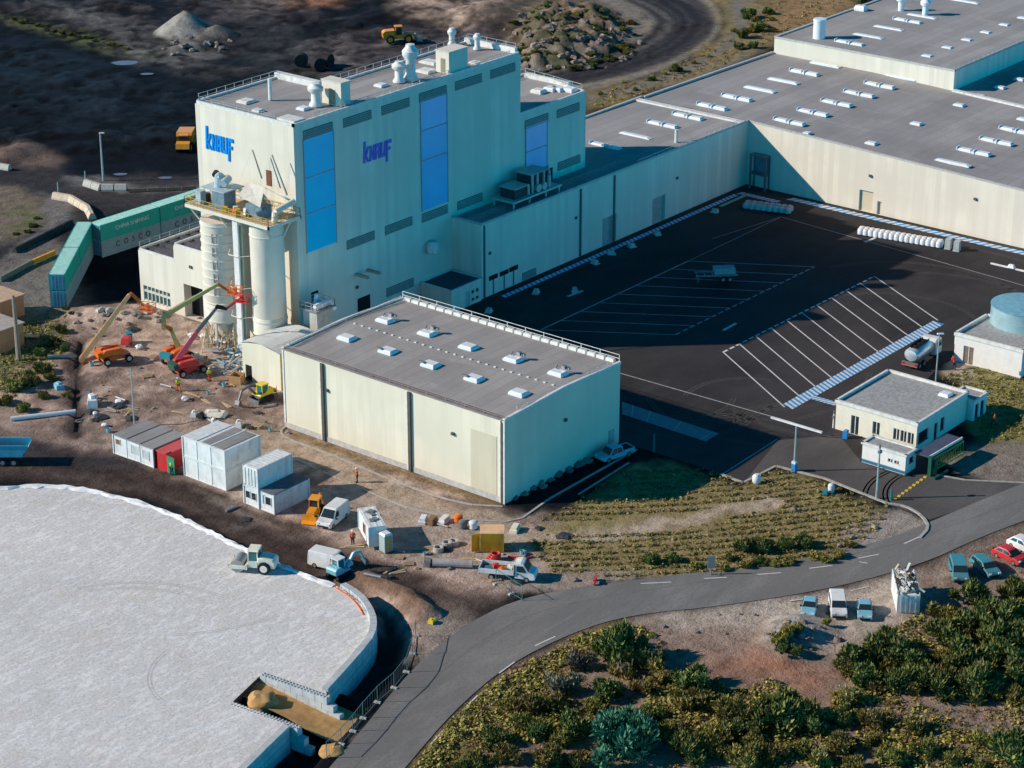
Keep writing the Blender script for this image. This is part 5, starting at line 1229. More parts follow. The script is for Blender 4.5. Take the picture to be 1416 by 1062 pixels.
mb2 = MB(); A2, B2, C2, D2 = at2(748, 456), at2(952, 361), at2(934, 463), at2(1126, 369)
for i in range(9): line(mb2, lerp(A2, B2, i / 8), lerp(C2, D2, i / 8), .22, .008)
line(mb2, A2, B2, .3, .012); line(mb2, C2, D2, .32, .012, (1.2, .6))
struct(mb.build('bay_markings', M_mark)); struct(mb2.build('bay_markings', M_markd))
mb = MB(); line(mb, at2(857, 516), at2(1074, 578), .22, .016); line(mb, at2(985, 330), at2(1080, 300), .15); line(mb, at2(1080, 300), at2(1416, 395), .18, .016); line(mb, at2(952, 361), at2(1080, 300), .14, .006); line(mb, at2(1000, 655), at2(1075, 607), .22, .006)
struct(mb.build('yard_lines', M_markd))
def stripes(a, b, w_, n, z=.01):
    mb = MB(); line(mb, a, b, w_, z, None, 1); L = math.hypot(b[0] - a[0], b[1] - a[1]); d = ((b[0] - a[0]) / L, (b[1] - a[1]) / L); nn = (-d[1], d[0]); p = L / n
    for i in range(n):
        s0, s1 = i * p, (i + .52) * p; sk = w_ * .25; P = []
        for s, k in ((s0, -1), (s1, -1), (s1, 1), (s0, 1)): P.append((a[0] + d[0] * (s + sk * k) + nn[0] * k * w_ / 2, a[1] + d[1] * (s + sk * k) + nn[1] * k * w_ / 2, z + .005))
        mb.add(P, [(0, 1, 2, 3)], 0)
    return struct(mb.build('walkway_markings', [M_mark, M_markb]))
stripes(at2(1090, 562), at2(1298, 446), 1.9, 46); stripes(at2(1122, 549), at2(1160, 560), 1.2, 7, .022)
stripes((55, 44.8), (117.5, 44.8), 1.0, 62); stripes((118.5, 44.8), (118.5, 37.0), 1.3, 8); stripes((121.2, 36.5), (121.2, -70), 1.5, 84)
mb = MB()
for i in range(9): p = lerp(at2(1238, 690), at2(1279, 660), i / 8); mb.box(p[0], p[1], .004, .55, .38, .05, .3)
struct(mb.build('yellow_road_studs', M_marky))
mb = MB()
for a, b in (((974, 800), (1005, 798.5)), ((1047, 794.5), (1080, 792)), ((1119, 786), (1151, 782)), ((1187, 772), (1215, 766.5)), ((886, 807), (928, 805)), ((1176, 817), (1202, 811)), ((1092, 831), (1120, 827)), ((740, 893), (768, 880)), ((690, 931), (712, 915)), ((640, 982), (662, 960)), ((595, 1030), (615, 1008)), ((1250, 752), (1272, 742)), ((1188, 777), (1200, 779))):
    line(mb, at2(*a), at2(*b), .16, .020)
struct(mb.build('road_dashes', M_mark))
mb = MB(); rr = random.Random(5)        # tyre scuffs in the yard
for cx, cy, r0, a0, a1 in ((1040, 560, 9, .3, 1.9), (960, 520, 14, 3.4, 4.6), (1290, 430, 16, -.4, .9), (1010, 600, 6, .2, 2.2), (960, 540, 11, 3.5, 4.9), (1330, 690, 9, 1.2, 2.6), (1325, 694, 11, 1.2, 2.5), (1290, 400, 20, -.3, .8), (1090, 590, 7, .5, 2.4), (930, 545, 8, 3.2, 5.2), (940, 560, 10, 3.3, 5.0), (1250, 420, 18, -.6, 1.2), (1270, 400, 26, -.5, .7), (1230, 450, 13, -.8, 1.4), (1300, 400, 30, -.3, .5), (1150, 540, 15, 2.6, 4.0), (1080, 540, 18, 2.4, 3.6), (980, 500, 22, 4.2, 5.2), (1050, 620, 9, .2, 1.8), (1000, 470, 25, 4.0, 4.9)):
    c = at2(cx, cy); n = 20
    for off in (0, .5):
        pts = [(c[0] + (r0 + off) * math.cos(a0 + (a1 - a0) * i / n), c[1] + (r0 + off) * math.sin(a0 + (a1 - a0) * i / n)) for i in range(n + 1)]
        for a, b in zip(pts[:-1], pts[1:]): line(mb, a, b, .2, .004)
struct(mb.build('tyre_marks', mat('tyre_scuff', (.075, .069, .066), .9, var=.4, scale=2)))
mb = MB()
for off in (2.6,):      # seams in the carriageway
    for (a, b), (c, d) in zip(zip(RU[:-1], RU[1:]), zip(RL[:-1], RL[1:])):
        k = off / 7.8; line(mb, lerp(a, c, k), lerp(b, d, k), .12 if off < 3 else .2, .018)
struct(mb.build('road_seams', mat('tar_seam', (.16, .152, .145), .8, var=.3)))
def kerb(name, pts, w_=.3, h=.13, z=-.02):
    mb = MB()
    for a, b in zip(pts[:-1], pts[1:]):
        L = math.hypot(b[0] - a[0], b[1] - a[1]); n = max(1, round(L / 1.0)); r = ang(a, b)
        for i in range(n): p = lerp(a, b, (i + .5) / n); mb.box(p[0], p[1], z, L / n - .025, w_, h, r)
    return struct(mb.build(name, M_kerb))
kerb('kerb', PX((880, 622), (760, 690), (722, 717), (700, 722), (640, 719), (565, 703), (480, 668), (410, 636)))
kerb('kerb', smooth(PX((395, 590), (387, 597), (396, 607), (440, 622), (560, 672), (640, 698), (695, 701)), 1))
kerb('kerb', PX((996, 656), (1028, 668), (1073, 645), (1140, 662), (1228, 697)), .35, .16)
kerb('kerb', smooth(PX((1228, 697), (1252, 700), (1276, 714), (1285, 730), (1272, 744)), 1), .35, .17)
kerb('kerb', PX((870, 640), (800, 684)), .3, .1); kerb('kerb', PX((1285, 655), (1335, 664), (1416, 668)), .3, .1)
mb = MB(); q = [at2(860, 556), at2(994, 600), at2(976, 611), at2(860, 573)]
struct(sheet('weighbridge_slab', q, .05, mat('bluish_slab', (.30, .30, .33), .8)))
mb = MB(); a, b = lerp(q[0], q[3], .0), lerp(q[0], q[3], 1)
for k in (.12, .3, .62, .94): line(mb, lerp(q[0], q[1], k), lerp(q[3], q[2], k), .14, .056)
struct(mb.build('slab_joints', mat('slab_joint', (.5, .52, .55), .7)))

# ------------------------------------------------------------------ container stack along the siding
def text_mesh(s, size, m, name, parent, loc, rot, sx=1.0):
    cu = bpy.data.curves.new(name, 'FONT'); cu.body = s; cu.size = size; cu.extrude = .012; cu.align_x = 'CENTER'; cu.align_y = 'CENTER'
    o = bpy.data.objects.new(name, cu); col.objects.link(o); dg = bpy.context.evaluated_depsgraph_get()
    me = bpy.data.meshes.new_from_object(o.evaluated_get(dg)); bpy.data.objects.remove(o); me.materials.clear(); me.materials.append(m); me.name = name
    q = bpy.data.objects.new(name, me); col.objects.link(q); q.parent = parent; q.location = loc; q.rotation_euler = rot; q.scale = (sx, 1, 1); return q
C_top = mat('container_roof', (.42, .74, .66), .6, var=.12, dirt=(.2, .3, .28)); C_green = paint_mat('container_green', (.015, .42, .32)); C_low = paint_mat('container_slate', (.26, .38, .40)); C_end = paint_mat('container_blue', (.05, .33, .45))
def container(name, label, loc, rz, L, W, H, m, mtop, mend, text=None, tm=None, group=None, tsize=1.0, doors=True, tx=1.0):
    t = thing(name, label, 'container', loc, rz, group)
    mb = MB(); n = int(L / .28)
    for s in (-1, 1):                   # corrugated sides
        P = []
        for i in range(n + 1):
            x = -L / 2 + .1 + (L - .2) * i / n; y = s * (W / 2 - (.0 if (i // 2) % 2 else .05)); P += [(x, y, .15), (x, y, H - .1)]
        mb.add(P, [(2 * i, 2 * i + 2, 2 * i + 3, 2 * i + 1) if s < 0 else (2 * i, 2 * i + 1, 2 * i + 3, 2 * i + 2) for i in range(n)])
    mb.box2(-L / 2 + .06, -W / 2 + .06, .1, L / 2 - .06, W / 2 - .06, H - .12); mb.build('side_wall', m, t)
    mb = MB(); mb.box2(-L / 2 + .05, -W / 2 + .05, H - .12, L / 2 - .05, W / 2 - .05, H - .03)
    k = int(L / .6)
    for i in range(k): mb.box(-L / 2 + .4 + i * (L - .8) / max(1, k - 1), 0, H - .03, .28, W - .3, .025)
    mb.build('roof', mtop, t)
    mb = MB()
    for x in (-L / 2 + .06, L / 2 - .06):
        for y in (-W / 2 + .05, W / 2 - .05): mb.box(x, y, 0, .14, .14, H)
    for y in (-W / 2 + .04, W / 2 - .04): mb.box2(-L / 2, y - .05, 0, L / 2, y + .05, .15); mb.box2(-L / 2, y - .04, H - .12, L / 2, y + .04, H)
    mb.build('frame', m, t)
    if doors:
        for s in (-1, 1):
            mb = MB(); mb.box2(-L / 2 - .01, min(0, s * (W / 2 - .12)) + .02, .18, -L / 2 + .06, max(0, s * (W / 2 - .12)) - .02, H - .15); d = mb.build('door', mend, t)
            mb = MB()
            for y in (.25, .8): mb.cyl((-L / 2 - .05, s * y, .2), (-L / 2 - .05, s * y, H - .2), .03, .03, 6)
            mb.build('lock_bar', M_steel if m.name != 'cabin_white' else M_rail, d)
    if text: text_mesh(text, tsize, tm, 'lettering', t, (0.4, -W / 2 - .02, H * .56), (math.pi / 2, 0, 0), tx)
    return t
L40, CW, CH = 12.1, 2.44, 2.64
cA0 = at2(68, 425.4); cA1 = at2(87.5, 425.0)
top_near = at2(78, 379.4, 5.3); top_far = at2(117, 306.7, 5.3); dirA = ang(top_near, top_far)
top_b0 = at2(130.5, 310, 5.3); top_b1 = at2(275, 264, 5.3); dirB = ang(top_b0, top_b1)
T_w = mat('letter_white', (.75, .78, .78), .6); T_d = mat('letter_navy', (.02, .035, .06), .6)
LEN_A = math.hypot(top_far[0] - top_near[0], top_far[1] - top_near[1]); LA = LEN_A / 2 - .1
gp = 'containers of the two storey stack along the siding'
for i in range(2):
    x = top_near[0] + math.cos(dirA) * (LA + .2) * (i + .5); y = top_near[1] + math.sin(dirA) * (LA + .2) * (i + .5)
    container('shipping_container', ('blue ended lower container at the near end of the container row', 'pale lower container second from the near end of the row')[i], (x, y, 0), dirA, LA, CW, CH, C_low, C_top, C_end, None, None, gp)
    container('shipping_container', ('blue ended green upper container at the near end of the container row', 'green upper container just before the bend of the row')[i], (x, y, CH + .02), dirA, LA, CW, CH, C_green, C_top, C_end, None, None, gp)
for i in range(3):
    x = top_b0[0] + math.cos(dirB) * 12.3 * (i + .5); y = top_b0[1] + math.sin(dirB) * 12.3 * (i + .5)
    container('shipping_container', ('lower container with dark COSCO letters right after the bend', 'lower container with dark COSCO letters next to the tower', 'lower container of the row hidden behind the tower')[i], (x, y, 0), dirB, L40, CW, CH, C_low, C_top, C_end, 'C  O  S  C  O', T_d, gp, 1.25, True, 1.0)
    container('shipping_container', ('green upper container lettered CHINA SHIPPING right after the bend', 'green upper container lettered CHINA SHIPPING next to the tower', 'green upper container of the row behind the tower')[i], (x, y, CH + .02), dirB, L40, CW, CH, C_green, C_top, C_end, 'CHINA SHIPPING', T_w, gp, .9, True, 1.0)

# ------------------------------------------------------------------ site cabins
def fit3(near, left, right, h):
    n, l, r = (np.array(at2(*p, h)) for p in (near, left, right)); ex = r - n; L = np.linalg.norm(ex); ey = l - n; Wd = np.linalg.norm(ey); return n, math.atan2(ex[1], ex[0]), L, Wd
def cabin(name, label, n, rz, L, W, H, z0, m, mroof, cat='cabin', wins=(), doors=(), group=None, seams=0):
    """near corner n, +x along rz, +y to the left. wins/doors: (face 'x'|'y', pos, width, z0, z1, material)"""
    t = thing(name, label, cat, (n[0], n[1], z0), rz, group)
    mb = MB(); mb.box2(0.03, .03, .12, L - .03, W - .03, H - .1); mb.build('wall', m, t)
    mb = MB(); mb.box2(-.03, -.03, H - .12, L + .03, W + .03, H)
    for i in range(seams): y = W * (i + 1) / (seams + 1); mb.box2(0, y - .12, H, L, y + .12, H + .08)
    k = int(L / .5)
    if not seams:
        for i in range(k): mb.box(.25 + i * (L - .5) / max(1, k - 1), W / 2, H, .16, W - .2, .03)
    mb.build('roof', mroof, t)
    mb = MB()
    for x in (0, L):
        for y in (0, W): mb.box(x, y, 0, .16, .16, H - .02)
    for i in range(seams): y = W * (i + 1) / (seams + 1); mb.box(0, y, 0, .06, .12, H - .1)
    mb.box2(-.02, -.02, 0, L + .02, W + .02, .14); mb.build('frame', m, t)
    for kind, lst in (('window', wins), ('door', doors)):
        for f, p, wd, a, b, mm in lst:
            mb = MB(); fr = MB()
            if f == 'y': mb.box2(p, -.01, a, p + wd, .06, b); fr.box2(p - .07, -.04, a - .07, p + wd + .07, -.0, a); fr.box2(p - .07, -.04, b, p + wd + .07, 0, b + .07); fr.box2(p - .07, -.04, a, p, 0, b); fr.box2(p + wd, -.04, a, p + wd + .07, 0, b)
            else: mb.box2(-.01, p, a, .06, p + wd, b); fr.box2(-.04, p - .07, a - .07, 0, p + wd + .07, a); fr.box2(-.04, p - .07, b, 0, p + wd + .07, b + .07); fr.box2(-.04, p - .07, a, 0, p, b); fr.box2(-.04, p + wd, a, 0, p + wd + .07, b)
            o = mb.build(kind, mm, t); fr.build('frame', M_trim, o)
    return t
C_wh = paint_mat('cabin_white', (.76, .79, .78)); C_roofw = mat('cabin_roof_white', (.72, .76, .76), .5, var=.15, dirt=(.3, .3, .3)); C_roofg = roofing('cabin_roof_grey', (.33, .33, .33), 1.2)
n, rz, L, Wd = fit3((211, 621), (156, 600), (257, 601), 2.7)
cabin('site_cabin', 'low white site cabin with grey roof, left of the red container', n, rz, L, Wd, 2.7, 0, C_wh, C_roofg, wins=(('x', Wd - 1.3, .8, 1.5, 2.2, mat('poster_brown', (.25, .12, .05), .7)), ('x', 2.6, 1.4, 1.0, 2.2, mat('notice_grey', (.5, .55, .55), .6)), ('x', .8, 1.1, .9, 2.1, mat('notice_grey', (.5, .55, .55), .6))), seams=2)
nr = at2(232, 654); ct = thing('red_container', 'open red container squeezed between the grey roofed cabin and the white cabin block', 'container', (nr[0], nr[1], 0), 0.0)
RL_, RW = 6.0, 2.3
mb = MB(); mb.box2(0, 0, .1, RL_, .07, 2.45); mb.box2(0, RW - .07, .1, RL_, RW, 2.45); mb.box2(RL_ - .07, .07, .1, RL_, RW - .07, 2.45); mb.box2(0, .07, .1, .07, RW * .55 + .5, 2.45); mb.build('wall', P_red, ct)
mb = MB(); mb.box2(1.0, -.02, 2.45, RL_, RW + .02, 2.56); mb.box2(0, RW * .1, 2.45, 1.0, RW + .02, 2.56); mb.build('roof', paint_mat('faded_red', (.66, .10, .09)), ct)
mb = MB(); mb.box2(.1, .1, .05, RL_ - .1, RW - .1, .12); mb.build('floor', M_dark, ct)
mb = MB(); mb.box2(-.05, -1.3, .1, .02, -.05, 2.4); mb.build('door', paint_mat('door_green', (.05, .3, .16)), ct)
n = at2(313, 679.5); L, Wd, hh = 6.1, 7.35, 2.68
for k in (0, 1):
    cabin('site_cabin', ('lower storey of the tall white cabin block', 'upper storey of the tall white cabin block, with two grey roof strips')[k], n, 0, L, Wd, hh, k * (hh + .03), C_wh, (C_roofw if k == 0 else C_roofw), seams=2, group='stacked white site cabins')
mb = MB(); mb.box2(n[0] + .2, n[1] + 2.7, 2 * hh + .05, n[0] + L - .2, n[1] + 4.1, 2 * hh + .1); mb.box2(n[0] + .2, n[1] + .4, 2 * hh + .05, n[0] + L - .2, n[1] + 2.2, 2 * hh + .1)
tag(mb.build('roof_sheets', C_roofg), 'grey roofing sheets lying on the tall white cabin block', 'roofing sheets')
n2 = at2(379.5, 711.5)
M_bluew = mat('cabin_blue_panel', (.10, .30, .52), .5)
cabin('site_cabin', 'white ground level cabin with blue framed end window, nearest the muddy track', n2, 0, 6.06, 2.44, 2.6, 0, C_wh, mat('cabin_roof_dark', (.13, .15, .19), .6), wins=(('x', .5, .9, 1.0, 2.0, M_glass), ('x', 1.55, .3, .9, 2.1, M_bluew)), doors=(('y', .3, 2.9, .25, 2.35, mat('cabin_shutter', (.6, .64, .66), .5)),))
n3 = (n2[0] - .1, n2[1] + 2.5)
cabin('site_cabin', 'white ground level cabin under the upper white container', n3, 0, 6.06, 2.44, 2.6, 0, C_wh, C_roofw, wins=(('x', .4, .7, 1.0, 1.9, M_glass), ('x', 1.4, .7, 1.0, 1.9, M_glass)))
container('shipping_container', 'white container stacked on top of the ground level site cabin', (n3[0] + 3.03, n3[1] + 1.22, 2.62), 0, 6.06, 2.44, 2.6, C_wh, C_roofw, C_wh)
n, rz, L, Wd = fit3((510, 730), (472.5, 708.5), (533, 727), 2.9)
tb = cabin('site_cabin', 'white wheeled site cabin with dark window and roof vents, beside the toilet booth', n, rz, L, Wd, 2.6, .35, C_wh, C_roofw, wins=(('x', Wd * .35, 1.1, .7, 2.0, mat('maroon_glass', (.12, .02, .02), .3)),))
for i, (a, b) in enumerate(((.35, .3), (.6, .35), (.55, .6), (.4, .7), (.65, .75))): mb = MB(); mb.box(L * a, Wd * b, 2.6, .5, .7, .18, .2 * i); mb.build('roof_vent', M_steel, tb)
for y in (.8, Wd - .9): wheel(tb, .6, y, .3, .2).location.z = -.05
p = put(534, 762); t = thing('toilet_booth', 'pale blue portable toilet booth at the end of the white wheeled cabin', 'toilet', p, -.25)
mb = MB(); mb.box(0, 0, .08, 1.15, 1.15, 2.1); mb.build('wall', paint_mat('booth_blue', (.36, .46, .47)), t); mb = MB(); mb.box(0, 0, 2.18, 1.22, 1.22, .22, 0, 0, top=(.7, .8)); mb.build('roof', P_white, t); mb = MB(); mb.box(0, -.6, .15, .8, .04, 1.9); mb.build('door', paint_mat('booth_tan', (.52, .33, .14)), t)
n, rz, L, Wd = fit3((700, 741), (672, 741), (701, 728), 2.3)
p = at2(664, 764); q = at2(697, 764); ocx = thing('orange_container', 'open orange tool container beside the red hose coil', 'container', (*p, 0), ang(p, q))
LL = math.hypot(q[0] - p[0], q[1] - p[1]); mb = MB()
for i in range(12): mb.box(LL * (i + .5) / 12, 0, .1, LL / 12 * .7, .1, 2.3)
mb.box2(0, .05, .1, LL, 2.3, 2.38); mb.build('wall', P_orange.copy() if False else paint_mat('container_amber', (.92, .40, .02)), ocx)
mb = MB(); mb.box2(-.03, -.05, 2.38, LL + .03, 2.34, 2.48); mb.build('roof', paint_mat('pale_amber', (.86, .52, .28)), ocx)
mb = MB(); mb.box(-.55, .1, .15, 1.1, .07, 2.2, .5); mb.build('door', paint_mat('container_amber', (.92, .40, .02)), ocx)

# ------------------------------------------------------------------ small buildings
def flat_house(name, label, n, L, W, H, mw, mr, wins=(), doors=(), cat='building', over=.0, par=.35):
    """axis aligned: near corner n, L along x, W along y; faces 'x' (x=0, sunny) and 'y' (y=0, shaded)"""
    t = thing(name, label, cat, (n[0], n[1], 0)); mb = MB()
    hx = [(W - p - wd, W - p, a, b) for f, p, wd, a, b, m_ in (*wins, *doors) if f == 'x']; hy = [(p, p + wd, a, b) for f, p, wd, a, b, m_ in (*wins, *doors) if f == 'y']
    holewall(mb, (0, W, 0), (0, -1), (1, 0), W, H, hx, .18); holewall(mb, (0, 0, 0), (1, 0), (0, 1), L, H, hy, .18)
    mb.add([(L, 0, 0), (L, W, 0), (L, W, H), (L, 0, H)], [(0, 1, 2, 3)]); mb.add([(L, W, 0), (0, W, 0), (0, W, H), (L, W, H)], [(0, 1, 2, 3)]); mb.build('wall', mw, t)
    mb = MB(); mb.box2(.2, .2, H - par - .1, L - .2, W - .2, H - par); mb.build('roof', mr, t)
    mb = MB()
    for a, b in (((0, 0), (L, 0)), ((L, 0), (L, W)), ((L, W), (0, W)), ((0, W), (0, 0))):
        mb.box((a[0] + b[0]) / 2, (a[1] + b[1]) / 2, H - par - .1, math.hypot(b[0] - a[0], b[1] - a[1]) + .3, .32, par + .16, ang(a, b))
    mb.build('parapet', M_trim, t)
    for kind, lst in (('window', wins), ('door', doors)):
        for f, p, wd, a, b, m_ in lst:
            mb = MB(); fr = MB()
            if f == 'x':
                mb.box2(.14, p, a, .19, p + wd, b); fr.box2(.08, p, a, .15, p + .08, b); fr.box2(.08, p + wd - .08, a, .15, p + wd, b); fr.box2(.08, p + wd / 2 - .05, a, .15, p + wd / 2 + .05, b); fr.box2(-.06, p - .05, a - .08, .1, p + wd + .05, a)
            else:
                mb.box2(p, .14, a, p + wd, .19, b); fr.box2(p, .08, a, p + .08, .15, b); fr.box2(p + wd - .08, .08, a, p + wd, .15, b); fr.box2(p - .05, -.06, a - .08, p + wd + .05, .1, a)
            o = mb.build(kind, m_, t); fr.build('frame', M_trim, o)
    return t
GW = mat('gatehouse_cream', (.80, .76, .62), .8, var=.06, dirt=(.5, .46, .38), dirt_amt=.25); PW = mat('render_white', (.80, .78, .74), .8, var=.05, dirt=(.5, .48, .44), dirt_amt=.2)
C_gravel = mat('roof_gravel', (.36, .37, .37), .95, var=.3, scale=2.5, dirt=(.16, .15, .15), dirt_amt=.3)
g_near = at2(1262, 655); gn = (44.4, -31.2); GH = 4.1
gate = flat_house('gatehouse', 'cream flat roofed gatehouse with grey gravel roof beside the yard entrance', gn, 13.1, 11.9, GH, GW, C_gravel,
    wins=(('x', .35, .9, 1.0, 2.5, M_glass), ('x', 1.4, .9, 1.0, 2.5, M_glass), ('x', 2.45, .9, 1.0, 2.5, M_glass), ('x', 5.3, 1.1, .9, 2.6, M_glass), ('y', .5, 2.6, .9, 2.5, M_glass), ('y', 6.2, 1.1, .8, 2.6, M_glass)), doors=(('x', 8.4, 1.2, .03, 2.6, M_glass), ('y', 4.6, .9, .03, 2.4, M_dark)), par=.3)
mb = MB(); mb.box(10.8, 2.0, GH - .3, 1.5, 1.5, .4, 0, 0, top=(.8, .8)); mb.build('roof_hatch', M_lite, gate)
pt = at(1340, 560, 3.0)
flat_house('utility_hut', 'small bluish utility hut attached behind the gatehouse corner', (gn[0] + 13.3, gn[1] - .9), 3.6, 3.4, 3.0, PW, C_gravel, doors=(('y', .5, 1.0, .03, 2.2, M_dark), ('y', 2.0, 1.0, .03, 2.2, M_dark)), par=.15)
n = at2(1251, 657); flat_house('white_booth', 'white weighing booth with a grey roof in front of the gatehouse', n, 2.6, 6.2, 2.75, PW, C_gravel, wins=(('x', .9, .7, 1.2, 1.6, M_dark), ('x', 1.8, .7, 1.2, 1.6, M_dark), ('y', .9, 1.2, 1.2, 2.0, M_dark)), cat='booth', par=.12)
n = at2(1411, 523); flat_house('pump_house', 'white flat roofed pump house in front of the round water tank', n, 9.0, 10.3, 4.2, PW, C_gravel, doors=(('x', 7.3, 1.6, .03, 2.6, mat('pump_door', (.2, .15, .12), .6)),), par=.35)
tk = (92.6, -24.6); tz = thing('water_tank', 'round pale blue steel water tank behind the white pump house', 'tank', (*at2(1409, 470), 0)); R_ = 4.6
tcx = at(1417, 421, 6.6); tz.location = (tcx[0], tcx[1], 0)
mb = MB(); mb.lathe([(R_, 0), (R_, 2.4), (R_ + .03, 2.42), (R_ + .03, 2.5), (R_, 2.52), (R_, 4.9), (R_ + .03, 4.92), (R_ + .03, 5.0), (R_, 5.02), (R_, 6.5)], n=40); mb.build('shell', mat('tank_steel', (.42, .62, .66), .35, .35, var=.15, scale=.6, dirt=(.3, .4, .42)), tz, smooth=True)
mb = MB(); mb.lathe([(R_ + .08, 6.5), (R_ + .08, 6.62), (.2, 7.0)], n=40); mb.build('roof', mat('tank_roof', (.20, .42, .52), .5), tz, smooth=True)
n = at2(1322, 480); mb = MB(); mb.lathe([(.2, 0), (.75, .15), (.75, 2.6), (.5, 3.1), (.1, 3.2)], (0, 0, 0), 16); tag(mb.build('white_vessel', P_white, None, (*at2(1326, 490), 0), smooth=True), 'white cylindrical vessel at the left end of the pump house', 'vessel')
# metal shed between hall and silos
n, rz, L, Wd = (8.3, 45.6), 0, 8.2, 7.2
sh = thing('metal_shed', 'small cream metal shed with pale curved roof between the hall and the silos', 'shed', (*n, 0)); H0 = 5.3
mb = MB(); prof = [(0, 0), (Wd, 0), (Wd, H0), (Wd / 2, H0 + .6), (0, H0)]
mb.add([(0, y, z) for y, z in prof] + [(L, y, z) for y, z in prof], [(0, 1, 2, 3, 4)[::-1], (5, 6, 7, 8, 9), (0, 5, 9, 4), (1, 2, 7, 6)]); mb.build('wall', M_wallh, sh)
mb = MB(); nn = 8
for i in range(nn):
    y0, y1 = Wd * i / nn - .05, Wd * (i + 1) / nn + .05; f = lambda y: H0 + .05 + .6 * (1 - ((y - Wd / 2) / (Wd / 2)) ** 2)
    mb.add([(-.15, y0, f(y0)), (L + .15, y0, f(y0)), (L + .15, y1, f(y1)), (-.15, y1, f(y1))], [(0, 1, 2, 3)])
for x in (2.6, 5.4): mb.add([(x, y, H0 + .12 + .6 * (1 - ((y - Wd / 2) / (Wd / 2)) ** 2)) for y in np.linspace(0, Wd, 9)] + [(x + .3, y, H0 + .12 + .6 * (1 - ((y - Wd / 2) / (Wd / 2)) ** 2)) for y in np.linspace(0, Wd, 9)], [(i, i + 9, i + 10, i + 1) for i in range(8)])
mb.build('roof', M_roofl, sh); mb = MB(); mb.box2(-.05, Wd - 1.7, 0, .05, Wd - .6, 2.2); mb.build('door', M_dark, sh); mb = MB(); mb.box2(L - .3, -.05, 0, L, .0, H0); mb.box2(0.0, -.06, 0, L - .3, -.01, H0); mb.build('side_panel', mat('ochre_cladding', (.62, .47, .20), .6), sh)
flat_house('substation_hut', 'low hut with dark flat roof standing in shade against the tower', (44.9, 46.4), 6.9, 5.9, 3.5, M_wall, mat('dark_roof', (.09, .075, .10), .8), doors=(('y', 3.2, 1.0, .03, 2.4, mat('hut_door', (.5, .56, .56), .5)),), wins=(('y', 4.6, .7, 1.7, 2.2, M_glass), ('y', 5.6, .7, 1.7, 2.2, M_glass), ('y', 4.6, .7, .6, 1.0, M_dark), ('y', 5.6, .7, .6, 1.0, M_dark)), cat='hut', par=.05)
# filter unit between shed and hall
fb = vp(440, 455, (20, 48)); ft = thing('filter_unit', 'grey boxy filter unit with railed top behind the hall corner', 'filter unit', (fb.x, fb.y, 0)); zt = vp(440, 425, (20, 48)).z
mb = MB(); mb.box(0, 0, 0, 3.0, 2.6, zt); mb.build('housing', mat('filter_grey', (.46, .45, .42), .6, dirt=(.25, .22, .2)), ft); mb = MB(); mb.box(0, 0, zt, 3.8, 3.4, .2); mb.build('platform', M_steel, ft)
mb = MB(); mb.cyl((-1.2, -.8, zt + .5), (1.6, -.8, zt + .7), .5, .5, 12); mb.cyl((.6, .7, zt + .2), (.6, .7, zt + 1.6), .45, .3, 12); mb.cyl((1.6, -.8, zt + .7), (2.1, -1.2, zt - .6), .4, .4, 10); mb.build('ductwork', M_lite, ft)
r = rail_pts('guard_rail', [(fb.x - 1.8, fb.y - 1.6), (fb.x + 1.8, fb.y - 1.6), (fb.x + 1.8, fb.y + 1.6), (fb.x - 1.8, fb.y + 1.6), (fb.x - 1.8, fb.y - 1.6)], zt + .2, ft, 1.0, 1.2)
# orange brick houses by the left edge
BR = mat('orange_render', (.55, .27, .14), .85, var=.12, dirt=(.3, .2, .14))
for i, (px, py, L, W, H, lab) in enumerate(((-4, 492, 5, 5, 3.4, 'small orange rendered house with pale roof behind the leaning pole'), (-10, 452, 6, 5, 3.2, 'orange flat roofed hut behind the small orange house'))):
    x, y, _ = at(px, py); t = thing('small_house', lab, 'house', (x, y, 0)); mb = MB(); mb.box2(0, 0, 0, L, W, H); mb.build('wall', BR, t)
    mb = MB(); mb.box2(-.2, -.2, H, L + .2, W + .2, H + .15); mb.build('roof', mat('house_roof', (.42, .36, .34), .8) if i == 0 else mat('tile_roof', (.55, .38, .26), .8), t); mb = MB(); mb.box2(-.05, 1.6, .9, .02, 3.2, 2.3); mb.build('window', P_white, t)
mb = MB(); p = at(42, 468); mb.box(0, 0, .3, 2.6, .9, .15, .2, 0, ry=.1); mb.box(-.9, 0, 0, .1, .8, .35); mb.box(.9, 0, 0, .1, .8, .35); tag(mb.build('orange_ramp', paint_mat('container_amber', (.8, .3, .02)), None, p, -.9), 'orange board on trestles right of the small orange house', 'board')

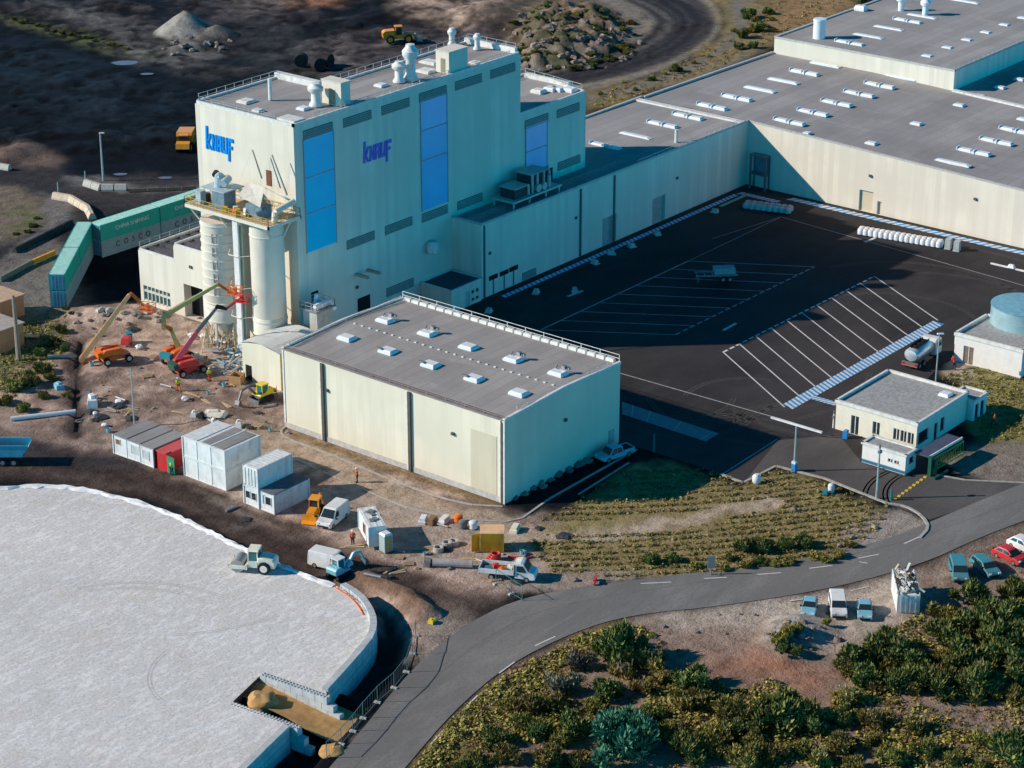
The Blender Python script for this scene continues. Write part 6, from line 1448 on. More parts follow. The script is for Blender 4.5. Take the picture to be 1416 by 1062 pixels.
# ------------------------------------------------------------------ silos with their shared head platform
SX = 15.8
M_silo = mat('silo_cream', (.78, .73, .62), .45, var=.05, scale=.5, dirt=(.48, .44, .36), dirt_amt=.3)
def silo(px, label, r, bands):
    y, _ = onx(px, 380, SX); t = thing('silo', label, 'silo', (SX, y, 0)); zt = onx(px, 305, SX)[1] + .3
    mb = MB(); mb.lathe([(r * .3, 1.8), (r, 4.6), (r, zt)], n=32); mb.build('shell', M_silo, t, smooth=True)
    mb = MB(); mb.lathe([(r + .04, 4.1), (r + .06, 6.6), (r + .02, 6.65)], n=32); mb.lathe([(r + .1, 6.0), (r + .14, 6.1), (r + .1, 6.25)], n=32); mb.lathe([(r + .1, 4.1), (r + .14, 4.2), (r + .1, 4.35)], n=32); mb.build('skirt', M_silo, t, smooth=True)
    for i in range(6):
        a = i * math.pi / 3 + .3; mb = MB(); mb.box(r * .95 * math.cos(a), r * .95 * math.sin(a), 0, .32, .32, 4.15, a); mb.build('leg', M_silo, t)
    mb = MB()
    for i in range(6):
        a, b2 = i * math.pi / 3 + .3, (i + 1) * math.pi / 3 + .3; mb.beam((r * .95 * math.cos(a), r * .95 * math.sin(a), .3), (r * .95 * math.cos(b2), r * .95 * math.sin(b2), 3.9), .12, .12)
    mb.build('bracing', mat('brace_cream', (.55, .50, .38), .7), t)
    if bands:
        mb = MB(); k = 10
        for i in range(k):
            z = 6.8 + (zt - 7.4) * i / (k - 1); mb.lathe([(r - .01, z), (r + .10, z + .02), (r + .10, z + .16), (r - .01, z + .2)], n=32)
        mb.build('ring_stiffener', M_silo, t)
        mb = MB(); a = RAD(200)
        for i in range(5):
            z = 8.2 + (zt - 11) * i / 4
            for q in (0, 1): mb.cyl((r * 1.02 * math.cos(a + .22 * q), r * 1.02 * math.sin(a + .22 * q), z), (r * 1.02 * math.cos(a + .22 * q), r * 1.02 * math.sin(a + .22 * q), z + 1.3), .06, .06, 6)
        mb.build('ladder_frame', mat('rust_rail', (.36, .27, .24), .5), t)
    else:
        mb = MB(); mb.lathe([(r + .02, zt - 2.4), (r + .06, zt - 2.3), (r + .06, zt - 2.15), (r + .02, zt - 2.1)], n=32); mb.build('ring_stiffener', M_silo, t)
    return t, y, zt
s2, ys2, zts = silo(371, 'smooth cream silo nearest the metal shed', 2.35, False)
s1, ys1, _ = silo(308, 'banded cream silo with ladder frames, left of the smooth silo', 2.75, True)
PZT = zts
pl = thing('silo_head_platform', 'yellow railed steel platform spanning the tops of both silos', 'platform', (SX, (ys1 + ys2) / 2, PZT))
x0, x1, y0, y1 = SX - 3.0, SX + 3.2, ys2 - 3.4, ys1 + 3.7
mb = MB(); mb.box2(x0, y0, PZT, x1, y1, PZT + .18); mb.build('deck', mat('deck_tan', (.55, .42, .27), .8, var=.25), pl, world=True)
mb = MB(); parapet(mb, [(x0, y0), (x1, y0), (x1, y1), (x0, y1)], PZT - .25, PZT + .2, .22); 
for y in (y0 + 1, ys2 + 2.6, ys1 - 2.7, y1 - .8):
    mb.beam((x0 + .1, y, PZT - .1), (SX - 1.2, y + (.5 if y < SX + 45 else 0), PZT - 2.4), .18, .18)
mb.beam((SX + 1.5, y0 + .1, PZT - .1), (SX + 1, ys2 - 2.2, PZT - 2.6), .18, .18); mb.build('edge_beam', M_silo, pl, world=True)
M_yr = mat('yellow_rail', (.62, .38, .05), .6)
def rail_at(*a, **k): return rail_pts(*a, **k)
rail_pts('guard_rail', [(x0, y0), (x1, y0), (x1, y1), (x0, y1), (x0, y0)], PZT + .18, pl, 1.1, 1.2, M_yr)
M_mach = mat('machine_bluegrey', (.17, .26, .31), .5, var=.3, dirt=(.1, .1, .1)); M_mach2 = mat('machine_pale', (.40, .50, .54), .45, var=.2)
def part(name, m, fn, parent=pl, smooth_=False):
    mb = MB(); fn(mb); return mb.build(name, m, parent, world=True, smooth=smooth_)
yA = ys1
part('filter_housing', M_mach, lambda mb: mb.box(SX - .6, yA - 1.6, PZT + .18, 2.2, 2.4, 2.4))
part('upper_deck', M_mach2, lambda mb: mb.box(SX + .2, yA - .6, PZT + 2.6, 4.0, 4.6, .15))
part('blower', M_mach2, lambda mb: (mb.cyl((SX, yA - .4, PZT + 2.75), (SX, yA - .4, PZT + 4.2), .85, .7, 14), mb.cyl((SX - .6, yA - 1.6, PZT + 3.5), (SX + .9, yA - 1.2, PZT + 3.9), .55, .55, 12), mb.blob((SX, yA - .4, PZT + 4.2), .7, 2, (6, 10), 0, .1)))
part('motor', mat('motor_dark', (.05, .04, .05), .5), lambda mb: (mb.cyl((SX - .3, yA + .2, PZT + 4.3), (SX + .3, yA + .5, PZT + 4.5), .45, .45, 12), mb.box(SX - .4, yA + 2.0, PZT + .2, .9, .8, 1.2)))
part('control_box', M_mach2, lambda mb: mb.box(SX - 1.6, yA + 1.9, PZT + .18, 1.0, 1.0, 1.9))
part('roof_hood', mat('hood_tan', (.62, .56, .48), .6), lambda mb: mb.add([(SX - 1.8, ys2 - .8, PZT + 2.1), (SX - 1.8, ys2 + 3.4, PZT + 3.0), (SX - .2, ys2 + 2.8, PZT + 4.6), (SX - .2, ys2 - .2, PZT + 4.4), (SX + 2.4, ys2 - 1.0, PZT + 2.6), (SX + 2.4, ys2 + 2.8, PZT + 3.2)], [(0, 3, 2, 1), (3, 4, 5, 2)]))
part('hood_panel', mat('hood_dark', (.10, .12, .11), .6), lambda mb: mb.add([(SX - .15, ys2 - .2, PZT + 4.45), (SX + 2.3, ys2 - 1.0, PZT + 2.7), (SX + 2.3, ys2 + 2.0, PZT + 3.3), (SX - .15, ys2 + 2.5, PZT + 4.65)], [(0, 1, 2, 3)]))
part('filter_housing', M_mach, lambda mb: (mb.box(SX - .3, ys2 + 1.0, PZT + .18, 2.0, 3.0, 1.7), mb.cyl((SX - 1.6, ys2 + .2, PZT + .9), (SX - .4, ys2 - .6, PZT + 1.5), .5, .4, 12)))
part('duct', M_silo, lambda mb: (mb.cyl((SX - 1, ys2 - 2.8, PZT + 1.7), (SX + 2.6, ys2 - 2.9, PZT + 2.3), .42, .42, 12), mb.cyl((SX - 1, ys2 - 2.8, PZT + 1.7), (SX - 1.2, ys2 - 2.8, PZT + .2), .42, .42, 12)))
for i, (ox, oy) in enumerate(((0, 0), (1, .4), (-1.2, 1.0), (.6, -1.6), (-1.6, -1.3))): part('tool_crate', (P_orange, P_cream, M_yr, P_white, M_yr)[i], lambda mb: mb.box(SX - 1.4 + ox * .6, (ys1 + ys2) / 2 + oy * 1.2, PZT + .18, .7, .6, .5 + .15 * i, i))
for px0, py0, px1, py1 in ((349, 207, 362, 247), (376, 214, 397, 270)):
    y, z = onx(px0, py0, SX + 2); yb, zb = onx(px1, py1, SX + 2); part('davit_pole', mat('davit_tan', (.36, .34, .24), .6), lambda mb: mb.cyl((SX + 2, yb, zb), (SX + 2, y, z), .13, .09, 8)); part('stay_wire', M_rail, lambda mb: mb.cyl((SX + 2, y, z), (SX + 1, y + 2.8, PZT + 2), .012, .012, 4))
yd, _ = onx(331, 380, SX - 2.2)
dn = thing('downspout', 'white vertical conveyor duct between the two silos', 'duct', (SX - 2.2, yd, 0)); mb = MB(); mb.box(0, 0, 0, .9, .95, PZT - .2); mb.build('casing', P_white, dn); mb = MB(); mb.box(0, -.62, 0, .25, .12, PZT - 1); mb.build('cable_tray', paint_mat('tray_green', (.16, .30, .20)), dn)
for k in (6.2, 10.5, 15.2): mb = MB(); mb.tube([(SX - .2, yd + 3.4, k), (SX - 2.9, yd + 1.2, k), (SX - 2.9, yd - .6, k), (SX - 1.5, yd - 1.6, k)], .07, 6); mb.build('hoop_rail', M_silo, dn, world=True)

# faint roller tracks on the platform
mb = MB()
for cx, cy, r0, a0, a1 in ((150, 900, 14, .0, 1.0), (160, 905, 16, .0, 1.1), (60, 800, 26, 5.6, 6.25), (60, 800, 28.2, 5.55, 6.3), (330, 930, 9, 1.7, 2.9), (250, 760, 20, 3.9, 4.5)):
    c = at2(cx, cy, PZ); n = 24
    for off in (0, .35):
        pts = [(c[0] + (r0 + off) * math.cos(a0 + (a1 - a0) * i / n), c[1] + (r0 + off) * math.sin(a0 + (a1 - a0) * i / n)) for i in range(n + 1)]
        pts = [p for p in pts if polydist(np.array([p[0]]), np.array([p[1]]), plat)[0] < -1]
        for a, b in zip(pts[:-1], pts[1:]):
            if math.hypot(b[0] - a[0], b[1] - a[1]) < 3: line(mb, a, b, .16, PZ + .006)
struct(mb.build('roller_tracks', mat('track_grey', (.55, .535, .52), .95, var=.2, scale=2)))
# ------------------------------------------------------------------ boom lifts
def lift(label, base_px, rz, paint, hood2, booms, basket_px, rim=P_cream, L=4.4, W=2.3, sz=1.0):
    b = put(*base_px); t = thing('boom_lift', label, 'boom lift', b, rz)
    mb = MB(); mb.box(0, 0, .55, L * .92, W * .62, .55); mb.box(L * .36, 0, .45, .5, W * .9, .5); mb.box(-L * .36, 0, .45, .5, W * .9, .5); mb.build('chassis', paint, t)
    for x in (-L * .36, L * .36):
        for s in (-1, 1): wheel(t, x, s * W * .46, .55, .42, rim, True)
    mb = MB(); mb.cyl((0, 0, 1.1), (0, 0, 1.35), .85, .85, 16); mb.build('turntable', P_grey, t)
    for s in (-1, 1):
        mb = MB(); mb.ext([(-L * .46, 1.35), (-L * .50, 1.9), (-L * .40, 2.25), (L * .12, 2.3), (L * .26, 1.85), (L * .26, 1.35)], s * W * .48, s * W * .16); h = mb.build('engine_hood', paint, t); bv = h.modifiers.new('soft_edges', 'BEVEL'); bv.width = .09; bv.segments = 2
    mb = MB(); mb.ext([(-L * .62, 1.2), (-L * .64, 2.0), (-L * .46, 2.1), (-L * .46, 1.2)], -W * .4, W * .4); mb.build('counterweight', hood2, t)
    base = (b[0], b[1])
    for name, p0, p1, w0, w1, m in booms:
        a, c = vp(*p0, base), vp(*p1, base); mb = MB(); d = (c - a); 
        side = d.cross(Vector((0, 0, 1))).normalized(); up = side.cross(d.normalized()); P = []
        for q, k in ((a, w0), (c, w1)):
            for i, j in ((-1, -1), (1, -1), (1, 1), (-1, 1)): P.append(q + side * i * k / 2 + up * j * k * .62)
        mb.add(P, [(3, 2, 1, 0), (4, 5, 6, 7), (0, 1, 5, 4), (1, 2, 6, 5), (2, 3, 7, 6), (3, 0, 4, 7)]); mb.cyl(a - side * w0 * .6, a + side * w0 * .6, w0 * .6, w0 * .6, 10); mb.cyl(c - side * w1 * .6, c + side * w1 * .6, w1 * .6, w1 * .6, 10)
        mb.beam(a + up * w0 * .75, a + d * .6 + up * w0 * .7, .07, .07)
        mb.build(name, m, t, world=True)
    k = vp(*basket_px, base); mb = MB(); c, s_ = math.cos(.3), math.sin(.3)
    q = [(k.x + x * c - y * s_, k.y + x * s_ + y * c) for x, y in ((-.5, -1.0), (.5, -1.0), (.5, 1.0), (-.5, 1.0))]
    mb.box(k.x, k.y, k.z - .6, 1.05, 2.05, .14, .3)
    for z in (-.1, .5):
        for i in range(4): mb.beam((*q[i], k.z + z), (*q[(i + 1) % 4], k.z + z), .07, .07)
    for p in q: mb.beam((*p, k.z - .55), (*p, k.z + .52), .07, .07)
    for i in range(4): mb.beam((*lerp(q[i], q[(i + 1) % 4], .5), k.z - .5), (*lerp(q[i], q[(i + 1) % 4], .5), k.z + .5), .05, .05)
    mb.box(k.x, k.y, k.z - .45, .5, .3, .9, .3); mb.build('basket', booms[-1][5], t, world=True)
    return t
hd = ang(at(140, 500), at(180, 492))
lift('orange boom lift with long peach boom raised towards the annex window', (160, 500), hd, P_orange, P_orange, [('riser', (162, 482), (114, 501), .45, .4, P_orange), ('boom', (113, 497), (178, 409), .62, .42, P_peach), ('jib', (181, 406), (198, 422), .3, .24, P_orange)], (204, 424))
lift('boom lift with olive zigzag boom and teal counterweight behind the red lift', (246, 500), hd + .5, P_orange, P_teal2, [('riser', (250, 490), (237, 456), .5, .4, P_olive), ('linkage', (237, 456), (228, 450), .4, .4, P_orange), ('upright', (227, 453), (227, 437), .48, .45, P_olive), ('boom', (227, 437), (300, 394), .5, .34, P_olive), ('jib', (301, 393), (319, 404), .26, .24, P_orange)], (325, 401))
lift('red telescopic boom lift with dark inner boom section in front of the silos', (262, 516), hd + .1, P_red2, mat('dark_green_hood', (.03, .10, .06), .5), [('boom', (238, 508), (271, 461), .62, .5, paint_mat('boom_pink', (.75, .12, .16))), ('inner_boom', (271, 461), (300, 425), .38, .32, P_grey), ('linkage', (300, 424), (313, 427), .4, .3, M_black), ('jib', (313, 427), (336, 410), .24, .24, P_red2)], (334, 412), M_rim)
p = put(175, 478); t = thing('compressor', 'red and teal compressor standing behind the orange boom lift', 'compressor', p, .5); mb = MB(); mb.box(0, 0, .3, 1.6, 1.1, 1.0, 0, 0, top=(.85, .85)); mb.build('housing', P_red2, t); mb = MB(); mb.cyl((1.2, 0, .2), (1.2, 0, 1.5), .5, .5, 12); mb.build('receiver', P_teal2, t)
# ------------------------------------------------------------------ roller, loader, diggers
def roller():
    f, r_ = at(334, 786, PZ), at(371, 789, PZ); t = thing('compactor_roller', 'cream single drum compactor roller on the gravel platform edge', 'roller', ((f[0] + r_[0]) / 2, (f[1] + r_[1]) / 2, PZ), ang(r_, f))
    mb = MB(); mb.cyl((1.75, -1.05, .78), (1.75, 1.05, .78), .78, .78, 24); mb.build('drum', mat('drum_steel', (.45, .43, .4), .45, .5), t)
    mb = MB(); mb.box2(.7, -1.25, .55, 2.75, -1.07, .95); mb.box2(.7, 1.07, .55, 2.75, 1.25, .95); mb.box2(2.6, -1.25, .55, 2.8, 1.25, .95); mb.box2(.55, -1.25, .5, .8, 1.25, 1.1); mb.build('drum_frame', P_cream, t)
    mb = MB(); mb.ext([(-2.6, .7), (-2.6, 1.5), (-2.3, 1.75), (-1.2, 1.95), (-.6, 1.9), (-.6, .7)], -.95, .95); h = mb.build('engine_hood', P_cream, t); bv = h.modifiers.new('soft_edges', 'BEVEL'); bv.width = .12; bv.segments = 2
    mb = MB(); mb.box2(-.6, -.95, .7, .5, .95, 1.45); mb.build('body', P_cream, t)
    mb = MB(); mb.box(-.05, 0, 1.45, 1.15, 1.55, 1.2, 0, 0, top=(.9, .92)); mb.build('cab_glass', glass('cab_glass', (.03, .16, .17)), t)
    mb = MB()
    for x in (-.6, .5):
        for y in (-.76, .76): mb.beam((x, y, 1.45), (x * .92 - .01, y * .95, 2.7), .1, .1)
    mb.box(-.05, 0, 2.66, 1.35, 1.75, .14, 0, 0, top=(.9, .9)); mb.build('cab_roof', P_cream, t)
    for s in (-1, 1): wheel(t, -1.35, s * .95, .75, .5, P_cream, True)
roller()
def loader(label, loc, rz, sc, paint):
    t = thing('wheel_loader', label, 'loader', loc, rz); t.scale = (sc,) * 3
    mb = MB(); mb.ext([(-3.6, 1.1), (-3.7, 2.2), (-3.2, 2.6), (-1.2, 2.7), (-1.0, 1.0)], -1.0, 1.0); mb.build('engine_hood', paint, t)
    mb = MB(); mb.box2(-1.2, -1.0, .9, 1.4, 1.0, 1.7); mb.box2(1.4, -.6, .8, 2.4, .6, 1.7); mb.build('chassis', paint, t)
    mb = MB(); mb.box(-.3, 0, 1.7, 1.5, 1.5, 1.6, 0, 0, top=(.88, .9)); mb.build('cab_glass', M_glass, t); mb = MB(); mb.box(-.3, 0, 3.3, 1.6, 1.7, .15); 
    for x in (-.98, .38):
        for y in (-.74, .74): mb.beam((x, y, 1.7), (x * .9, y * .92, 3.3), .1, .1)
    mb.build('cab_roof', paint, t)
    for x in (-2.2, 1.6):
        for s in (-1, 1): wheel(t, x, s * 1.15, .9, .65, paint, True)
    mb = MB()
    for s in (-.55, .55): mb.beam((1.0, s, 1.9), (2.6, s, 1.6), .3, .4); mb.beam((2.6, s, 1.6), (3.5, s, .8), .28, .36)
    mb.build('lift_arm', paint, t)
    mb = MB(); mb.ext([(3.3, .2), (3.2, 1.3), (3.5, 1.5), (3.5, .5), (4.6, .25), (4.6, .12)], -1.45, 1.45); mb.build('bucket', P_grey, t); return t
loader('big yellow wheel loader working in the dark quarry beyond the tower', put(553, 58), ang(at(530, 55), at(590, 52)), 1.0, P_yellow)
def dumper():
    p = put(257, 203); t = thing('dump_truck', 'yellow dump truck seen end on beside the tower edge', 'dump truck', p, TOCAM + .1)
    mb = MB(); mb.ext([(-3.2, 1.4), (-3.4, 2.7), (1.2, 3.0), (1.6, 2.4), (.9, 1.2)], -1.4, 1.4); mb.build('tipping_body', P_yellow, t); mb = MB(); mb.box2(-3, -.6, .8, 3.4, .6, 1.3); mb.build('chassis', P_grey, t)
    mb = MB(); mb.ext([(2.8, .8), (2.8, 1.9), (4.0, 1.7), (4.2, .8)], -1.2, 1.2); mb.build('engine_hood', P_yellow, t); mb = MB(); mb.box(2.2, 0, 1.3, 1.3, 1.7, 1.5, 0, 0, top=(.85, .9)); mb.build('cab_glass', M_glass, t); mb = MB(); mb.box(2.2, 0, 2.8, 1.3, 1.8, .14); mb.build('cab_roof', P_yellow, t)
    for x in (-2.2, -.6, 3.0):
        for s in (-1, 1): wheel(t, x, s * 1.15, .75, .55, P_yellow, True)
dumper()
def backhoe():
    p = put(436, 713); t = thing('backhoe', 'yellow backhoe loader parked right of the ground level cabins', 'backhoe', p, TOCAM - .15); t.scale = (.8,) * 3
    mb = MB(); mb.ext([(.6, .8), (.6, 1.7), (2.3, 1.5), (2.4, .8)], -.6, .6); mb.build('engine_hood', P_yellow, t); mb = MB(); mb.box2(-1.4, -.8, .7, .6, .8, 1.3); mb.build('chassis', P_yellow, t)
    mb = MB(); mb.box(-.3, 0, 1.3, 1.6, 1.5, 1.5, 0, 0, top=(.9, .92)); mb.build('cab_glass', M_glass, t); mb = MB(); mb.box(-.3, 0, 2.78, 1.8, 1.75, .2, 0, 0, top=(.9, .9))
    for x in (-1.08, .48):
        for y in (-.74, .74): mb.beam((x, y, 1.3), (x * .95, y * .93, 2.8), .14, .14)
    mb.build('cab_roof', P_yellow, t)
    for s in (-1, 1): wheel(t, -.8, s * .85, .75, .42, P_yellow, True); wheel(t, 1.8, s * .75, .48, .34, P_yellow, True)
    mb = MB()
    for s in (-.6, .6): mb.beam((.9, s, 1.5), (2.6, s, .9), .16, .24)
    mb.build('lift_arm', P_yellow, t); mb = MB(); mb.ext([(2.6, .15), (2.5, 1.0), (2.75, 1.1), (2.8, .4), (3.5, .15)], -1.1, 1.1); mb.build('bucket', P_yellow, t)
    mb = MB(); mb.beam((-1.4, 0, 1.0), (-2.3, 0, 2.6), .28, .34); mb.beam((-2.3, 0, 2.6), (-2.9, 0, 1.2), .24, .28); mb.ext([(-2.7, .7), (-3.2, .8), (-3.2, 1.3), (-2.8, 1.3)], -.35, .35); mb.build('digger_arm', P_yellow, t)
backhoe()
def mini_ex(name, label, loc, rz, paint, arm, canopy, boom_dir=1.0, sc=1.0):
    t = thing(name, label, 'excavator', loc, rz); t.scale = (sc,) * 3
    for s in (-1, 1):
        mb = MB(); mb.ext([(-1.15, .12), (-1.25, .35), (-1.1, .6), (1.1, .6), (1.25, .35), (1.15, .12), (.9, 0), (-.9, 0)], s * .95, s * .58); mb.build('track', M_black, t)
    mb = MB(); mb.box(0, 0, .35, 1.4, 1.2, .3); mb.cyl((0, 0, .6), (0, 0, .75), .5, .5, 12); mb.build('undercarriage', P_grey, t)
    mb = MB(); mb.ext([(-1.3, .75), (-1.35, 1.35), (-1.1, 1.6), (-.5, 1.6), (.0, 1.1), (.85, 1.05), (.9, .75)], -.8, .8); h = mb.build('body', paint, t); bv = h.modifiers.new('soft_edges', 'BEVEL'); bv.width = .1; bv.segments = 2
    mb = MB(); mb.box(.05, .25, 1.1, 1.0, .95, 1.05, 0, 0, top=(.9, .9)); mb.build('cab_glass', glass('cab_glass', (.03, .16, .17)), t)
    mb = MB(); mb.box(.05, .25, 2.15, 1.15, 1.1, .12)
    for x in (-.42, .52):
        for y in (-.2, .7): mb.beam((x, y, 1.1), (x, y, 2.15), .09, .09)
    mb.build('cab_roof', canopy, t)
    mb = MB(); mb.beam((.8, -.3, 1.0), (1.9, -.3, 2.3), .24, .3); mb.beam((1.9, -.3, 2.3), (2.9, -.3, 2.1), .22, .28); mb.build('boom', arm, t); mb = MB(); mb.beam((2.9, -.3, 2.1), (3.5, -.3, .9), .18, .24); mb.build('stick', arm, t); mb = MB(); mb.ext([(3.3, .3), (3.35, .95), (3.65, 1.0), (3.9, .5), (3.6, .25)], -.65, .05); mb.build('bucket', P_grey, t)
    mb = MB(); mb.ext([(1.35, .05), (1.3, .5), (1.42, .5), (1.5, .05)], -.95, .95); mb.build('blade', arm, t); return t
mini_ex('mini_excavator', 'pale blue mini excavator digging at the edge of the muddy track', put(470, 798), ang(at(468, 795), at(500, 779)), P_blue, P_blue, P_white, sc=1.05)
mini_ex('mini_excavator', 'lemon yellow mini excavator beside the metal shed', put(362, 553), ang(at(362, 553), at(345, 560)), P_yel2, P_grey, P_yel2, sc=1.1)

# ------------------------------------------------------------------ masts, poles, barriers
M_mast = mat('mast_grey_green', (.40, .50, .50), .5, .3)
def mast(label, foot, top_py, kind='lamp', r=.10, m=M_mast, name='lamp_post', cat='lamp post'):
    b = put(*foot); h = vp(foot[0], top_py, b).z - b[2]; t = thing(name, label, cat, (b[0], b[1], b[2] - .05))
    mb = MB(); mb.cyl((0, 0, 0), (0, 0, h), r * 1.3, r * .8, 8); mb.build('pole', m, t)
    if kind == 'lamp': mb = MB(); mb.box(.35, 0, h - .08, 1.0, .32, .16, 2.3, 0, top=(.8, .8)); mb.build('lamp_head', P_white, t)
    elif kind == 'twin':
        mb = MB(); a = vp(1074, 578, b); c = vp(1146, 600, b); d = Vector((c.x - a.x, c.y - a.y, 0)).normalized() * 3.9
        mb.box(0, 0, h, 7.4, .3, .22, -math.pi / 2); mb.build('cross_bar', P_white, t); mb = MB(); mb.box(0, 0, 0, .55, .55, 1.15); mb.build('base_block', paint_mat('mast_blue', (.03, .25, .6)), t); mb = MB(); mb.box(0, 0, 1.15, .55, .55, .3); mb.build('collar', P_white, t)
    elif kind == 'camera': mb = MB(); mb.box(.1, 0, h - .8, .5, .35, .35); mb.cyl((0, 0, h - .1), (0, 0, h + .3), .12, .12, 8); mb.build('camera_head', P_grey, t)
    return t
mast('tall grey lamp post with pale head beside the quarry barrier blocks', (143, 250), 184, r=.16)
mast('slender lamp post on the building site behind the grey roofed cabin', (186, 588), 508, r=.09, kind='plain')
mast('grey lamp post beside the tanker truck', (1294, 527), 462, r=.1)
mast('tall mast with white cross bar and blue base at the corner of the planted slope', (1098, 652), 588, kind='twin', r=.12)
mast('grey camera mast at the yard entrance left of the yellow road studs', (1212, 690), 618, kind='camera', r=.13, name='camera_mast', cat='mast')
mast('short teal post at the yard entrance next to the yellow road studs', (1232, 692), 676, kind='plain', r=.16, m=paint_mat('post_teal', (.03, .2, .2)), name='entrance_post', cat='post')
mast('short sign post by the left corner of the gatehouse', (1152, 592), 570, kind='camera', r=.09, m=P_white, name='card_reader', cat='post')
mast('leaning timber pole in front of the small orange house', (26, 498), 408, kind='plain', r=.28, m=mat('timber_pole', (.35, .27, .2), .8), name='timber_pole', cat='pole')
mast('thin green post at the left end of the near barrier blocks', (81, 272), 252, 'plain', .1, M_mast, 'marker_post', 'post'); mast('thin green post at the left end of the far barrier blocks', (118, 248), 236, 'plain', .1, M_mast, 'marker_post', 'post')
mast('dim post standing in the shadow beside the weighbridge', (904, 625), 600, 'plain', .12, P_grey, 'marker_post', 'post')
# entrance gate
g = at2(1312, 655); t = thing('sliding_gate', 'green framed sliding gate with dark canopy beside the white booth', 'gate', (*at2(1285, 658), 0)); ga = at2(1285, 656); gb = at2(1322, 634); r = ang(ga, gb); L = math.hypot(gb[0] - ga[0], gb[1] - ga[1]) + 1.5; t.rotation_euler.z = r
mb = MB(); mb.box(.1, 0, 0, .45, .45, 2.6); mb.box(.5, -.5, 0, .3, .3, 2.2); mb.build('post', paint_mat('gate_green', (.01, .10, .06)), t)
mb = MB(); mb.box2(0, -.08, .3, L, 0.08, .45); mb.box2(0, -.08, 2.0, L, .08, 2.2); mb.beam((0, 0, .4), (L, 0, 2.1), .12, .12)
for i in range(14): mb.box(L * i / 13, 0, .3, .07, .07, 1.9)
mb.build('leaf', paint_mat('leaf_green', (.22, .32, .08)), t); mb = MB(); mb.box2(.2, .3, 2.3, L, 2.4, 2.45); mb.build('canopy', mat('canopy_dark', (.08, .09, .14), .6), t); mb = MB(); mb.box2(.2, .15, 2.3, L, .32, 2.6); mb.build('canopy_edge', P_white, t)
mb = MB(); mb.box2(-.6, -1.2, 0, 2.6, -.9, .3); mb.build('guide_rail', paint_mat('gate_green', (.01, .10, .06)), t)
# barrier blocks at the quarry turn
def chain(pts, m, label, group, w_=.6, h=.8, name='barrier_block', n0=None):
    src = None
    for a, b in zip(pts[:-1], pts[1:]):
        A, B = at2(*a), at2(*b); L = math.hypot(B[0] - A[0], B[1] - A[1]); n = max(1, round(L / 2.6))
        for i in range(n):
            p = lerp(A, B, (i + .5) / n)
            if src is None or abs(src[1] - L / n) > .3:
                mb = MB(); l = L / n - .12; mb.ext([(-.5 * w_, 0), (-.5 * w_, h * .3), (-.2 * w_, h), (.2 * w_, h), (.5 * w_, h * .3), (.5 * w_, 0)], -l / 2, l / 2); o = mb.build(name, m, None, (*p, gz(*p) - .03), ang(A, B) - math.pi / 2); tag(o, label, 'barrier', group); src = (o, L / n)
            else:
                o = src[0].copy(); col.objects.link(o); o.location = (*p, gz(*p) - .03); o.rotation_euler = (0, 0, ang(A, B) - math.pi / 2)
chain([(118, 256), (140, 263), (176, 263)], M_conc, 'pale concrete barrier block edging the far side of the quarry turn', 'far barrier blocks of the quarry turn', 1.3, 1.1)
chain([(74, 274), (98, 278), (122, 292), (128, 304)], mat('warm_concrete', (.62, .50, .38), .9, var=.2), 'sand coloured barrier block curving round the near side of the quarry turn', 'near barrier blocks of the quarry turn', 1.3, 1.1)
chain([(-20, 230), (14, 236)], M_conc, 'white barrier block at the left edge beside the rubble heap', 'left edge barrier blocks', 1.0, 1.0)
chain([(20, 350), (60, 330), (100, 310)], mat('dark_barrier', (.035, .04, .042), .8), 'dark barrier block lining the siding', 'dark barrier blocks along the siding', .9, .9)
chain([(178, 266), (230, 264), (272, 262)], mat('brown_barrier', (.10, .075, .06), .8), 'brown sleeper barrier right of the lamp post', 'brown sleepers behind the containers', .6, .6)
p0, p1 = at2(46, 366), at2(76, 353); mb = MB(); mb.beam((*p0, .5), (*p1, .5), .4, .7); tag(mb.build('yellow_barrier', P_yellow), 'yellow barrier beam left of the container stack', 'barrier')
p0, p1 = at2(0, 390), at2(44, 366); mb = MB(); mb.beam((*p0, .45), (*p1, .45), .5, .8); tag(mb.build('grey_barrier', mat('dull_concrete', (.2, .2, .18), .9)), 'grey barrier beam running from the left edge to the yellow beam', 'barrier')

# ------------------------------------------------------------------ yard goods
def drop(name, label, cat, px, py, fn, m, rz=0.0, group=None, z=None, smooth_=False):
    mb = MB(); fn(mb); p = put(px, py) if z is None else at(px, py, z); o = mb.build(name, m, None, p, rz, smooth=smooth_); return tag(o, label, cat, group)
M_wrap = mat('white_wrap', (.78, .80, .82), .4, var=.15, spec=.5)
def bigbag(mb, s=1.0): mb.lathe([(.35 * s, 0), (.52 * s, .15), (.55 * s, .7), (.42 * s, 1.0), (.12 * s, 1.08)], n=10)
a, b = at2(1192, 322), at2(1300, 340); src = None
for i in range(16):
    for j in range(2):
        p = lerp(a, b, i / 15); x, y = p[0] - .9 * j, p[1] - .3 * j
        if src is None:
            mb = MB(); mb.lathe([(.35, 0), (.55, .15), (.58, .75), (.42, 1.05), (.12, 1.12)], n=10); src = mb.build('wrapped_roll', M_wrap, None, (x, y, .02), smooth=True); tag(src, 'white wrapped bag standing in the long row by the sunlit factory wall', 'bag', 'row of white wrapped bags in the yard')
        else: o = src.copy(); col.objects.link(o); o.location = (x, y, .02); o.rotation_euler.z = i * 1.3
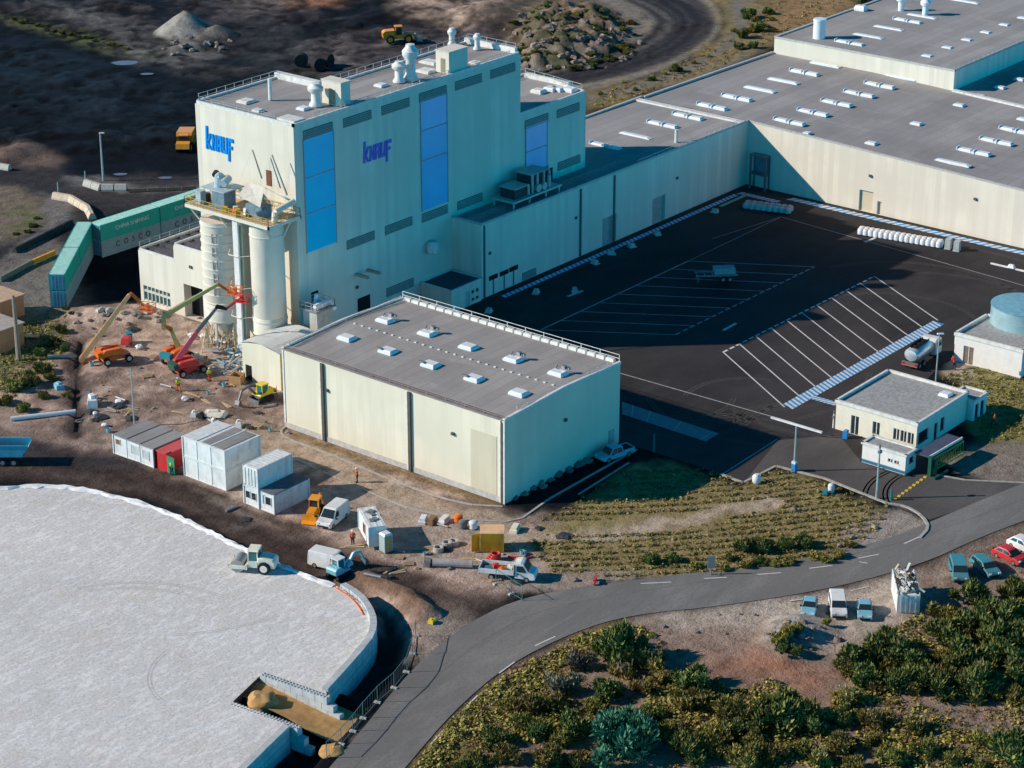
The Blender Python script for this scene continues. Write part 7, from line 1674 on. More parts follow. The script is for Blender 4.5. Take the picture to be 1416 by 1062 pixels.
for i, (px, py) in enumerate(((1311, 344), (1323, 347))): drop('wrapped_pallet', ('grey wrapped pallet left of its pair at the end of the white bag row', 'grey wrapped pallet right of its pair at the end of the white bag row')[i], 'pallet', px, py, lambda mb: (mb.box(0, 0, 0, 1.2, 1.0, .14), mb.box(0, 0, .14, 1.1, .95, 1.5, 0, 0, top=(.92, .92))), mat('grey_wrap', (.45, .5, .5), .4, spec=.5), .2)
src = None
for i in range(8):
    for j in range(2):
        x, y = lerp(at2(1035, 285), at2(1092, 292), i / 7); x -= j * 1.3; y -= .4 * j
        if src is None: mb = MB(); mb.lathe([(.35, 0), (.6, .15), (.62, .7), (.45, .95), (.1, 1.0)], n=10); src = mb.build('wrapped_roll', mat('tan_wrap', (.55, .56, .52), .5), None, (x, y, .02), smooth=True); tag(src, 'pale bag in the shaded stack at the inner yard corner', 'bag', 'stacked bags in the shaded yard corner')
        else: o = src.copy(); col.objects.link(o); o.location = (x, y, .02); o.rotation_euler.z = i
drop('pipe_bundle', 'green tinted pipe bundle lying in the shaded yard corner', 'pipes', 1015, 278, lambda mb: [mb.cyl((-4, .2 * k, .12), (4, .2 * k, .12), .1, .1, 6) for k in (-1, 0, 1)], mat('green_pipe', (.2, .45, .35), .5), ang(at(1003, 285), at(1030, 273)))
src = None
for i, (px, py) in enumerate(((741, 406), (795, 404), (823, 365), (846, 352), (874, 342), (676, 432), (909, 325), (988, 294))):
    lab = 'pale pallet of goods left in the shaded lane along the low block'
    if src is None: src = drop('goods_pallet', lab, 'pallet', px, py, lambda mb: (mb.box(0, 0, 0, 1.3, 1.0, .14), mb.box(.1, 0, .14, 1.0, .8, .5, 0, 0, top=(.9, .8))), mat('pallet_pale', (.5, .55, .5), .7), .4, 'pallets along the shaded lane')
    else: o = src.copy(); col.objects.link(o); o.location = put(px, py); o.rotation_euler.z = i * .7
p = at2(990, 388); t = thing('flat_trailer', 'pale skeletal trailer parked across the shaded bay lines', 'trailer', (*p, .02), ang(at(962, 388), at(1020, 386)))
mb = MB()
for s in (-1, 1): mb.beam((-3.2, s * .9, 1.1), (3.2, s * .9, 1.1), .16, .22)
for i in range(6): mb.beam((-3 + i * 1.2, -.9, 1.1), (-3 + i * 1.2, .9, 1.1), .12, .12)
mb.build('frame', M_steel, t); mb = MB(); mb.box(1.2, 0, 1.25, 3.2, 1.7, .9); mb.build('load', mat('trailer_load', (.4, .42, .42), .6), t)
for s in (-1, 1): wheel(t, 2.0, s * .9, .45, .3); wheel(t, .9, s * .9, .45, .3)
mb = MB(); mb.box(-2.9, -.8, 0, .12, .12, 1.1); mb.box(-2.9, .8, 0, .12, .12, 1.1); mb.build('support_leg', M_steel, t)
p = (WXX - .1, onx(1053, 262, WXX)[0]); t = thing('dock_frame', 'dark steel access frame against the wall in the inner yard corner', 'frame', (WXX - 1.4, p[1], 0)); mb = MB(); 
for y in (-1.5, 1.5): mb.box(0, y, 0, .3, .3, 6.0); mb.box(1.2, y, 0, .2, .2, 6.0)
mb.box(.5, 0, 5.8, 1.4, 3.3, .25); mb.box(.5, 0, 2.6, 1.4, 3.3, .2); mb.build('frame', P_grey, t); mb = MB(); mb.box(1.15, 0, 2.8, .1, 2.6, 3.0); mb.build('shutter', mat('dock_shutter', (.22, .22, .3), .6), t)
drop('white_beam', 'long white beam lying on the asphalt near the round tank', 'beam', 1395, 371, lambda mb: (mb.box(0, 0, 0, .35, 6.2, .2), mb.box(0, -.4, .2, .8, 1.2, .5, 0, 0, top=(.5, .6))), M_wrap, 0)
for i, (px, py, lab) in enumerate(((820, 362, 0), (1008, 452, 0), (1203, 333, 0))): pass
mb = MB()
for a, b in (((1000, 457), (1018, 447)), ((785, 410), (806, 402)), ((1196, 335), (1214, 327))): line(mb, at2(*a), at2(*b), .5, .012)
struct(mb.build('lane_arrows', M_mark))
for i, (px, py) in enumerate(((1046, 668),)): drop('round_bin', 'white round bin on the kerb of the planted slope', 'bin', px, py, lambda mb: mb.lathe([(.4, 0), (.55, .2), (.55, .9), (.3, 1.2)], n=14), P_white, 0, None, None, True)
drop('blue_bin', 'small blue bin at the left corner of the gatehouse', 'bin', 1169, 606, lambda mb: (mb.box(0, 0, 0, .7, .6, 1.0), mb.box(0, 0, 1.0, .75, .65, .12, 0, 0, top=(.9, .6))), paint_mat('bin_blue', (.03, .25, .6)), .2)
drop('white_tank', 'small white tank standing in the planted slope near the entrance', 'tank', 1149, 681, lambda mb: mb.lathe([(.3, 0), (.4, .1), (.4, 1.0), (.2, 1.2)], n=12), P_white, 0, None, None, True); drop('green_box', 'small green box beside the white tank on the planted slope', 'box', 1141, 684, lambda mb: mb.box(0, 0, 0, .7, .6, .6, 0, 0, top=(.9, .9)), P_teal2, .3)
drop('road_sign', 'grey round topped sign board with red base at the roadside', 'sign', 983, 795, lambda mb: (mb.cyl((0, 0, 0), (0, 0, 1.0), .08, .08, 8), mb.box(0, 0, .9, .9, .15, 1.5, 0, 0, top=(.8, 1))), M_steel, ang(at(983, 795), at(1000, 795)))
# skip with rubbish
p = at2(1248, 846); wsk = container('rubbish_skip', 'open white skip heaped with timber rubbish on the gravel verge', (*at2(1251, 832), .05), TOCAM + .05 + math.pi, 6.0, 2.45, 2.5, C_wh, M_dark, C_wh)
for ch in list(wsk.children):
    if ch.name.startswith('roof'): bpy.data.objects.remove(ch)
mb = MB(); rr = random.Random(11)
for i in range(70):
    x, y, z = rr.uniform(-2.6, 2.6), rr.uniform(-1.0, 1.0), rr.uniform(2.1, 3.1); a = rr.uniform(0, 6.28); l = rr.uniform(.5, 1.6)
    mb.beam((x, y, z), (x + l * math.cos(a), y + l * math.sin(a) * .5, z + rr.uniform(-.3, .7)), rr.uniform(.08, .3), rr.uniform(.05, .25), rr.randrange(3))
o = mb.build('rubbish_heap', [mat('waste_tan', (.45, .36, .25), .9), mat('waste_dark', (.05, .04, .04), .9), mat('waste_white', (.7, .7, .68), .7)], None, wsk.location, wsk.rotation_euler.z); tag(o, 'mixed timber and plaster rubbish heaped in the white skip', 'rubbish', None)
# clutter on the building site
drop('hose_coil', 'red hose coil heaped in front of the orange container', 'hose', 682, 776, lambda mb: [mb.tube([((.9 - .1 * k) * math.cos(t_) + .12 * k, (.8 - .08 * k) * math.sin(t_), .12 + .16 * k) for t_ in np.linspace(0, 6.28, 18)], .11, 6) for k in range(5)], P_red2)
drop('hose', 'loose red hose length right of the orange container', 'hose', 716, 772, lambda mb: mb.tube([(-1, .6, .1), (0, 0, .12), (.8, -.5, .1), (1.8, -.3, .1)], .12, 6), P_red2, -.6)
for i, (px, py) in enumerate(((606, 762), (618, 755), (627, 753))): drop('concrete_ring', ('concrete manhole ring lying nearest the steel tube', 'concrete manhole ring in the middle of the three', 'concrete manhole ring farthest from the steel tube')[i], 'concrete ring', px, py, lambda mb: (mb.lathe([(.42, 0), (.62, 0), (.62, .55), (.42, .55), (.42, .05)], n=18)), M_conc)
drop('steel_tube', 'long rusty grey steel tube lying left of the dropside truck', 'tube', 626, 784, lambda mb: (mb.cyl((-2.3, 0, .5), (2.3, 0, .5), .48, .48, 14), mb.box(-3.0, 0, 0, .8, .8, .5)), mat('tube_grey', (.42, .38, .36), .6, dirt=(.25, .12, .07)), ang(at(600, 784), at(650, 786)))
p = put(594, 783); drop('pump_unit', 'small dark pump at the left end of the steel tube', 'pump', 592, 782, lambda mb: (mb.box(0, 0, 0, 1.1, .7, .5), mb.cyl((0, -.4, .6), (0, .4, .6), .35, .35, 10)), P_grey, .4)
for px, py, m, lab, nm in ((634, 722, P_orange, 'orange drum left of the white bag by the path', 'drum'), (640, 730, P_grey, 'grey barrel in front of the orange drum', 'barrel'), (654, 731, M_wrap, 'round white bag standing left of the orange container', 'sack')): drop(nm, lab, nm, px, py, lambda mb: mb.lathe([(.4, 0), (.52, .1), (.52, .85), (.42, .95), (.1, 1.0)], n=14), m, 0, None, None, True)
for px, py, m, lab, nm, rz in ((585, 722, M_wrap, 'pale plank stack at the path edge, leftmost of the small stacks', 'plank_stack', .5), (597, 723, mat('plank_brown', (.28, .16, .09), .9), 'brown plank stack at the path edge', 'plank_stack', .3), (614, 722, P_white, 'white slab stack with blue cover at the path edge', 'slab_stack', .2), (712, 734, P_cream, 'cream box pile right of the orange container', 'box_pile', .4)):
    drop(nm, lab, nm.replace('_', ' '), px, py, lambda mb: (mb.box(0, 0, 0, 1.7, .9, .35), mb.box(.1, 0, .35, 1.4, .7, .3)), m, rz)
drop('yellow_case', 'small yellow case on the ground by the ditch end', 'case', 597, 861, lambda mb: (mb.box(0, 0, 0, .8, .6, .4, 0, 0, top=(.9, .9)), mb.box(0, 0, .4, .3, .08, .1)), P_yel2, .3)
drop('scooter', 'red and black motor scooter lying at the roadside kerb', 'scooter', 823, 806, lambda mb: (mb.cyl((-.6, -.06, .28), (-.6, .06, .28), .28, .28, 12), mb.cyl((.6, -.06, .28), (.6, .06, .28), .28, .28, 12), mb.box(0, 0, .3, 1.0, .3, .25), mb.box(-.4, 0, .55, .6, .3, .2), mb.beam((.6, 0, .3), (.45, 0, 1.0), .08, .08), mb.beam((.45, -.3, 1.0), (.45, .3, 1.0), .05, .05)), P_red2, .5)
rr = random.Random(21)
drop('timber_crate', 'open brown timber crate right of the red boom lift', 'crate', 328, 529, lambda mb: (mb.box(0, -.8, 0, 1.8, .1, 1.2), mb.box(0, .8, 0, 1.8, .1, 1.2), mb.box(-.85, 0, 0, .1, 1.5, 1.2), mb.box(.85, 0, 0, .1, 1.5, 1.2), mb.box(0, 0, .02, 1.7, 1.5, .06)), mat('crate_brown', (.55, .32, .14), .8), .4)
drop('rusty_drum', 'tan cable drum beside the lemon yellow mini excavator', 'cable drum', 378, 545, lambda mb: (mb.cyl((0, -.5, .6), (0, -.4, .6), .6, .6, 16), mb.cyl((0, .4, .6), (0, .5, .6), .6, .6, 16), mb.cyl((0, -.4, .6), (0, .4, .6), .3, .3, 12)), mat('crate_tan', (.6, .38, .2), .8), .8)
drop('yellow_hopper', 'yellow steel hopper on legs at the foot of the silos', 'hopper', 312, 452, lambda mb: (mb.box(0, 0, 1.0, 2.0, 1.8, 1.6, 0, 0, top=(1.2, 1.2)), [mb.box(x, y, 0, .15, .15, 1.1) for x in (-.8, .8) for y in (-.7, .7)]), P_yellow, .3)
src = None
for i in range(48):
    px, py = 300 + rr.uniform(0, 46), 480 + rr.uniform(-8, 40)
    lab = 'steel section in the tangled pile at the foot of the silos'
    m = (M_mach2, M_steel, P_white, M_silo, P_blue)[i % 5]
    def fn(mb, k=i):
        L = rr.uniform(1.5, 4.5); z1 = rr.uniform(.2, 1.6); mb.beam((-L / 2, 0, .2), (L / 2, 0, z1), .22, .06); mb.beam((-L / 2, 0, .3), (L / 2, 0, z1 + .1), .06, .2)
    drop('steel_section', lab, 'steel section', px, py, fn, m, rr.uniform(0, 6.28), 'steel sections piled at the silo foot')
for i in range(9):
    px, py = 284 + i * 6 + rr.uniform(-3, 3), 478 + rr.uniform(-6, 8)
    drop('prop_frame', 'cream timber prop frame standing at the silo foot', 'frame', px, py, lambda mb: (mb.beam((-.9, 0, 0), (.2, 0, 3.6), .12, .12), mb.beam((.9, 0, 0), (-.2, 0, 3.6), .12, .12), mb.beam((-.6, 0, 1.4), (.6, 0, 1.4), .1, .1), mb.beam((0, -.8, 0), (0, .1, 3.4), .1, .1)), mat('prop_cream', (.70, .58, .38), .8), rr.uniform(0, 3), 'timber prop frames at the silo foot')
for i, (px, py, w_, l_, h_, m, lab) in enumerate(((298, 574, 1.6, 3.0, .5, P_cream, 'pale stone slab lying on the site behind the white cabin block'), (268, 575, .8, 1.2, .5, P_white, 'white box left of the pale stone slab'), (280, 578, 1.0, .8, .6, M_black, 'black tyre pile beside the pale stone slab'), (128, 560, 1.4, 2.6, 1.0, P_white, 'white tilted chute standing on the left of the site'), (82, 537, 1.2, 1.6, .6, P_blue, 'blue tarpaulin heap on the left of the site'), (152, 432, 1.0, 1.4, .5, M_conc, 'grey stone block at the upper edge of the site'), (125, 552, .8, 1.0, .8, P_grey, 'dark motor beside the white chute'), (140, 430, 1.5, .7, .4, M_conc, 'long grey stone at the upper edge of the site'), (205, 432, 1.6, .6, .4, M_conc, 'grey slab lying under the annex window'), (270, 495, 2.2, 1.0, .5, P_cream, 'cream panel stack lying right of the orange lift base'), (330, 590, .9, .9, .7, P_white, 'white canister near the metal shed'), (296, 584, .7, .7, .5, P_white, 'small white bucket beside the pale stone slab'))):
    drop(('stone_slab', 'white_box', 'tyre_pile', 'chute', 'tarpaulin', 'stone_block', 'motor', 'stone_block', 'stone_slab', 'panel_stack', 'canister', 'bucket')[i], lab, ('slab', 'box', 'tyres', 'chute', 'tarpaulin', 'stone', 'motor', 'stone', 'slab', 'panels', 'canister', 'bucket')[i], px, py, lambda mb: (mb.box(0, 0, 0, l_, w_, h_, 0, 0, top=(.85, .8), shift=(.1, 0)), mb.box(l_ * .1, 0, h_, l_ * .5, w_ * .5, h_ * .4, .3, 0, top=(.8, .7))), m, rr.uniform(0, 3))
drop('steel_pipe', 'long pale pipe lying above the tipper trailer', 'pipe', 60, 577, lambda mb: mb.cyl((-4.2, 0, .3), (4.2, 0, .3), .3, .3, 10), M_lite, ang(at(25, 581), at(95, 573)))
drop('steel_pipe', 'grey post lying across the left site trench', 'pipe', 86, 495, lambda mb: mb.cyl((-2, 0, .25), (2, 0, .25), .2, .2, 8), M_conc, ang(at(70, 496), at(104, 496)))
for i, (px, py) in enumerate(((417, 92), (440, 97), (452, 92))): drop('black_drum', ('black steel drum lying in the quarry, leftmost of three behind the tower roof', 'black steel drum lying in the middle of three behind the tower roof', 'black steel drum lying rightmost of three behind the tower roof')[i], 'drum', px, py, lambda mb: (mb.cyl((-1.0, 0, 1.3), (1.0, 0, 1.3), 1.35, 1.35, 20), mb.cyl((-1.05, 0, 1.3), (1.05, 0, 1.3), .5, .5, 12)), M_black, .7 + .5 * i)
# small debris strewn about
DB = []
for i, (nm, lab, m, fn) in enumerate((('plank', 'loose timber plank lying on the building site', mat('plank_tan', (.55, .40, .24), .9), lambda mb: (mb.box(0, 0, 0, 2.2, .22, .06), mb.box(.2, .2, .05, 1.8, .2, .06, .2))),
    ('pallet', 'wooden pallet lying on the building site', mat('pallet_wood', (.42, .30, .19), .9), lambda mb: ([mb.box(0, -.4 + .2 * k, .1, 1.2, .13, .03) for k in range(5)], [mb.box(x, 0, 0, .12, .95, .1) for x in (-.5, 0, .5)])),
    ('white_sack', 'white sack of rubble lying on the building site', M_wrap, lambda mb: mb.blob((0, 0, .25), .45, 3, (5, 8), 0, .2, .6)),
    ('pipe_offcut', 'grey pipe offcut lying on the building site', M_steel, lambda mb: mb.cyl((-.9, 0, .15), (.9, 0, .15), .15, .15, 10)),
    ('dark_sheet', 'crumpled dark sheet lying on the building site', mat('sheet_dark', (.05, .055, .06), .6), lambda mb: mb.blob((0, 0, .05), .8, 9, (5, 9), 0, .35, .3)),
    ('blue_bucket', 'blue bucket standing on the building site', P_blue, lambda mb: mb.lathe([(.2, 0), (.28, .5), (.24, .5), (.2, .1)], n=10)))):
    mb = MB(); fn(mb); DB.append((mb.build(nm, m), lab))
spots_ = [(rr.uniform(115, 400), rr.uniform(455, 600)) for _ in range(46)] + [(rr.uniform(300, 348), rr.uniform(478, 535)) for _ in range(22)] + [(rr.uniform(470, 780), rr.uniform(725, 812)) for _ in range(26)] + [(rr.uniform(110, 190), rr.uniform(540, 600)) for _ in range(14)] + [(rr.uniform(290, 430), rr.uniform(655, 740)) for _ in range(10)]
for px, py in spots_:
    src_, lab = DB[rr.choice((0, 0, 0, 1, 1, 2, 3, 3, 4, 4, 4, 5))]; o = src_.copy(); col.objects.link(o); o.location = put(px, py); o.rotation_euler.z = rr.uniform(0, 6.28); k = rr.uniform(.7, 1.3); o.scale = (k, k, k)
    tag(o, lab, src_.name.split('.')[0].replace('_', ' '), 'loose ' + src_.name.split('.')[0].replace('_', ' ') + 's on the building site')
for src_, lab in DB: bpy.data.objects.remove(src_)
# puddles in the quarry
M_pud = mat('puddle_water', (.16, .16, .19), .35, var=.1, spec=.3)
for px, py, rx, ry in ((172, 87, 2.0, 1.3), (203, 104, 1.0, .6), (166, 241, .9, .5), (228, 246, .9, .5), (92, 300, .4, .3)):
    x, y, z = gat(px, py); zz = max(gz(x + a, y + b) for a in (-1.5, 0, 1.5) for b in (-1.5, 0, 1.5)) + .03
    struct(sheet('puddle', [(x + rx * math.cos(a) * (1 + .2 * math.sin(3 * a)) * .9 + ry * math.sin(a), y - rx * math.cos(a) + ry * math.sin(a) * .9) for a in np.linspace(0, 6.1, 18)], zz, M_pud))
# temporary mesh fences by the road
def mesh_fence(pts, label, group):
    src = None
    for a, b in zip(pts[:-1], pts[1:]):
        A, B = put(*a), put(*b); t = thing('mesh_fence', label, 'fence', A, ang(A, B), group); L = math.hypot(B[0] - A[0], B[1] - A[1])
        mb = MB(); mb.beam((0, 0, .15), (L, 0, .15), .05, .05); mb.beam((0, 0, 1.9), (L, 0, 1.9), .05, .05); mb.beam((0, 0, 0), (0, 0, 1.95), .06, .06); mb.beam((L, 0, 0), (L, 0, 1.95), .06, .06)
        for i in range(1, 6): mb.beam((L * i / 6, 0, .15), (L * i / 6, 0, 1.9), .014, .014)
        mb.build('panel', mat('fence_teal', (.13, .24, .24), .5, .3), t)
        mb = MB(); mb.box(0, 0, 0, .35, .75, .18, 0, 0, top=(.85, .9)); mb.build('foot_block', M_conc, t)
mesh_fence([(686, 808), (707, 822), (722, 831)], 'teal mesh fence panel in front of the dropside truck', 'mesh fence panels below the dropside truck')
mesh_fence([(575, 880), (570, 905), (562, 930), (545, 952), (522, 972), (502, 994), (488, 1012), (472, 1030), (452, 1050)], 'teal mesh fence panel between the ditch and the lower road', 'mesh fence panels between the ditch and the lower road')
# ------------------------------------------------------------------ vegetation
def leaf_mat(name, c0, c1, c2, rough=.7):
    m, t, b = new_mat(name); g = N(t, 'ShaderNodeNewGeometry'); oi = N(t, 'ShaderNodeObjectInfo')
    r = N(t, 'ShaderNodeValToRGB'); e = r.color_ramp.elements; e[0].color = (*c0, 1); e[1].color = (*c2, 1); k = e.new(.5); k.color = (*c1, 1); t.links.new(g.outputs['Random Per Island'], r.inputs[0])
    hs = N(t, 'ShaderNodeHueSaturation'); mr = N(t, 'ShaderNodeMapRange'); mr.inputs[3].default_value = .75; mr.inputs[4].default_value = 1.25; t.links.new(oi.outputs['Random'], mr.inputs[0]); t.links.new(mr.outputs[0], hs.inputs['Value'])
    m2 = N(t, 'ShaderNodeMapRange'); m2.inputs[3].default_value = .475; m2.inputs[4].default_value = .515; t.links.new(oi.outputs['Random'], m2.inputs[0]); t.links.new(m2.outputs[0], hs.inputs['Hue'])
    t.links.new(r.outputs[0], hs.inputs['Color']); t.links.new(hs.outputs[0], b.inputs['Base Color']); b.inputs['Roughness'].default_value = rough; b.inputs['Specular IOR Level'].default_value = .15
    return m
LM = {
    'dark': leaf_mat('dark_green_leaves', (.035, .058, .018), (.115, .155, .045), (.29, .30, .09)),
    'olive': leaf_mat('olive_leaves', (.065, .068, .018), (.20, .19, .048), (.42, .36, .11)),
    'yellow': leaf_mat('yellow_green_leaves', (.10, .10, .02), (.28, .25, .055), (.50, .41, .13)),
    'blue': leaf_mat('blue_green_leaves', (.022, .085, .05), (.06, .20, .12), (.16, .38, .24)),
    'grey': leaf_mat('grey_green_leaves', (.09, .08, .06), (.18, .165, .115), (.30, .27, .18)),
    'plume': leaf_mat('pale_plumes', (.36, .29, .17), (.52, .43, .27), (.66, .58, .42)),
}
M_stem = mat('woody_stem', (.07, .05, .035), .9)
def leaves(rnd, n, R, H, size, lobes, hollow=.35, blade=False):
    """many small leaf faces in overlapping lobes"""
    V = []; F = []
    L = [(rnd.gauss(0, .36) * R, rnd.gauss(0, .36) * R, H * rnd.uniform(.15, .72), rnd.uniform(.22, .46)) for _ in range(lobes)]
    for i in range(n):
        lx, ly, lz, lr = L[rnd.randrange(lobes)]
        while True:
            d = Vector((rnd.uniform(-1, 1), rnd.uniform(-1, 1), rnd.uniform(-1, 1)))
            if 0.1 < d.length <= 1: break
        rr = hollow + (1 - hollow) * rnd.random() ** .6; d = d.normalized() * rr
        p = Vector((lx + d.x * lr * R, ly + d.y * lr * R, max(.04, lz + d.z * lr * H * .75)))
        nrm = (d + Vector((rnd.uniform(-.7, .7), rnd.uniform(-.7, .7), rnd.uniform(-.3, .9)))).normalized(); u = nrm.orthogonal().normalized(); v = nrm.cross(u); a = rnd.uniform(0, 6.28)
        u = (d * .8 + Vector((rnd.uniform(-.6, .6), rnd.uniform(-.6, .6), rnd.uniform(.1, 1.3)))).normalized(); v = u.cross(nrm); v = v.normalized() if v.length > .05 else u.orthogonal().normalized(); s = size * rnd.uniform(.7, 2.0); o = len(V)
        V += [p - u * s * .5, p + v * s * .17, p + u * s * .75, p - v * s * .17]; F.append((o, o + 1, o + 2, o + 3))
    return V, F
def shrub_proto(name, seed, R, H, kind, n=650, size=.36, lobes=7, plumes=0, label='', cat='shrub', group=None):
    rnd = random.Random(seed); t = thing(name, label, cat, (0, 0, -50), 0, group)
    V, F = leaves(rnd, n, R, H, size, lobes); cr = MB(); cr.add(V, F)
    mb = MB()
    for i in range(6):
        a = rnd.uniform(0, 6.28); q = (math.cos(a) * R * .35, math.sin(a) * R * .35, H * .45); mb.cyl((0, 0, -.2), q, .07, .03, 5); mb.cyl(q, (q[0] * 1.8, q[1] * 1.8, H * .75), .03, .01, 4)
    mb.build('stem', M_stem, t)
    mb = cr
    if plumes:
        for i in range(plumes):
            x, y = rnd.uniform(-.6, .6) * R, rnd.uniform(-.6, .6) * R; z = H * rnd.uniform(.75, 1.1); k = Vector((rnd.uniform(-.25, .25), rnd.uniform(-.25, .25), 1)).normalized(); l = rnd.uniform(.2, .42)
            mb.cyl((x, y, z - .4), (x, y, z), .012, .012, 3, 1); c = Vector((x, y, z))
            for j in range(5):
                a = rnd.uniform(0, 6.28); w_ = Vector((math.cos(a), math.sin(a), 0)) * .06; mb.add([c - w_ * .3, c + w_ + k * l * .35, c + k * l, c - w_ + k * l * .4], [(0, 1, 2, 3)], 1)
    cr.build('crown', [LM[kind], LM['plume']], t)
    return t
PR = {}
def protos(key, name, kinds, **kw):
    PR[key] = [shrub_proto(name, 100 + 7 * i + len(PR) * 31, 1.0, kw.get('H', 1.15), kinds, n=kw.get('n', 650), size=kw.get('size', .30), lobes=kw.get('lobes', 7), plumes=kw.get('plumes', 0)) for i in range(kw.get('k', 2))]
protos('dark', 'green_shrub', 'dark', n=3400, size=.19, lobes=16, k=4, H=1.2); protos('olive', 'olive_shrub', 'olive', n=2700, size=.18, lobes=14, k=4); protos('yellow', 'yellow_shrub', 'yellow', n=1800, H=.95, size=.19, lobes=11)
protos('plume', 'pampas_tuft', 'yellow', n=2200, plumes=14, H=1.05, size=.22, lobes=10, k=3); protos('grey', 'grey_shrub', 'grey', n=2600, size=.13, lobes=11, k=1); protos('blue', 'blue_green_bush', 'blue', n=8500, size=.12, lobes=22, k=1); protos('low', 'low_tuft', 'yellow', n=220, H=.6, size=.34, lobes=4)
rv = random.Random(77); CNT = {}
def plant(key, px, py, rpx, label=None, group=None, hs=1.0, ppm=12.3):
    """py is the middle of the crown in the photograph"""
    src = PR[key][rv.randrange(len(PR[key]))]; r = rpx / ppm
    x, y, z = gat(px, py + rpx * .55)
    o = dup(src, (x, y, z - .05), rv.uniform(0, 6.28), label or src['label'], (r * rv.uniform(.95, 1.12), r * rv.uniform(.95, 1.12), r * hs * rv.uniform(.9, 1.15)))
    if group: o['group'] = group
    return o
plant('dark', 856, 892, 33, 'tall dark green bush nearest the lower road bend', None, 1.35); plant('dark', 872, 905, 24, 'dark bush just right of the tall dark bush', None, 1.1)
plant('blue', 858, 1012, 46, 'big blue green bush low in the scrub, the largest rounded one'); plant('grey', 808, 909, 24, 'dry grey brown bush left of the tall dark bush'); plant('grey', 783, 940, 27, 'grey green bush on the slope below the dry grey bush')
sc = 'shrubs of the lower right scrub'
def many(key, lst, label, group=sc, **k):
    for q in lst: plant(key, *q, label, group, **k)
many('plume', [(902, 914, 20), (860, 926, 17), (889, 950, 15), (918, 935, 14)], 'pampas tuft with pale plumes in front of the tall dark bush', 'pampas tufts by the tall dark bush')
many('dark', [(839, 956, 20), (796, 999, 22), (684, 1018, 19), (948, 1030, 24), (742, 1010, 16), (905, 985, 17)], 'green shrub around the big blue green bush', 'green shrubs round the blue green bush')
many('olive', [(734, 974, 20), (721, 999, 17), (765, 972, 18), (948, 968, 20), (995, 974, 18), (992, 1017, 20), (700, 1040, 18), (760, 1045, 20), (800, 1050, 18), (660, 1048, 16), (925, 1010, 15), (640, 1055, 12), (775, 1020, 15), (700, 975, 12), (820, 975, 14)], 'olive shrub on the rough slope left of the red soil', 'olive shrubs left of the red soil')
many('dark', [(1180, 908, 27), (1220, 893, 30), (1256, 906, 27), (1193, 935, 21), (1240, 938, 24), (1292, 940, 28), (1312, 872, 27), (1345, 822, 25), (1378, 843, 27), (1345, 860, 27), (1374, 878, 29), (1338, 902, 28), (1378, 905, 28), (1348, 941, 30), (1407, 932, 24), (1401, 813, 23), (1270, 925, 20), (1318, 920, 22), (1408, 880, 24), (1360, 930, 20), (1395, 860, 18)], 'green shrub of the dense thicket behind the parked cars', 'green shrubs of the dense thicket')
many('olive', [(1305, 843, 20), (1381, 945, 22), (1407, 961, 16), (1290, 870, 14), (1330, 880, 15), (1170, 925, 14), (1225, 920, 15), (1300, 905, 14), (1416, 840, 18), (1210, 948, 14), (1265, 950, 15), (1325, 955, 14)], 'olive shrub along the rim of the dense thicket', 'olive shrubs of the dense thicket')
many('plume', [(1190, 930, 15), (1300, 928, 16), (1350, 925, 16), (1250, 935, 12), (1328, 940, 15)], 'pampas tuft with pale plumes at the front of the thicket', 'pampas tufts of the thicket front')
many('dark', [(960, 938, 24), (1088, 978, 34), (1062, 990, 26), (1029, 1006, 18), (1404, 1037, 30), (1110, 1000, 20)], 'dark green shrub below the red soil patch', 'dark shrubs below the red soil')
many('olive', [(1009, 984, 23), (990, 1030, 20), (970, 968, 18), (1026, 1050, 23), (1068, 1043, 18), (1164, 991, 17), (1160, 1030, 20), (1233, 1043, 20), (1282, 1034, 16), (1045, 1022, 15), (1110, 1035, 16), (1180, 1055, 15), (1320, 1050, 13), (1205, 1020, 12)], 'olive shrub scattered below the red soil patch', 'olive shrubs below the red soil')
many('plume', [(1167, 960, 22), (1207, 994, 20), (1266, 1001, 18), (1358, 1020, 18), (1134, 1050, 17), (1355, 1053, 12), (1160, 1022, 15)], 'pampas tuft with pale plumes on bare soil at the lower right', 'pampas tufts at the lower right')
many('yellow', [(1091, 872, 13), (1080, 884, 12), (1104, 866, 9), (1142, 860, 7)], 'yellow tuft round the rubble mound left of the parked cars', 'yellow tufts on the rubble mound', hs=1.3)
many('dark', [(1084, 895, 11), (1100, 897, 10)], 'dark tuft below the rubble mound', 'dark tufts below the rubble mound')
many('dark', [(903, 772, 11), (930, 770, 9), (1030, 754, 13), (1055, 756, 13), (1085, 753, 11), (1112, 749, 12), (1050, 776, 8), (1010, 770, 7)], 'green bush at the foot of the planted slope above the road', 'green bushes at the foot of the planted slope', ppm=10.6)
many('yellow', [(1125, 766, 11), (1160, 766, 10), (1090, 774, 10), (960, 780, 9), (1000, 784, 9), (1175, 752, 8), (1140, 772, 9), (1030, 780, 9), (1070, 778, 8)], 'yellow green tuft on the road verge below the planted slope', 'yellow tufts on the verge of the planted slope', ppm=10.6)
many('dark', [(60, 507, 13), (75, 472, 11), (86, 456, 9), (55, 485, 10), (90, 480, 8)], 'green bush on the bank beside the orange houses', 'green bushes beside the orange houses', ppm=9.8)
many('olive', [(45, 525, 14), (20, 533, 14), (8, 552, 12), (30, 562, 11), (70, 520, 10), (60, 545, 9), (95, 545, 7)], 'olive bush on the left verge below the orange houses', 'olive bushes on the left verge', ppm=9.8)
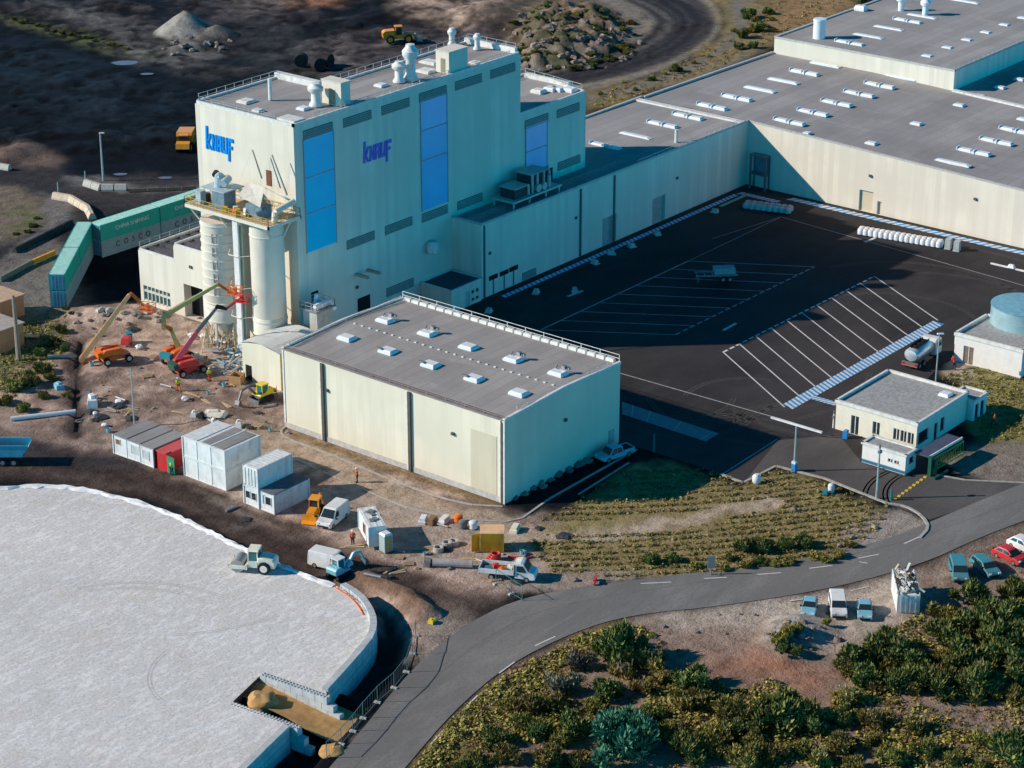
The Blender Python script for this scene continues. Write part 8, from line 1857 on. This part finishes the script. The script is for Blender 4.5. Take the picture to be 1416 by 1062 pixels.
many('dark', [(1035, 18, 13), (1050, 36, 12), (1028, 46, 11), (1020, 62, 9), (935, 94, 10), (1062, 14, 10), (900, 108, 6), (1042, 62, 8), (1190, -2, 8)], 'green bush on the dry verge between the track and the factory roof', 'green bushes by the factory roof', ppm=7.3)
many('yellow', [(1045, 24, 9), (1058, 34, 8), (1040, 40, 8), (1065, 24, 7), (1070, 40, 7), (878, 122, 5), (862, 112, 4), (830, 128, 5), (1015, 40, 7), (920, 100, 5), (960, 85, 5), (980, 76, 5)], 'yellow bush on the dry verge between the track and the factory roof', 'yellow bushes by the factory roof', ppm=7.3)
mp_ = [(700, 30), (880, 40)]; lst = []
for i in range(110):
    px, py = rv.uniform(698, 880), rv.uniform(6, 95)
    if ((px - 790) / 98) ** 2 + ((py - 50) / 47) ** 2 < 1: lst.append((px, py, rv.uniform(3, 8)))
many('dark', lst[::2], 'green bush on the rocky mound inside the track bend', 'green bushes on the rocky mound', ppm=7.3, hs=.8); many('olive', lst[1::2], 'olive bush on the rocky mound inside the track bend', 'olive bushes on the rocky mound', ppm=7.3, hs=.8)
many('olive', [(20 + 11 * i, 24 + 2.8 * i + rv.uniform(-3, 3), rv.uniform(4, 7)) for i in range(15)], 'small olive bush on the embankment line at the upper left', 'olive bushes on the upper left embankment', ppm=7.0, hs=.7)
many('dark', [(45, 310, 7), (38, 318, 6), (22, 322, 5), (50, 300, 5), (90, 425, 5), (100, 432, 5)], 'small green bush on the island beside the siding', 'green bushes on the siding island', ppm=8.5, hs=.6)
for lst_ in PR.values():
    for t in lst_:
        for ch in list(t.children): bpy.data.objects.remove(ch)
        bpy.data.objects.remove(t)
# boulders
M_rock = mat('boulder_grey', (.21, .18, .165), .95, var=.3, scale=1.5, bmp=.4); M_rock2 = mat('boulder_tan', (.34, .265, .20), .95, var=.3, scale=1.5, bmp=.4)
bl = []
for i in range(3):
    mb = MB(); mb.blob((0, 0, .35), .75, 40 + i, (5, 8), 0, .32, .75); bl.append(mb.build('boulder', M_rock2 if i == 1 else M_rock))
def rock(px, py, s, label, group):
    o = bl[rv.randrange(3)].copy(); col.objects.link(o); x, y, z = gat(px, py); o.location = (x, y, z - .1); o.scale = (s * rv.uniform(.8, 1.3), s * rv.uniform(.8, 1.3), s * rv.uniform(.7, 1.1)); o.rotation_euler = (rv.uniform(-.3, .3), rv.uniform(-.3, .3), rv.uniform(0, 6.28)); tag(o, label, 'boulder', group)
for i in range(100):
    px, py = rv.uniform(690, 890), rv.uniform(15, 98)
    if ((px - 790) / 102) ** 2 + ((py - 58) / 45) ** 2 < 1: rock(px, py, rv.uniform(.4, 1.3), 'boulder on the rocky mound inside the track bend', 'boulders on the rocky mound')
for i in range(22): rock(rv.uniform(705, 850) , 0, 1, '', '') if False else None
for px, py in ((712, 690), (722, 684), (735, 676), (748, 671), (760, 664), (772, 658), (786, 651), (800, 644), (812, 639), (752, 674)): rock(px, py, rv.uniform(.6, 1.0), 'pale boulder along the shaded foot of the hall side wall', 'boulders along the hall side wall')
for px, py in ((1210, 730), (1160, 756), (1178, 744), (1098, 706), (1040, 709)): rock(px, py, rv.uniform(.3, .6), 'boulder scattered on the planted slope and its dirt corner', 'boulders on the planted slope')
for i in range(16): rock(rv.gauss(1105, 14), rv.gauss(878, 7), rv.uniform(.4, .9), 'rubble boulder on the mound left of the parked cars', 'rubble boulders left of the parked cars')
for i in range(26): rock(rv.uniform(105, 300), rv.gauss(436, 5), rv.uniform(.3, .8), 'broken stone along the upper edge of the building site', 'broken stones along the site edge')
for i in range(34): rock(rv.uniform(110, 400), rv.uniform(450, 600), rv.uniform(.2, .5), 'small stone strewn over the building site', 'stones strewn over the building site')
for i in range(18): rock(rv.uniform(575, 820), rv.uniform(735, 815), rv.uniform(.2, .5), 'small stone strewn on the gravel near the dropside truck', 'stones strewn near the dropside truck')
for i in range(20): rock(rv.uniform(215, 320), rv.uniform(48, 72), rv.uniform(.4, 1.2), 'grey stone at the foot of the conical gravel heap', 'stones by the gravel heap')
for i in range(24): rock(rv.uniform(900, 1260), rv.uniform(845, 905), rv.uniform(.15, .4), 'small stone on the gravel verge below the road', 'stones on the gravel verge')
for o in bl: bpy.data.objects.remove(o)

# ground cover: grass and herbs nobody could count
def cover(name, label, pts, kind, blades=12, h=.45, r=.35, wd=.10, seed=1):
    rnd = random.Random(seed); V = []; F = []
    for (x, y, s) in pts:
        z = gz(x, y)
        for i in range(blades):
            a = rnd.uniform(0, 6.28); q = rnd.random() ** .7; ph = rnd.random(); hh = h * s * ph * (1.15 - q * q * .8)
            p = Vector((x + math.cos(a) * q * r * s, y + math.sin(a) * q * r * s, z + hh)); nr_ = Vector((math.cos(a) * q + rnd.uniform(-.5, .5), math.sin(a) * q + rnd.uniform(-.5, .5), .75 + rnd.uniform(-.4, .5))).normalized()
            u = nr_.orthogonal().normalized(); v = nr_.cross(u); g = rnd.uniform(0, 6.28); u, v = u * math.cos(g) + v * math.sin(g), v * math.cos(g) - u * math.sin(g); l = wd * s * rnd.uniform(.8, 1.5); o = len(V)
            V += [p - u * l, p + v * l * .6, p + u * l, p - v * l * .6]; F.append((o, o + 1, o + 2, o + 3))
    mb = MB(); mb.add(V, F); o = mb.build(name, LM[kind] if isinstance(kind, str) else kind); tag(o, label, 'ground cover', None, 'stuff'); return o
def inside(p, poly):
    x, y = p; c = False; n = len(poly)
    for i in range(n):
        (ax, ay), (bx, by) = poly[i], poly[(i + 1) % n]
        if (ay > y) != (by > y) and x < (bx - ax) * (y - ay) / (by - ay) + ax: c = not c
    return c
rc = random.Random(9); pts = []; pts2 = []
path_px = [(722, 738), (840, 728), (960, 718), (1010, 706), (1080, 698)]
def near_path(px, py):
    for (ax, ay), (bx, by) in zip(path_px[:-1], path_px[1:]):
        if ax <= px <= bx: return abs(py - (ay + (by - ay) * (px - ax) / (bx - ax))) < 10
    return False
py = 640.0
while py < 800:
    px = 715.0
    while px < 1235:
        yy = py + 10 * math.sin((px - 700) / 170) - (px - 960) * .07 + rc.uniform(-1.1, 1.1); xx = px + rc.uniform(-2, 2)
        g = at2(xx, yy)
        if inside(g, slope) and not near_path(xx, yy) and rc.random() < .86: (pts if rc.random() < .62 else pts2).append((*g, rc.uniform(.7, 1.25)))
        px += 4.6
    py += 7.8
M_dry = leaf_mat('dry_grass', (.13, .09, .03), (.26, .19, .07), (.42, .33, .14))
cover('grass_rows', 'rows of low green grass clumps planted on the slope', pts, 'olive', 17, .34, .42, .12, 1); cover('dry_grass_rows', 'dry tan grass clumps between the green rows of the slope', pts2, M_dry, 15, .30, .40, .11, 2)
P1, P2, P3 = [], [], []
def scatter(poly_px, n, fn, dens=None):
    xs_ = [p[0] for p in poly_px]; ys_ = [p[1] for p in poly_px]
    for i in range(n):
        px, py = rc.uniform(min(xs_), max(xs_)), rc.uniform(min(ys_), max(ys_))
        if inside((px, py), poly_px): fn(px, py)
def dry_fn(px, py):
    P3.append((*at2(px, py), rc.uniform(.5, 1.1)))
def sc_fn(px, py):
    g = at2(px, py); v = float(fbm(np.array([g[0]]), np.array([g[1]]), .11, 44, 3)[0])
    if v < .50: return
    k = rc.random(); (P1 if k < .45 else P2 if k < .75 else P3).append((*g, rc.uniform(.6, 1.5)))
scatter([(560, 1075), (632, 992), (708, 926), (798, 884), (872, 862), (940, 900), (985, 935), (1060, 965), (1110, 1000), (1170, 1075)], 6400, sc_fn)
scatter([(560, 1075), (632, 992), (708, 926), (798, 884), (872, 862), (940, 900), (985, 935), (1060, 965), (1110, 1000), (1170, 1075)], 1700, dry_fn); scatter([(1110, 1000), (1170, 960), (1416, 960), (1430, 1075), (1130, 1075)], 500, dry_fn)
scatter([(1110, 1000), (1170, 960), (1416, 960), (1430, 1075), (1130, 1075)], 1900, lambda a, b: sc_fn(a, b) if rc.random() < .5 else None)
scatter([(1170, 905), (1240, 870), (1300, 830), (1420, 790), (1430, 965), (1180, 960)], 1500, sc_fn); scatter([(900, 930), (1060, 930), (1120, 975), (1000, 980)], 300, sc_fn)
cover('scrub_cover', 'low olive herbs covering the scrub ground', P1, 'olive', 15, .42, .55, .14, 3); cover('yellow_herbs', 'yellow herbs covering the scrub ground', P2, 'yellow', 14, .36, .5, .13, 4); cover('dry_grass', 'dry tan grass covering the scrub ground', P3, M_dry, 13, .28, .5, .13, 5)
P4, P5 = [], []
scatter([(560, 1072), (628, 994), (702, 928), (790, 884), (850, 866), (800, 905), (720, 965), (640, 1070)], 1500, lambda a, b: (P4 if rc.random() < .6 else P5).append((*at2(a, b), rc.uniform(.6, 1.1))))
scatter([(1300, 522), (1345, 508), (1420, 518), (1425, 600), (1372, 612), (1342, 580)], 700, lambda a, b: (P4 if rc.random() < .3 else P5).append((*at2(a, b), rc.uniform(.6, 1.1))))
scatter([(0, 470), (40, 445), (90, 430), (95, 470), (70, 520), (0, 560)], 800, lambda a, b: P5.append((*at2(a, b), rc.uniform(.6, 1.2))))
scatter([(812, 158), (830, 130), (930, 95), (1010, 48), (1080, -10), (1190, 0), (1064, 58), (995, 92)], 1300, lambda a, b: (P4 if rc.random() < .75 else P5).append((*at2(a, b), rc.uniform(.9, 1.6))))
scatter([(395, 594), (560, 652), (690, 696), (680, 699), (560, 664), (402, 604)], 500, lambda a, b: P4.append((*at2(a, b), rc.uniform(.25, .5))))
cover('verge_dry_grass', 'dry straw coloured grass of the road and factory verges', P4, M_dry, 12, .24, .45, .12, 6); cover('verge_grass', 'green grass of the road and factory verges', P5, 'olive', 12, .3, .45, .13, 7)
